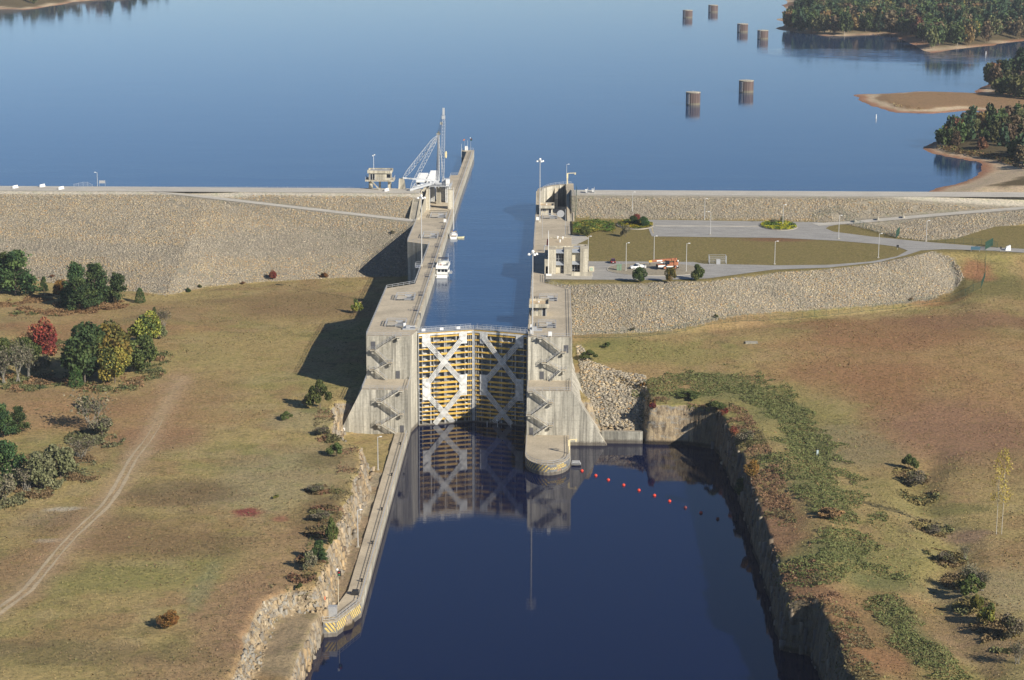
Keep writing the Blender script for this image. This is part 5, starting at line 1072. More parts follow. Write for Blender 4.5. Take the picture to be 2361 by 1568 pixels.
def crown_points(kind, n, g):
    """points in a unit tree: height 1, radius about .5 for round"""
    if kind in ('round', 'bush'):
        k = 22 if kind == 'round' else 14; u = g.normal(0, 1, (k, 3)); u /= np.linalg.norm(u, axis=1)[:, None]; r = g.uniform(.3, 1, k)**.5
        c = u*r[:, None]*np.array((.36, .36, .34)); c[:, 2] += .48
        if kind == 'bush': c[:, 2] = np.abs(u[:, 2]*r)*.6+.22; c[:, :2] *= 1.15
        rad = g.uniform(.10, .19, k); i = g.integers(0, k, n); v = g.normal(0, 1, (n, 3)); v /= np.linalg.norm(v, axis=1)[:, None]; P = c[i]+v*(rad[i]*g.uniform(.55, 1.05, n)**.5)[:, None]
        if kind == 'round': P[:, 2] = np.maximum(P[:, 2], .05+.1*g.uniform(0, 1, n))
        else: P[:, 2] = np.clip(P[:, 2], .02, 2)
        return P, i, k
    if kind == 'pine':
        k = 34; hz = np.sort(g.uniform(.08, .93, k)); az = g.uniform(0, 6.28, k); i = g.integers(0, k, n); L = (.40*(1-hz)**.75+.07)*g.uniform(.75, 1.1, k); f = g.uniform(.1, 1, n)**.6
        P = np.stack([np.cos(az[i])*L[i]*f, np.sin(az[i])*L[i]*f, hz[i]+.06*f-.02], -1)+g.normal(0, .045, (n, 3)); return P, i, k
    if kind == 'cedar':
        z = g.uniform(0.02, 1, n)**1.0; r = .36*np.sqrt(np.clip(1-z, 0, 1))*np.clip(z*6+.5, 0, 1)*g.uniform(.8, 1.05, n); a = g.uniform(0, 6.28, n); return np.stack([np.cos(a)*r, np.sin(a)*r, z], -1)+g.normal(0, .015, (n, 3)), (z*9).astype(int), 10
    if kind == 'slim':
        k = 16; hz = g.uniform(.42, .98, k); az = g.uniform(0, 6.28, k); i = g.integers(0, k, n); L = .10*np.clip((1.08-hz)*2.2, .2, 1); P = np.stack([np.cos(az[i])*L[i], np.sin(az[i])*L[i], hz[i]], -1)+g.normal(0, .028, (n, 3)); return P, i, k
def make_tree(name, kind, pal, n, size, seed, label, cat, trunk=True, bark=None, trunk_r=.018, group=None, height=1.0, dens_lim=1):
    """prototype of unit height at the origin"""
    g = np.random.default_rng(seed); P, i, k = crown_points(kind, n, g); V, F = cards(P, size, g); pal = np.array(pal); ci = g.integers(0, len(pal), k+1)
    pick = np.where(g.uniform(0, 1, n) < .7, ci[np.clip(i, 0, k)], g.integers(0, len(pal), n)); c = pal[pick]*g.uniform(.75, 1.25, (n, 1))
    t = thing(name, label, cat, (0, 0, 0), group); o = npmesh('crown', V, F, LEAF, False, np.repeat(c, 4, 0), t); ch = [(o, [])]
    if trunk:
        m = MB(); rr = random.Random(seed); top = (.55 if kind == 'round' else .9); m.tube((0, 0, -.03), (rr.uniform(-.015, .015), 0, top*.5), trunk_r, trunk_r*.7, 7); m.tube((0, 0, top*.5), (rr.uniform(-.02, .02), .01, top), trunk_r*.7, trunk_r*.25, 6)
        for q in range(7 if kind != 'cedar' else 0):
            a = rr.uniform(0, 6.28); z0 = rr.uniform(.22, .5)*top/.55*(.9 if kind == 'round' else .8); L = .26 if kind != 'slim' else .06; m.tube((0, 0, z0), (math.cos(a)*L, math.sin(a)*L, z0+.16), trunk_r*.4, trunk_r*.1, 5)
        ch.append((m.build('trunk', bark or BARK, t, local=True), []))
    return t, ch
def make_bare(name, seed, label, bark, twig_cols, n=420, spread=.42):
    """leafless grey shrub: many thin branching stems with a haze of twigs"""
    g = np.random.default_rng(seed); rr = random.Random(seed); t = thing(name, label, 'shrub', (0, 0, 0)); m = MB(); tips = []
    for k in range(9):
        a = rr.uniform(0, 6.28); L = rr.uniform(.3, 1)*spread; p0 = Vector((rr.uniform(-.08, .08), rr.uniform(-.08, .08), 0)); p1 = Vector((math.cos(a)*L*.5, math.sin(a)*L*.5, rr.uniform(.35, .55))); m.tube(p0, p1, .010, .006, 5)
        for j in range(6):
            p2 = p1+Vector((rr.uniform(-.2, .2), rr.uniform(-.2, .2), rr.uniform(.1, .42))); m.tube(p1, p2, .005, .002, 4); tips.append(p2); tips.append(p1.lerp(p2, .5))
    st = m.build('stems', bark, t, local=True); T = np.array([tuple(v) for v in tips]); P = T[g.integers(0, len(T), n)]+g.normal(0, .085, (n, 3)); P[:, 2] = np.clip(P[:, 2], .03, 1.05); V, F = cards(P, .055, g); c = np.array(twig_cols)[g.integers(0, len(twig_cols), n)]*g.uniform(.7, 1.25, (n, 1))
    o = npmesh('crown', V, F, LEAF, False, np.repeat(c, 4, 0), t); return t, [(st, []), (o, [])]
GR1 = [(.038, .070, .024), (.058, .095, .03), (.028, .055, .022), (.08, .115, .035)]; GR2 = [(.075, .10, .03), (.10, .125, .035), (.055, .08, .025), (.13, .14, .04)]
OL = [(.14, .13, .03), (.20, .16, .035), (.09, .095, .025), (.24, .17, .04), (.07, .08, .025)]; YG = [(.17, .18, .035), (.13, .15, .03), (.22, .20, .04), (.08, .105, .03)]
OR = [(.25, .13, .035), (.19, .10, .035), (.29, .17, .04), (.13, .09, .03)]; RD = [(.19, .03, .03), (.26, .05, .035), (.12, .025, .025), (.22, .09, .045)]; GY = [(.15, .13, .085), (.12, .11, .06), (.18, .155, .105), (.11, .115, .05)]; PG = [(.17, .19, .09), (.20, .21, .11), (.13, .15, .065)]
YL = [(.38, .28, .05), (.28, .22, .05), (.42, .33, .09)]; BR = [(.20, .11, .06), (.26, .14, .07), (.15, .09, .05)]
BARKG = plain('grey_bark', (.25, .23, .19), .9, 0, .3, 6)
PROTO = {}
for key, args in dict(
    pine=('pine_tree', 'pine', GR1, 5200, .052, 1, '-', 'tree'), pine2=('pine_tree', 'pine', GR1, 5200, .052, 2, '-', 'tree'), cedar=('cedar_tree', 'cedar', [(.05, .09, .025), (.035, .07, .02), (.07, .11, .03)], 1500, .06, 3, '-', 'tree'),
    dark=('broadleaf_tree', 'round', GR1, 5600, .052, 4, '-', 'tree'), green=('broadleaf_tree', 'round', GR2, 5600, .052, 5, '-', 'tree'), olive=('broadleaf_tree', 'round', OL, 5600, .052, 6, '-', 'tree'), yg=('broadleaf_tree', 'round', YG, 5200, .052, 7, '-', 'tree'),
    red=('maple_tree', 'round', RD, 4800, .052, 8, '-', 'tree'), orange=('broadleaf_tree', 'round', OR, 4800, .052, 9, '-', 'tree'), bush=('shrub', 'bush', GR2, 2600, .075, 10, '-', 'shrub'), obush=('shrub', 'bush', OR, 2600, .075, 11, '-', 'shrub'), rbush=('shrub', 'bush', RD, 900, .12, 12, '-', 'shrub'),
    ybush=('shrub', 'bush', YG, 1200, .11, 13, '-', 'shrub'), gbush=('shrub', 'bush', GY, 2200, .07, 14, '-', 'shrub'), pbush=('shrub', 'bush', PG, 2600, .075, 15, '-', 'shrub'), brush=('shrub', 'bush', BR, 1100, .10, 17, '-', 'shrub'), dbush=('shrub', 'bush', GR1, 2400, .075, 18, '-', 'shrub'), birch=('birch_tree', 'slim', YL, 620, .018, 16, '-', 'tree', True, BARKP, .006)).items():
    PROTO[key] = make_tree(*args)
PROTO['bare'] = make_bare('bare_shrub', 21, '-', BARKG, GY, 700); PROTO['bare2'] = make_bare('bare_tree', 22, '-', BARKG, [(.13, .12, .08), (.09, .10, .05), (.16, .14, .10)], 1100, .34)
USED = set()
def plant(key, px, py, hp, wp, label, group=None, pos=None):
    """plant a tree whose foot is seen at (px,py) of the photo; size measured there in pixels"""
    x, y, z = pos or hit(px, py); s = 4750/((y-CAMP.y)*.9768+(CAMP.z-z)*.2147); h = hp/s/.95*1.18; w_ = wp/s*1.25; src, ch = PROTO[key]
    if key in USED: o = copy_thing(src, ch, (x, y, z-.05))
    else: USED.add(key); o = src; o.location = (x, y, z-.05)
    rad = .84 if key in ('dark', 'green', 'olive', 'yg', 'red', 'orange') else .74 if key in ('pine', 'pine2') else .70 if key == 'cedar' else .26 if key == 'birch' else .9
    if 'bush' in key: h *= 1.3; w_ *= .88
    o.scale = (w_/rad, w_/rad, h); o.rotation_euler = (0, 0, random.uniform(0, 6.28)); o['label'] = label
    if group: o['group'] = group
    elif 'group' in o: del o['group']
    return o
LT = 'trees of the left meadow'
for a in (('pine2', 4, 676, 78, 56, 'large pine cut by the left edge of the photo below the dam slope'), ('pine', 36, 682, 82, 72, 'large pine at the foot of the dam slope nearest the left edge'), ('pine', 101, 673, 28, 15, 'small narrow young pine between the large pine and the gold tree'), ('orange', 140, 684, 36, 32, 'gold leaved small tree left of the pine clump'),
          ('pine2', 176, 704, 82, 46, 'tall pine, left one of the clump at the slope foot'), ('pine', 220, 702, 76, 52, 'tall pine, right one of the clump at the slope foot'), ('pine', 188, 716, 62, 44, 'pine in front of the clump at the slope foot'), ('pine2', 270, 697, 56, 42, 'pine standing alone right of the clump'), ('cedar', 323, 698, 28, 21, 'round topped dark cedar right of the lone pine'),
          ('cedar', 356, 723, 13, 9, 'tiny cedar in the meadow below the slope foot'), ('dark', 196, 882, 130, 100, 'very large dark green tree on the left of the round grove'), ('olive', 250, 868, 112, 88, 'large olive and gold tree in the middle of the round grove'), ('yg', 330, 792, 74, 66, 'yellow green tree at the upper right of the round grove'), ('green', 322, 856, 82, 66, 'green tree at the lower right of the round grove'),
          ('olive', 265, 884, 76, 62, 'smaller gold tipped tree at the front of the round grove'), ('cedar', 175, 891, 46, 28, 'pointed bright green cedar in front of the very large dark tree'), ('red', 100, 832, 90, 62, 'bright red maple at the left of the round grove'), ('green', 58, 842, 60, 56, 'dark green tree just left of the red maple'), ('green', 8, 852, 74, 60, 'green tree cut by the left edge beside the bare trees'),
          ('dark', 22, 1112, 92, 62, 'dark tree with orange tints at the left edge, lower grove'), ('pine', 8, 1008, 62, 40, 'pine cut by the left edge in mid meadow'), ('pine2', 44, 998, 52, 34, 'small leaning pine beside the one at the left edge'), ('pine', 198, 942, 24, 22, 'small pine top above the grey shrub')): plant(*a, LT)
BS = 'grey leafless shrubs of the left meadow'
for a in (('bare2', 42, 880, 76, 50, 'leafless pale stemmed tree left of the dark grove, middle one'), ('bare2', 8, 884, 70, 46, 'leafless pale stemmed tree at the left edge beside the dark grove'), ('bare2', 66, 872, 64, 36, 'leafless pale stemmed tree under the red maple'), ('gbush', 95, 866, 34, 40, 'dull shrub at the foot of the red maple'), ('bare', 378, 752, 34, 34, 'grey leafless shrub at the right of the yellow green tree, upper one'), ('pbush', 368, 782, 26, 36, 'grey green shrub touching the yellow green tree'),
          ('bare', 212, 992, 74, 82, 'large grey leafless shrub with a dark shadow, under the small pine top'), ('gbush', 236, 1006, 34, 54, 'grey shrub with white stems right of the large grey shrub'), ('bare', 188, 1056, 40, 64, 'low grey leafless shrub above the pale green thicket'), ('pbush', 140, 1102, 58, 74, 'pale green shrub of the lower left thicket'), ('pbush', 96, 1126, 60, 70, 'pale green shrub with white fallen stems, lower left thicket'), ('bare', 62, 1132, 52, 60, 'grey leafless shrub at the bottom of the lower left thicket'),
          ('gbush', 12, 1154, 44, 56, 'grey green shrub cut by the left edge, bottom of the thicket')): plant(*a, BS)
SG = 'shrubs scattered along the banks'
for a in (('red', 629, 646, 20, 15, 'small crimson tree at the foot of the dam slope'), ('obush', 747, 641, 11, 16, 'rust coloured bush at the slope foot near the shadow'), ('dbush', 434, 674, 8, 12, 'tiny dark bush on the slope foot rocks'), ('ybush', 822, 722, 24, 22, 'yellow green bush at the edge of the big shadow'), ('bush', 738, 942, 46, 50, 'green olive shrub at the lower edge of the big shadow'), ('gbush', 712, 938, 20, 30, 'dull low shrub left of the olive shrub by the shadow'),
          ('bush', 661, 968, 14, 26, 'small green bush in the grass left of the rock ledge'), ('bush', 776, 1052, 22, 38, 'green shrub on top of the rock face below the ledge'), ('gbush', 745, 1004, 16, 34, 'dull green low bush on the rock ledge'), ('orange', 388, 1446, 34, 44, 'round orange and yellow bush with black shadow in the near left meadow'), ('pine', 734, 1292, 38, 30, 'small bushy pine on the left bank, middle of three near the rock face'), ('gbush', 715, 1314, 32, 34, 'grey green shrub just below the small bushy pine'),
          ('bush', 766, 1262, 46, 30, 'bright green shrub, upper one of three near the rock face'), ('bush', 691, 1366, 11, 18, 'tiny bright green bush above the grey rock'), ('ybush', 638, 1150, 8, 14, 'pale bush in the grass left of the rock face'),
          ('pine2', 1709, 1152, 42, 28, 'small pine at the rim of the right rock wall'), ('orange', 1732, 1100, 36, 30, 'orange tree at the rim of the right rock wall'), ('gbush', 1718, 1026, 26, 38, 'dull shrub at the top of the right rock wall'), ('rbush', 1692, 1001, 16, 16, 'red bush at the top of the right rock wall, lower one'), ('rbush', 1671, 958, 15, 14, 'red bush at the corner of the sunlit rock face'), ('bush', 1648, 954, 16, 40, 'green bush at the corner of the sunlit rock face'),
          ('brush', 1911, 1192, 22, 52, 'pinkish brown shrub right of the green vines'), ('bush', 2095, 1084, 26, 34, 'green shrub in the right hand gully, topmost'), ('gbush', 2110, 1122, 26, 50, 'dull olive shrub in the right hand gully below the green one'), ('ybush', 2279, 1436, 34, 38, 'bright yellow green bush near the lower right edge'), ('yg', 2252, 1408, 40, 24, 'small yellow leaved tree left of the bright bush'), ('bare2', 2234, 1352, 44, 44, 'bare stemmed sapling in the lower gully, left one'), ('bare2', 2264, 1362, 40, 40, 'bare stemmed sapling in the lower gully, right one'), ('bush', 2240, 1372, 34, 54, 'olive shrub at the foot of the bare saplings'),
          ('bush', 1359, 829, 15, 36, 'green bush in the grass beside the right lock block'), ('bush', 1400, 802, 9, 20, 'small green bush below the green fence'), ('obush', 1482, 896, 10, 12, 'small orange bush at the top of the rock fill'), ('obush', 1505, 1000-64, 12, 14, 'orange bush above the sunlit rock face'), ('rbush', 1503, 990, 15, 14, 'red brown bush at the foot of the shaded rock cutting'), ('bush', 1700, 1290, 24, 20, 'dark bush hanging on the shaded right rock wall'),
          ('bare', 2225, 1290, 30, 24, 'bare sapling above the bare earth bank'), ('gbush', 2180, 1300, 22, 40, 'dull shrub in the gully beside the bare earth'), ('gbush', 2330, 1470, 40, 50, 'grey shrub at the lower right edge'), ('bare', 2345, 1530, 44, 46, 'grey leafless shrub in the lower right corner'), ('bush', 1595, 918, 10, 60, 'low green growth on top of the sunlit rock face'), ('gbush', 2150, 1230, 14, 40, 'low olive growth in the gully left of the earth bank'), ('gbush', 740, 1200, 16, 44, 'low brownish shrub on the rim above the quay strip'), ('gbush', 730, 1135, 14, 40, 'low brownish shrub on the rim, upper one')): plant(*a, SG)
for a in (('birch', 2297, 1232, 158, 28, 'left of the two tall yellow birches with bare white trunks'), ('birch', 2309, 1232, 164, 32, 'right of the two tall yellow birches with bare white trunks')): plant(*a, 'two yellow birches')
PK = 'small trees planted round the car park'
for a in (('dark', 1462, 519, 20, 23, 'round dark tree on the planting island, left one'), ('dark', 1485, 523, 22, 24, 'round dark tree on the planting island, right one'), ('red', 1468, 510, 16, 16, 'small red leaved tree behind the dark island trees'), ('green', 1350, 545, 24, 20, 'young tree on the grass by the right lock wall'), ('gbush', 1442, 546, 20, 20, 'thin grey leaved sapling at the lawn edge below the island'),
          ('dark', 1475, 652, 34, 29, 'young tree on the near verge in front of the pickup'), ('olive', 1546, 652, 32, 20, 'young yellowish tree on the near verge in front of the crane truck'), ('green', 1606, 647, 36, 27, 'young tree on the near verge at the end of the gravel island'), ('bare', 1782, 517, 12, 16, 'leafless shrub on the far planting island'), ('bare', 1803, 515, 14, 14, 'leafless brownish shrub on the far island beside the lamp post')): plant(*a, PK)
# hedges on the islands
def hedge(name, poly, n, h, pal, lab, z=29.15, size=.5, seed=3, kind=None, cat='hedge'):
    g = np.random.default_rng(seed); xs = [p[0] for p in poly]; ys = [p[1] for p in poly]; X = g.uniform(min(xs), max(xs), n*3); Y = g.uniform(min(ys), max(ys), n*3); k = in_poly(X, Y, poly); X = X[k][:n]; Y = Y[k][:n]; n = len(X)
    H = h*(.55+.45*vnoise(X, Y, 2.2, 2, seed)); P = np.stack([X, Y, z+H*g.uniform(0.2, 1, n)**.5], -1); V, F = cards(P, size, g); c = np.array(pal)[np.clip(((vnoise(X, Y, 3, 2, seed+5)+.6)/1.2*len(pal)).astype(int), 0, len(pal)-1)]*g.uniform(.7, 1.3, (n, 1)); o = npmesh(name, V, F, LEAF, False, np.repeat(c, 4, 0))
    tag(o, lab, None if kind else cat, None, kind); return o
HG = [(.045, .08, .02), (.07, .11, .02), (.10, .14, .025)]; HY = [(.25, .24, .02), (.32, .28, .02), (.16, .18, .02)]
hedge('hedge', [(31.5, 181), (36, 180), (43, 186), (46.5, 184), (48, 188), (47.8, 207), (42, 212), (36, 210), (31.5, 203)], 3200, 1.7, HG+[(.18, .16, .03)], 'mixed green hedge bed beside the upper right lock wall', 29, .55, 5)
hedge('hedge', ellipse(56.3, 203, 7.0, 10.3), 2600, 1.2, HY+HG, 'yellow green hedge covering the island with the two dark trees', 29.15, .5, 6); hedge('hedge', ellipse(113, 202.5, 7.0, 10.4), 2600, 1.1, HG+HY, 'green and yellow hedge covering the far planting island', 29.15, .5, 7)
# ground growth: grass tufts, weeds, vines
def tufts(name, n, box, size, lab, seed, palf, mask=None, hgt_=.5):
    g = np.random.default_rng(seed); X = g.uniform(box[0], box[1], n); Y = g.uniform(box[2], box[3], n); k = mask(X, Y); X, Y = X[k], Y[k]; Zz = hgt(X, Y); n = len(X)
    P = np.stack([X, Y, Zz+hgt_*.35*g.uniform(0, 1, n)], -1); V, F = cards(P, size, g, .2); c = palf(X, Y, g); o = npmesh(name, V, F, LEAF, False, np.repeat(c, 4, 0)); tag(o, lab, kind='stuff'); return o
def meadow(X, Y): return (sdf(X, Y, PLATEAU) > 2)&(sdf(X, Y, POOL) > 2.5)&(sdf(X, Y, LEDGE) > 1)&(sdf(X, Y, BENCH) > 1)&(sdf(X, Y, RIPR) > .5)&(sdf(X, Y, CUTR) > 1)&(sdf(X, Y, SL) > 1)&~((X > -33)&(X < 31)&(Y > -21))&(Y < np.where(X < 0, toeL(X)-1, 150))
def trackm(X, Y):
    d = np.full(X.shape, 1e9)
    for a, b in zip(trk[:-1], trk[1:]): ex, ey = b[0]-a[0], b[1]-a[1]; t = np.clip(((X-a[0])*ex+(Y-a[1])*ey)/(ex*ex+ey*ey), 0, 1); d = np.minimum(d, np.hypot(X-a[0]-t*ex, Y-a[1]-t*ey))
    return d
def colat(X, Y):
    i = np.clip(np.searchsorted(XA, X), 0, len(XA)-1); j = np.clip(np.searchsorted(YA, Y), 0, len(YA)-1); return col[j, i]
tufts('dry_grass', 110000, (-200, -24, -245, 182), .3, 'dry olive and tan meadow grass of the left bank', 51, lambda X, Y, g: colat(X, Y)*.86*g.choice([.82, .93, 1.05, 1.22], (len(X), 1), p=[.25, .3, .25, .2]), lambda X, Y: meadow(X, Y)&(vnoise(X, Y, 9, 4, 52) > -.25)&(trackm(X, Y) > 3))
tufts('dry_grass', 100000, (48, 240, -245, 150), .32, 'dry rusty meadow grass of the right bank', 53, lambda X, Y, g: colat(X, Y)*.86*g.choice([.8, .92, 1.05, 1.24], (len(X), 1), p=[.25, .3, .25, .2]), lambda X, Y: meadow(X, Y)&(vnoise(X, Y, 8, 4, 54) > -.3))
tufts('weeds', 16000, (-200, -24, -245, 170), .5, 'dark brown dead weed patches of the left meadow', 55, lambda X, Y, g: np.array([(.15, .115, .06), (.18, .13, .065), (.14, .13, .055)])[g.integers(0, 3, len(X))]*g.uniform(.7, 1.3, (len(X), 1)), lambda X, Y: meadow(X, Y)&(vnoise(X, Y, 16, 5, 56) > .16)&(trackm(X, Y) > 4), .7)
tufts('weeds', 22000, (48, 240, -245, 150), .5, 'dark brown and rusty weed patches of the right meadow', 57, lambda X, Y, g: np.array([(.18, .115, .055), (.21, .125, .06), (.15, .135, .055)])[g.integers(0, 3, len(X))]*g.uniform(.7, 1.3, (len(X), 1)), lambda X, Y: meadow(X, Y)&(vnoise(X, Y, 16, 5, 58) > .08), .7)
VINES = [([(1540, 895), (1640, 872), (1760, 905), (1835, 960), (1868, 1050), (1900, 1130), (1930, 1172)], 6.0), ([(1840, 1315), (1900, 1295), (1955, 1250)], 4.5), ([(1880, 1335), (1990, 1305), (2050, 1328)], 3.0), ([(2045, 1395), (2100, 1470), (2190, 1545)], 4.0), ([(1790, 1060), (1850, 1100)], 3.5)]
VINES = [([hit(*q)[:2] for q in pts], w_) for pts, w_ in VINES]
def vinemask(X, Y):
    m_ = np.zeros(X.shape, bool)
    for pts, w_ in VINES:
        for a, b in zip(pts[:-1], pts[1:]): ex, ey = b[0]-a[0], b[1]-a[1]; t = np.clip(((X-a[0])*ex+(Y-a[1])*ey)/(ex*ex+ey*ey), 0, 1); m_ |= np.hypot(X-a[0]-t*ex, (Y-a[1]-t*ey)*.75)+vnoise(X, Y, 7, 4, 33)*w_*1.6 < w_*1.15
    return m_
def vines(n, box, seed):
    g = np.random.default_rng(seed); X = g.uniform(box[0], box[1], n); Y = g.uniform(box[2], box[3], n); k = vinemask(X, Y)&(sdf(X, Y, POOL) > 1)&(X > 40); X, Y = X[k], Y[k]; Zz = hgt(X, Y); B_ = np.clip(vnoise(X, Y, 2.6, 2, 61)+.35, 0, 1)*.85
    P = np.stack([X, Y, Zz+B_*g.uniform(.6, 1, len(X))], -1); V, F = cards(P, .42, g, .4); c = np.array([(.095, .11, .038), (.125, .14, .048), (.165, .165, .06), (.22, .185, .08)])[np.clip((B_*1.6+g.uniform(0, 1.4, len(X))).astype(int), 0, 3)]*g.uniform(.75, 1.2, (len(X), 1)); o = npmesh('vines', V, F, LEAF, False, np.repeat(c, 4, 0)); tag(o, 'lumpy green vines covering the mounds of the right bank', kind='stuff')
vines(330000, (48, 160, -240, 40), 60)
def rimgrowth():
    g = np.random.default_rng(71); n = 110000; X = g.uniform(50, 95, n); Y = g.uniform(-240, 0, n); d = sdf(X, Y, POOL); k = (d > .8)&(d < 10)&(X > 50)&(vnoise(X, Y, 6, 3, 72) > -.15); X2 = g.uniform(-44, -24, 20000); Y2 = g.uniform(-185, -25, 20000); d2 = np.minimum(sdf(X2, Y2, LEDGE), sdf(X2, Y2, BENCH)); k2 = (d2 > 1.5)&(d2 < 8)&(vnoise(X2, Y2, 5, 3, 73) > 0)
    X = np.concatenate([X[k], X2[k2]]); Y = np.concatenate([Y[k], Y2[k2]]); Zz = hgt(X, Y); B_ = np.clip(vnoise(X, Y, 2.0, 2, 74)+.3, 0, 1)*1.0; P = np.stack([X, Y, Zz+B_*g.uniform(.3, 1, len(X))], -1); V, F = cards(P, .42, g, .2)
    c = np.array([(.20, .13, .07), (.24, .155, .08), (.17, .15, .07), (.13, .135, .05)])[np.clip(((vnoise(X, Y, 9, 2, 75)+.8)*2.6).astype(int), 0, 3)]*g.uniform(.7, 1.3, (len(X), 1)); o = npmesh('brushwood', V, F, LEAF, False, np.repeat(c, 4, 0)); tag(o, 'rusty brown brushwood along the rims of the rock walls', kind='stuff')
rimgrowth()

# broken rock along the cuts
def crags(name, edge, box, n, lab, seed, pal, dmin=-1.2, dmax=2.4, smin=.4, smax=1.35, msk=None):
    g = np.random.default_rng(seed); X = g.uniform(box[0], box[1], n); Y = g.uniform(box[2], box[3], n); d = sdf(X, Y, edge); k = (d > dmin)&(d < dmax)
    if msk is not None: k &= msk(X, Y)
    X, Y = X[k], Y[k]; n = len(X); Zr = hgt(X, Y); k = Zr > -.8; X, Y, Zr = X[k], Y[k], Zr[k]; n = len(X)
    size = smin+(smax-smin)*g.power(.6, n); B = np.array([(-1, -1, -1), (1, -1, -1), (1, 1, -1), (-1, 1, -1), (-1, -1, 1), (1, -1, 1), (1, 1, 1), (-1, 1, 1)], float)*.5
    P = B[None]*(1+g.uniform(-.22, .22, (n, 8, 3)))*np.stack([g.uniform(.4, .9, n), g.uniform(.5, 1.4, n), g.uniform(1.4, 3.6, n)], -1)[:, None]*size[:, None, None]; a = g.normal(0, .28, n); ca, sa = np.cos(a), np.sin(a); x, y = P[..., 0].copy(), P[..., 1].copy(); x, y = x*ca[:, None]-y*sa[:, None], x*sa[:, None]+y*ca[:, None]
    V = np.stack([x+X[:, None], y+Y[:, None], P[..., 2]+(Zr-size*1.05)[:, None]], -1).reshape(-1, 3); Fb = np.array([(3, 2, 1, 0), (4, 5, 6, 7), (0, 1, 5, 4), (1, 2, 6, 5), (2, 3, 7, 6), (3, 0, 4, 7)]); F = (Fb[None]+8*np.arange(n)[:, None, None]).reshape(-1, 4)
    c = np.array(pal)[np.clip(((vnoise(X, Y*1.0, 5, 3, seed)+.75)*len(pal)/1.5).astype(int), 0, len(pal)-1)]*g.uniform(.8, 1.2, (n, 1)); tag(npmesh(name, V, F, ROCKM, False, np.repeat(c, 8, 0)), lab, kind='stuff')
OCH = [(.38, .275, .15), (.31, .225, .125), (.20, .155, .10), (.23, .20, .155), (.34, .27, .18), (.14, .10, .065)]
crags('broken_rock', LEDGE, (-44, -20, -182, -20), 6500, 'ochre broken rock face behind the quay strip', 81, OCH, -.2, 2.3, msk=lambda X, Y: (X < -23.2)&(sdf(X, Y, POOL) > 1.5)&(Y > -183))
crags('broken_rock', BENCH, (-44, -22, -300, -178), 6000, 'pale and grey broken rock round the lower left bench', 82, [(.38, .31, .21), (.26, .24, .20), (.31, .235, .14), (.19, .165, .13), (.42, .37, .28)], -.3, 2.9, .35, .95, msk=lambda X, Y: X < -26)
crags('broken_rock', POOL, (-32, -24, -300, -184), 2600, 'ochre rock edge of the bench above the water', 83, OCH, -.3, 1.6, .4, 1.2)
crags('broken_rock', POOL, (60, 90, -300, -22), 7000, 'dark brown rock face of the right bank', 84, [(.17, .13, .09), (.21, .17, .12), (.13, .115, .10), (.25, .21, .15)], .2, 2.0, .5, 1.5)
# rough growth round the left groves
def under(pts, r, seed, pal, lab, n=9000, h=.9):
    g = np.random.default_rng(seed); C_ = [hit(*p)[:2] for p in pts]; i = g.integers(0, len(C_), n); a = g.uniform(0, 6.28, n); q = r*g.uniform(0, 1, n)**.6; X = np.array([C_[j][0] for j in i])+np.cos(a)*q; Y = np.array([C_[j][1] for j in i])+np.sin(a)*q*1.3; k = meadow(X, Y)&(vnoise(X, Y, 5, 3, seed) > -.2); X, Y = X[k], Y[k]
    P = np.stack([X, Y, hgt(X, Y)+h*g.uniform(0, 1, len(X))*np.clip(vnoise(X, Y, 4, 2, seed+1)+.6, 0, 1)], -1); V, F = cards(P, .6, g, .2); c = np.array(pal)[np.clip(((vnoise(X, Y, 6, 3, seed+2)+.7)*len(pal)/1.4).astype(int), 0, len(pal)-1)]*g.uniform(.7, 1.25, (len(X), 1)); tag(npmesh('undergrowth', V, F, LEAF, False, np.repeat(c, 4, 0)), lab, kind='stuff')
under([(20, 700), (90, 690), (160, 700), (210, 715), (260, 705), (60, 720), (140, 720)], 6, 91, [(.09, .10, .035), (.16, .09, .045), (.20, .12, .06)], 'brown and green undergrowth below the pines at the slope foot')
under([(10, 880), (60, 890), (110, 880), (150, 875), (220, 890), (280, 890), (330, 865), (350, 830), (90, 780), (40, 800), (130, 800)], 7, 92, [(.06, .075, .03), (.10, .10, .04), (.19, .11, .06), (.13, .09, .05)], 'rough undergrowth round the large grove', 14000)
under([(200, 1010), (240, 1020), (170, 1070), (120, 1110), (70, 1140), (20, 1150), (20, 1110), (110, 1060), (180, 1100)], 6, 93, [(.10, .105, .045), (.14, .14, .07), (.16, .11, .055)], 'rough undergrowth of the lower left thicket', 12000)
under([(2100, 1100), (2120, 1150), (2150, 1220), (2180, 1290), (2220, 1340), (2250, 1400), (2290, 1440), (2320, 1480)], 5, 94, [(.11, .11, .045), (.16, .12, .05), (.13, .085, .045)], 'weedy growth along the right hand gully', 9000)
under([(735, 1130), (745, 1180), (735, 1230), (720, 1290), (700, 1330), (760, 1010)], 3.6, 95, [(.15, .12, .05), (.19, .12, .06), (.13, .13, .05)], 'brown growth on the left rim above the quay strip', 5000)

for i, (px, py, k_) in enumerate(((120, 640, 'brush'), (460, 664, 'bush'), (560, 655, 'brush'), (905, 540, 'gbush'), (1650, 735, 'bush'), (2100, 694, 'brush'), (1460, 764, 'gbush'))): plant(k_, px, py, 6, 10, 'low %s weed clump on the rock facing edge, %s' % ({'brush': 'brown', 'bush': 'green', 'gbush': 'dull'}[k_], ('far left slope', 'left slope foot beside the tiny bush', 'middle of the left slope foot', 'ramp end by the lock', 'right slope foot left of the dip', 'right slope foot near the fence corner', 'right slope foot by the lock')[i]), 'weed clumps on the rock facing')
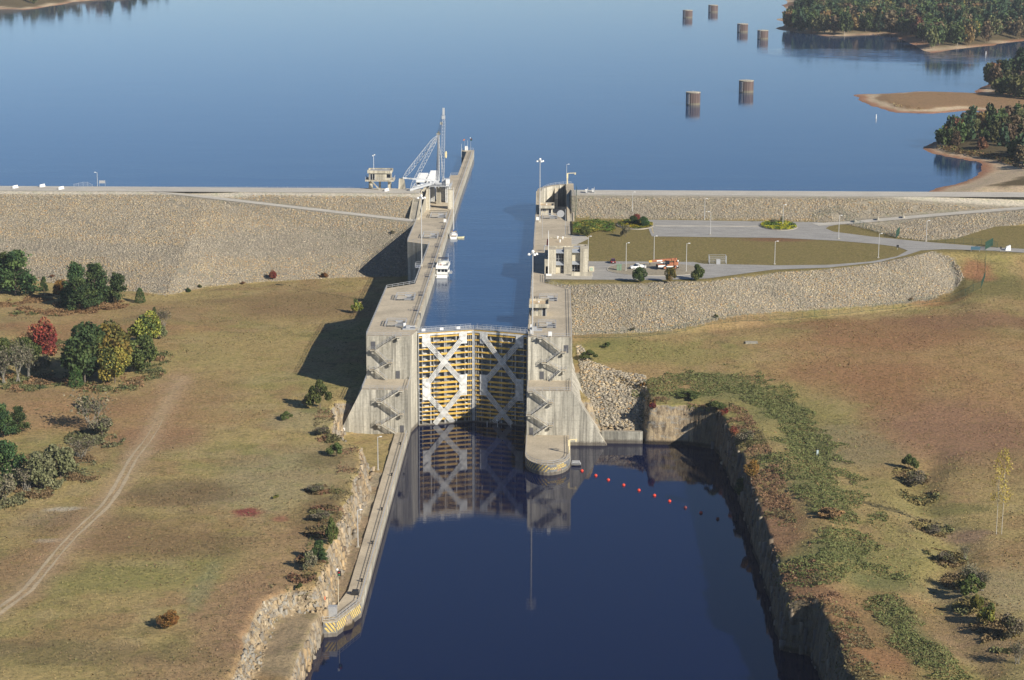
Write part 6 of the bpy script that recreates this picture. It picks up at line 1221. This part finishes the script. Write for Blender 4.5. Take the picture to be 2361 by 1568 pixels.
# ------------------------------------------------------------------ vehicles
def wheel(t, x, y, z, r, w_, rim=STEEL, tyre=BLACK):
    o = MB().tube((x, y-w_/2, z), (x, y+w_/2, z), r, n=16).build('wheel', tyre, t, local=True); MB().tube((x, y-w_/2-.02, z), (x, y+w_/2+.02, z), r*.58, n=12).build('rim', rim, o, local=True)
def loft(m, secs, half):
    """vehicle body: side profile list (x, zlow, zhigh), half widths low and high"""
    n = len(secs); V = []
    for i, (x, z0, z1) in enumerate(secs):
        a, b = half[i]; V += [(x, -a, z0), (x, a, z0), (x, b, z1), (x, -b, z1)]
    F = [(0, 3, 2, 1)]+[(4*(n-1), 4*(n-1)+1, 4*(n-1)+2, 4*(n-1)+3)]
    for i in range(n-1):
        for k in range(4): F.append((4*i+k, 4*i+(k+1) % 4, 4*i+4+(k+1) % 4, 4*i+4+k))
    return m.add(V, F)
CARP = plain('maroon_car_paint', (.16, .012, .02), .25, .2, .05); PUW = plain('white_car_paint', (.80, .80, .78), .3, 0, .03)
def car():
    t = thing('parked_car', 'dark red hatchback parked against the lawn kerb beside the control building', 'car', (45.2, 118.3, AZ), None, R(92))
    loft(MB(), [(-2.1, .45, .85), (-2.0, .28, 1.0), (-.9, .25, 1.02), (.9, .25, 1.0), (1.9, .28, .85), (2.15, .4, .7)], [(.8, .75)]+[(.88, .84)]*4+[(.75, .7)]).build('body', CARP, t, local=True)
    loft(MB(), [(-2.0, 1.0, 1.05), (-1.55, 1.0, 1.50), (.1, 1.0, 1.55), (1.05, .98, 1.02)], [(.8, .7), (.8, .66), (.8, .66), (.78, .74)]).build('cabin', GLASS, t, local=True)
    MB().box(-1.6, .1, -.64, .64, 1.54, 1.59).build('roof', CARP, t, local=True)
    for x in (-1.35, 1.35):
        for y in (-.8, .8): wheel(t, x, y, .33, .33, .22)
    for y in (-.66, .66): MB().box(-2.14, -2.06, y-.14, y+.14, .75, .95).build('tail_light', RED, t, local=True)
    MB().box(-2.16, -2.1, -.26, .26, .5, .68).build('number_plate', WHITE, t, local=True); return t
car()
def pickup():
    t = thing('pickup_truck', 'white pickup truck parked by the gravel island', 'pickup', (53.6, 106.4, AZ), None, R(196))
    loft(MB(), [(-2.75, .55, 1.15), (-2.7, .45, 1.2), (-.3, .4, 1.2), (1.3, .4, 1.18), (2.6, .42, 1.05), (2.8, .5, .9)], [(.95, .93)]*5+[(.85, .8)]).build('body', PUW, t, local=True)
    MB().box(-2.6, -.55, -.78, .78, 1.205, 1.23).build('bed', STEEL_D, t, local=True)
    m = MB()
    for y in (-.93, .80): m.box(-2.7, -.4, y, y+.13, 1.2, 1.42)
    m.box(-2.72, -2.6, -.93, .93, 1.2, 1.42); m.build('bed_wall', PUW, t, local=True)
    loft(MB(), [(-.55, 1.18, 1.6), (-.35, 1.18, 1.85), (.75, 1.18, 1.88), (1.45, 1.16, 1.22)], [(.88, .72), (.88, .70), (.88, .70), (.86, .80)]).build('cab_glass', GLASS, t, local=True); MB().box(-.4, .72, -.70, .70, 1.86, 1.93).build('cab_roof', PUW, t, local=True)
    m = MB()
    for x in (-.5, .05): m.hexa([(x, -.9, 1.15), (x+.14, -.9, 1.15), (x+.14, .9, 1.15), (x, .9, 1.15)], [(x, -.72, 1.87), (x+.14, -.72, 1.87), (x+.14, .72, 1.87), (x, .72, 1.87)])
    m.build('door_pillar', PUW, t, local=True)
    for x in (-1.75, 1.75):
        for y in (-.88, .88): wheel(t, x, y, .40, .40, .26)
    for y in (-.72, .72): MB().box(2.76, 2.84, y-.16, y+.16, .72, .92).build('headlight', WHITE, t, local=True)
    MB().box(2.78, 2.86, -.5, .5, .55, .9).build('grille', STEEL_D, t, local=True); return t
pickup()
def crane_truck():
    t = thing('mobile_crane', 'orange rough terrain crane with its boom lowered to the left, parked on the gravel island', 'crane truck', (64.2, 106.0, AZ+.12), None, R(193))
    O2 = plain('faded_orange_paint_metal', (.34, .125, .055), .7, 0, .3, 1.3)
    m = MB().box(-3.2, 3.0, -1.1, 1.1, .9, 1.25); m.box(1.4, 3.9, -1.2, 1.2, 1.0, 1.65); m.build('chassis', PUW, t, local=True)
    MB().box(1.5, 4.0, -1.15, 1.15, 1.66, 1.8).build('front_deck', O2, t, local=True); MB().box(3.9, 4.1, -1.2, 1.2, .6, 1.6).build('bumper', BLACK, t, local=True)
    for x in (-2.2, 1.5):
        for y in (-1.15, 1.15): wheel(t, x, y, .72, .72, .5, O2)
    for x in (-3.3, 3.6): MB().box(x-.18, x+.18, -1.7, 1.7, .55, .85).build('outrigger', BLACK, t, local=True)
    MB().box(-3.1, .6, -1.05, 1.05, 1.3, 2.4).build('upper_deck', O2, t, local=True); MB().box(-3.4, -2.0, -1.0, 1.0, 1.6, 2.6).build('counterweight', O2, t, local=True)
    c = MB().hexa([(-.2, .35, 1.9), (1.3, .35, 1.9), (1.3, 1.2, 1.9), (-.2, 1.2, 1.9)], [(-.1, .4, 3.2), (1.0, .4, 3.2), (1.0, 1.15, 3.2), (-.1, 1.15, 3.2)]).build('cab', GLASS, t, local=True); MB().box(-.2, 1.1, .35, 1.2, 3.2, 3.3).build('cab_roof', O2, c, local=True)
    b = MB(); b.bar((-2.6, -.2, 3.4), (5.8, -.2, 3.0), .75, .8); b.build('boom', O2, t, local=True); MB().bar((5.6, -.2, 3.0), (7.0, -.2, 2.9), .6, .65).build('boom_tip', YEL, t, local=True); MB().bar((2.2, .2, 3.14), (4.2, .2, 3.06), .1, .45).build('pale_panel', WHITE, t, local=True)
    MB().tube((.6, -.2, 1.6), (3.4, -.2, 2.8), .16).build('lift_cylinder', STEEL, t, local=True); m = MB().tube((-2.8, -.7, 3.6), (-2.8, .4, 3.6), .35, n=12); m.box(-3.1, -2.1, -.6, .3, 2.6, 3.5); m.build('winch', O2, t, local=True)
    MB().ball((-3.3, .7, 2.9), .35).build('air_cleaner', WHITE, t, local=True); MB().box(6.5, 6.7, -.35, -.1, 1.6, 2.7).build('hook', BLACK, t, local=True)
crane_truck()
# ------------------------------------------------------------------ people
def person(x, y, z, rz, lab, shirt, seated, hat, par_z=0):
    t = thing('person', lab, 'person', (x, y, z), None, rz); hip = .5 if seated else .92; sh = hip+.52
    J = [(0, 0, hip), (0, 0, hip+.28), (0, 0, sh), (0, 0, sh+.14)]; Rr = [.14, .13, .13, .055]; Ed = [(0, 1), (1, 2), (2, 3)]
    def chain(st, pts, rad):
        k = st
        for p, r in zip(pts, rad): J.append(p); Rr.append(r); Ed.append((k, len(J)-1)); k = len(J)-1
    for s in (-1, 1):
        chain(2, [(s*.19, 0, sh-.02), (s*.24, .08, sh-.27), (s*.20, .28, sh-.33)], [.06, .048, .036]); w_ = len(J)-1
        for f in range(4): chain(w_, [(s*.20+(f-1.5)*.018, .35+.01*(f % 2), sh-.34), (s*.20+(f-1.5)*.02, .38, sh-.38)], [.011, .009])
        chain(w_, [(s*.15, .32, sh-.33)], [.012])
        if seated: chain(0, [(s*.10, .05, hip-.02), (s*.13, .42, hip), (s*.13, .46, .08), (s*.13, .58, .04)], [.095, .07, .045, .04])
        else: chain(0, [(s*.10, 0, hip-.06), (s*.12, .03, .48), (s*.12, 0, .08), (s*.12, .15, .04)], [.095, .07, .045, .04])
    me = bpy.data.meshes.new('body'); me.from_pydata(J, Ed, []); o = bpy.data.objects.new('body', me); COL.objects.link(o); md = o.modifiers.new('skin', 'SKIN')
    for i, v in enumerate(me.skin_vertices[0].data): v.radius = (Rr[i], Rr[i]*.8); v.use_root = i == 0
    sb = o.modifiers.new('sub', 'SUBSURF'); sb.levels = sb.render_levels = 1
    dg = bpy.context.evaluated_depsgraph_get(); m2 = bpy.data.meshes.new_from_object(o.evaluated_get(dg)); bpy.data.objects.remove(o)
    m = MB(); m.ball((0, .01, sh+.27), .105, 10, 1.2); m.ball((0, .12, sh+.26), .02, 6); m.ball((.10, 0, sh+.26), .025, 6); m.ball((-.10, 0, sh+.26), .025, 6); nv = len(m2.vertices)
    bm_v = [tuple(v.co) for v in m2.vertices]+m.v; bm_f = [list(p.vertices) for p in m2.polygons]; nb = len(bm_f); bm_f += [[i+nv for i in f] for f in m.f]
    skin = plain('skin', (.50, .30, .21), .6); pants = plain('trousers', (.10, .11, .15), .8); bd = bpy.data.meshes.new('body'); bd.from_pydata(bm_v, [], bm_f)
    for q in (skin, shirt, pants): bd.materials.append(q)
    mi = []
    for k, f in enumerate(bm_f):
        c = sum((Vector(bm_v[i]) for i in f), Vector())/len(f)
        mi.append(0 if k >= nb or c.z > sh+.06 or (c.y > .14 and c.z > hip+.08) else 1 if c.z > hip+.05 else 2)
    bd.polygons.foreach_set('material_index', mi); bd.polygons.foreach_set('use_smooth', [True]*len(bm_f)); bo = bpy.data.objects.new('body', bd); COL.objects.link(bo); bo.parent = t
    h = MB(); h.ball((0, -.01, sh+.33), .112, 8, .8)
    if hat: h.lathe((0, .02, sh+.33), [(.17, 0), (.17, .015), (.1, .03)], 12)
    h.build('hat' if hat else 'hair', hat or BARK, t, local=True); return t
# ------------------------------------------------------------------ boats
BOATW = plain('white_gelcoat', (.82, .82, .78), .3, 0, .03)
def hull(m, L, B, H, sheer=.5, n=9, draft=.4, stern=.85):
    """bow towards +y, waterline z=0"""
    V = []; F = []
    for i in range(n):
        f = i/(n-1); y = -L/2+L*f; w_ = B/2*(stern+(1-stern)*min(1, f*3) if f < .45 else max(.03, 1-((f-.45)/.55)**2.2)); zt = H+sheer*max(0, f-.4)**1.5*1.8
        V += [(-w_, y, zt), (-w_*.82, y-.25*(f > .8)*(f-.8)*4, -draft), (w_*.82, y-.25*(f > .8)*(f-.8)*4, -draft), (w_, y, zt)]
    for i in range(n-1):
        for k in range(4): F.append((4*i+k, 4*i+(k+1) % 4, 4*i+4+(k+1) % 4, 4*i+4+k))
    F += [(0, 3, 2, 1), (4*n-4, 4*n-3, 4*n-2, 4*n-1)]; return m.add(V, F)
def trawler():
    t = thing('motor_yacht', 'white motor yacht with upper deck, moored along the left chamber wall', 'boat', (-15.0, 111.2, 25.6), None, R(-2)); A_ = dict(parent=t, local=True)
    hull(MB(), 13.5, 4.5, 1.25, .8).build('hull', BOATW, **A_); MB().box(-1.95, 1.95, -7.5, -6.75, .1, .3).build('swim_platform', BOATW, **A_)
    MB().box(-1.9, 1.9, -5.6, 2.8, 1.2, 3.3).build('cabin', BOATW, **A_); MB().box(-2.15, 2.15, -6.5, 3.4, 3.3, 3.5).build('upper_deck', BOATW, **A_)
    for x in (-1.4, -.1, 1.05): w_ = MB().box(x-.1, x+.85, -5.66, -5.61, 2.05, 2.95).build('window', GLASS, **A_)
    for s in (-1, 1): MB().box(s*1.95-.02, s*1.95+.02, -4.6, 2.0, 2.2, 2.9).build('side_window', GLASS, **A_)
    m = MB(); m.box(-2.1, 2.1, -6.45, -6.35, 3.5, 4.5); m.box(-2.1, -2.0, -6.4, 3.2, 3.5, 4.4); m.box(2.0, 2.1, -6.4, 3.2, 3.5, 4.4); m.hexa([(-2, 2.6, 3.5), (2, 2.6, 3.5), (2, 3.2, 3.5), (-2, 3.2, 3.5)], [(-1.7, 2.0, 4.7), (1.7, 2.0, 4.7), (1.7, 2.2, 4.7), (-1.7, 2.2, 4.7)]); m.build('bulwark', BOATW, **A_)
    m = MB()
    for x in (-1.7, 1.7):
        for y in (-1.2, 1.2): m.tube((x, y, 3.5), (x, y*.8, 6.0), .035)
    f = m.build('canopy_frame', STEEL, **A_); MB().box(-1.85, 1.85, -1.1, 1.2, 5.98, 6.08).build('canopy', plain('navy_canvas', (.03, .035, .06), .8), f, local=True)
    MB().ball((1.1, -4.6, 4.15), .85, 8, .4).build('covered_tender', plain('black_canvas', (.03, .03, .04), .7), **A_)
    for x in (-1.3, .3): MB().box(x-.4, x+.5, -5.2, -4.5, 3.5, 4.15).build('deck_seat', BOATW, **A_)
    MB().tube((1.9, -2.6, 3.5), (1.95, -2.6, 8.2), .05, .03).build('antenna', WHITE, **A_); hull(MB(), 2.8, 1.2, .45, .1, 6, .1).build('dinghy', STEEL, **A_).location = (2.95, -3.5, 1.4)
    for y in (-6.3, 1.5): MB().ball((-2.45, y, .9), .38, 8, 1.2).build('fender', WHITE, **A_)
    m = MB(); 
    for s in (-1, 1):
        P_ = [(s*2.15, -1, 2.3), (s*1.9, 3.5, 2.7), (s*.9, 5.8, 3.1), (0, 6.6, 3.2)]
        for a, b in zip(P_[:-1], P_[1:]): m.bar(a, b, .05)
        for a in P_: m.bar(a, (a[0], a[1], a[2]-1.0), .04)
    m.build('bow_rail', STEEL, **A_)
    MB().box(-2.0, 2.0, -6.4, -5.65, 1.1, 1.25).build('cockpit', plain('teak', (.35, .22, .12), .7), **A_)
trawler()
person(-15.7, 107.6, 29.1, R(10), 'person in red and black shirt and pale hat on the motor yacht', plain('red_black_cloth', (.30, .03, .05), .8), True, plain('pale_hat', (.62, .58, .45), .8))
person(-16.6, 108.2, 29.1, R(-30), 'person in a cream shirt sitting left on the motor yacht upper deck', plain('cream_cloth', (.60, .50, .38), .8), True, None)
def sailboat():
    t = thing('sailing_yacht', 'white sailing yacht with tall mast and blue sail cover beside the left chamber wall', 'boat', (-15.3, 191.5, 25.6), None, R(2)); A_ = dict(parent=t, local=True)
    hull(MB(), 10.2, 3.2, .95, .5).build('hull', BOATW, **A_); m = MB(); m.hexa([(-.95, -1.6, .9), (.95, -1.6, .9), (.6, 2.6, .9), (-.6, 2.6, .9)], [(-.8, -1.4, 1.5), (.8, -1.4, 1.5), (.45, 2.2, 1.35), (-.45, 2.2, 1.35)]); m.build('cabin_top', BOATW, **A_)
    MB().box(-1.0, 1.0, -4.3, -1.8, .85, 1.0).build('cockpit', plain('dark_teak', (.2, .13, .08), .7), **A_); MB().tube((0, .6, 1.2), (0, .6, 19.6), .10, .07).build('mast', WHITE, **A_)
    b = MB().tube((0, .5, 2.5), (0, -4.0, 2.6), .07).build('boom', WHITE, **A_); MB().tube((0, .4, 2.7), (0, -3.8, 2.75), .24, .14).build('sail_cover', plain('blue_canvas', (.02, .08, .38), .8), b, local=True)
    m = MB(); m.bar((-.9, .6, 9.5), (.9, .6, 9.5), .06)
    for a in ((-1.5, .5, 1.0), (1.5, .5, 1.0), (0, 5.0, 1.4), (0, -5.0, 1.1)): m.bar(a, (0, .6, 19.2), .025)
    m.build('rigging', STEEL, **A_); m = MB(); m.tube((-1.3, -4.4, 1.0), (-1.3, -4.4, 2.8), .04); m.tube((1.3, -4.4, 1.0), (1.3, -4.4, 2.8), .04); m.box(-1.2, 1.2, -4.2, -2.0, 2.75, 2.82); m.build('bimini', plain('tan_canvas', (.35, .28, .2), .8), **A_)
sailboat()
o = hull(MB(), 3.0, 1.5, .45, .15, 6, .1).build('dinghy', plain('pale_yellow_rubber', (.62, .58, .36), .6), local=True); o.location = (-12.4, 189.6, 25.65); o.rotation_euler = (0, 0, R(-70)); tag(o, 'small pale yellow dinghy tied beside the sailing yacht', 'dinghy')
# ------------------------------------------------------------------ woods round the lake
FP = {}
FPAL = dict(f_pine=('pine', [(.030, .055, .030), (.045, .075, .035), (.022, .042, .025)]), f_green=('round', [(.055, .085, .03), (.08, .11, .035), (.04, .06, .025)]), f_olive=('round', [(.09, .10, .04), (.12, .115, .045), (.075, .08, .035)]), f_brown=('round', [(.13, .095, .055), (.16, .11, .06), (.10, .08, .045)]), f_orange=('round', [(.16, .10, .045), (.14, .09, .045), (.19, .12, .045)]), f_red=('round', [(.14, .07, .04), (.17, .085, .045)]), f_gold=('round', [(.24, .17, .045), (.18, .14, .045)]))
for i, (k, (kd, pal)) in enumerate(FPAL.items()): FP[k] = make_tree('pine_tree' if kd == 'pine' else 'broadleaf_tree', kd, pal, 650, .13, 200+i, '-', 'tree', True, BARKP if i % 2 else BARK, .012)
FNAME = dict(f_pine='dark green pine', f_green='mid green tree', f_olive='olive green tree', f_brown='brown leaved tree', f_orange='orange leaved tree', f_red='red leaved tree', f_gold='gold leaved tree')
FUSED = set()
def ftree(key, x, y, z, h, w_, where, grp):
    src, ch = FP[key]
    if key in FUSED: o = copy_thing(src, ch, (x, y, z))
    else: FUSED.add(key); o = src; o.location = (x, y, z)
    o.scale = (w_, w_, h); o.rotation_euler = (0, 0, random.uniform(0, 6.28)); o['label'] = '%s %s' % (FNAME[key], where); o['group'] = grp+', '+FNAME[key]
    return o
MIX = ['f_pine']*6+['f_green']*8+['f_olive']*6+['f_brown']*3+['f_orange']*1+['f_gold']*1
SHMIX = ['f_green']*7+['f_pine']*3+['f_olive']*6+['f_brown']*4+['f_orange']*1+['f_red']*1
def wood(poly, n, seed, where, grp, hh=(13, 20), inset=14, ymax=None, sp=5.0, edge=None):
    g = np.random.default_rng(seed); rr = random.Random(seed); xs = [p[0] for p in poly]; ys = [p[1] for p in poly]; y1 = ymax or max(ys); pts = []; tries = 0
    while len(pts) < n and tries < n*60:
        tries += 1; x = g.uniform(min(xs), max(xs)); y = g.uniform(min(ys), y1); d = -float(sdf(np.array([x]), np.array([y]), poly)[0])
        if d < inset or any((x-a)**2+(y-b)**2 < sp*sp for a, b, c in pts): continue
        pts.append((x, y, d))
    for x, y, d in pts:
        h = rr.uniform(*hh); k = rr.choice(SHMIX if d < inset+14 else MIX); ftree(k, x, y, 26.0+min(d, 60)*.06, h*(1.15 if k == 'f_pine' else 1), h*rr.uniform(.62, .88), where, grp)
    return pts
def mass(poly, n, seed, lab, hh=(13, 20), inset=14, ymax=None, top=0, per=260, size=2.2, zf=.06, ymin=None):
    """the far part of a wood as one mass: many small crowns of leaf cards"""
    g = np.random.default_rng(seed); xs = [p[0] for p in poly]; ys = [p[1] for p in poly]; X = g.uniform(min(xs), max(xs), n*4); Y = g.uniform(ymin or min(ys), ymax or max(ys), n*4); d = -sdf(X, Y, poly); k = np.where(d > inset)[0][:n]; X, Y, d = X[k], Y[k], d[k]; V_ = []; C_ = []
    for x, y, dd in zip(X, Y, d):
        h = g.uniform(*hh); kd = MIX[g.integers(0, len(MIX))]; P, i, kk = crown_points(FPAL[kd][0], per, g); P = P*np.array((h*.72, h*.72, h))+np.array((x, y, 26.5+min(dd, 60)*zf)); V, _ = cards(P, size, g); pal = np.array(FPAL[kd][1]); c = pal[g.integers(0, len(pal), per)]*g.uniform(.75, 1.25, (per, 1)); V_.append(V); C_.append(np.repeat(c, 4, 0))
    V = np.concatenate(V_); o = npmesh('woodland', V, np.arange(len(V)).reshape(-1, 4), LEAF, False, np.concatenate(C_)); tag(o, lab, kind='stuff')
wood([at(*p, 26) for p in ((2150, 345), (2230, 352), (2300, 362), (2361, 392), (2420, 420), (2480, 400), (2480, 300), (2361, 284), (2290, 290), (2200, 300))], 95, 301, 'on the nearest wooded point beside the beach', 'trees of the nearest point', (9, 14.5), 1, None, 4.6)
wood([at(*p, 26) for p in ((2262, 212), (2300, 226), (2361, 236), (2460, 250), (2500, 190), (2420, 165), (2320, 168), (2275, 190))], 70, 302, 'on the wooded bank behind the sand spit', 'trees of the bank behind the spit', (12, 18), 1, None, 5.5)
wood(FARR, 170, 303, 'in the front rows of the far right wood', 'trees of the far right wood', (17, 24), 8, 1500, 6.5)
mass(FARR, 1300, 304, 'mixed autumn woodland filling the far right shore', (16, 23), 22, 2300, ymin=1220)
wood(FARL, 30, 305, 'on the shore at the upper left corner', 'trees of the upper left shore', (15, 20), 9, 1980, 7)
mass(FARL, 320, 306, 'woodland behind the upper left shore', (15, 21), 24, 2400); mass(FARC, 500, 307, 'woodland along the distant far shore', (15, 21), 14, 3400)
# low growth on the spit and the beaches
def growth(name, poly, n, z, h, pal, lab, seed, size=.9, dz=0):
    g = np.random.default_rng(seed); xs = [p[0] for p in poly]; ys = [p[1] for p in poly]; X = g.uniform(min(xs), max(xs), n*3); Y = g.uniform(min(ys), max(ys), n*3); k = in_poly(X, Y, poly); X = X[k][:n]; Y = Y[k][:n]; P = np.stack([X, Y, z+h*g.uniform(0, 1, len(X))], -1); V, F = cards(P, size, g, .3); c = np.array(pal)[g.integers(0, len(pal), len(X))]*g.uniform(.7, 1.3, (len(X), 1)); tag(npmesh(name, V, F, LEAF, False, np.repeat(c, 4, 0)), lab, kind='stuff')
growth('scrub', [at(*p, 27) for p in ((2045, 228), (2062, 245), (2120, 252), (2180, 240), (2260, 244), (2330, 246), (2330, 228), (2240, 220), (2110, 214))], 5000, 26.6, .7, [(.25, .16, .085), (.29, .19, .10), (.20, .16, .08)], 'rusty brown scrub covering the sand spit', 401)
growth('scrub', [at(*p, 27) for p in ((2158, 340), (2200, 352), (2290, 366), (2361, 396), (2361, 372), (2280, 352), (2200, 340))], 3000, 26.8, 1.6, [(.18, .12, .05), (.12, .12, .04), (.14, .08, .04)], 'brown scrub under the trees of the nearest point', 402)
# ------------------------------------------------------------------ haze
HAZE = 1
if HAZE:
    m_, n_, b_ = newmat('haze'); out = [x for x in n_.nodes if x.type == 'OUTPUT_MATERIAL'][0]; n_.nodes.remove(b_); pv = n_.nodes.new('ShaderNodeVolumePrincipled'); pv.inputs['Color'].default_value = (.80, .88, 1.0, 1); pv.inputs['Density'].default_value = .000042; pv.inputs['Anisotropy'].default_value = -.05
    n_.links.new(pv.outputs[0], out.inputs['Volume']); o = MB().box(-4700, 4700, -760, 12300, -12, 205).build('haze', m_); tag(o, kind='stuff')
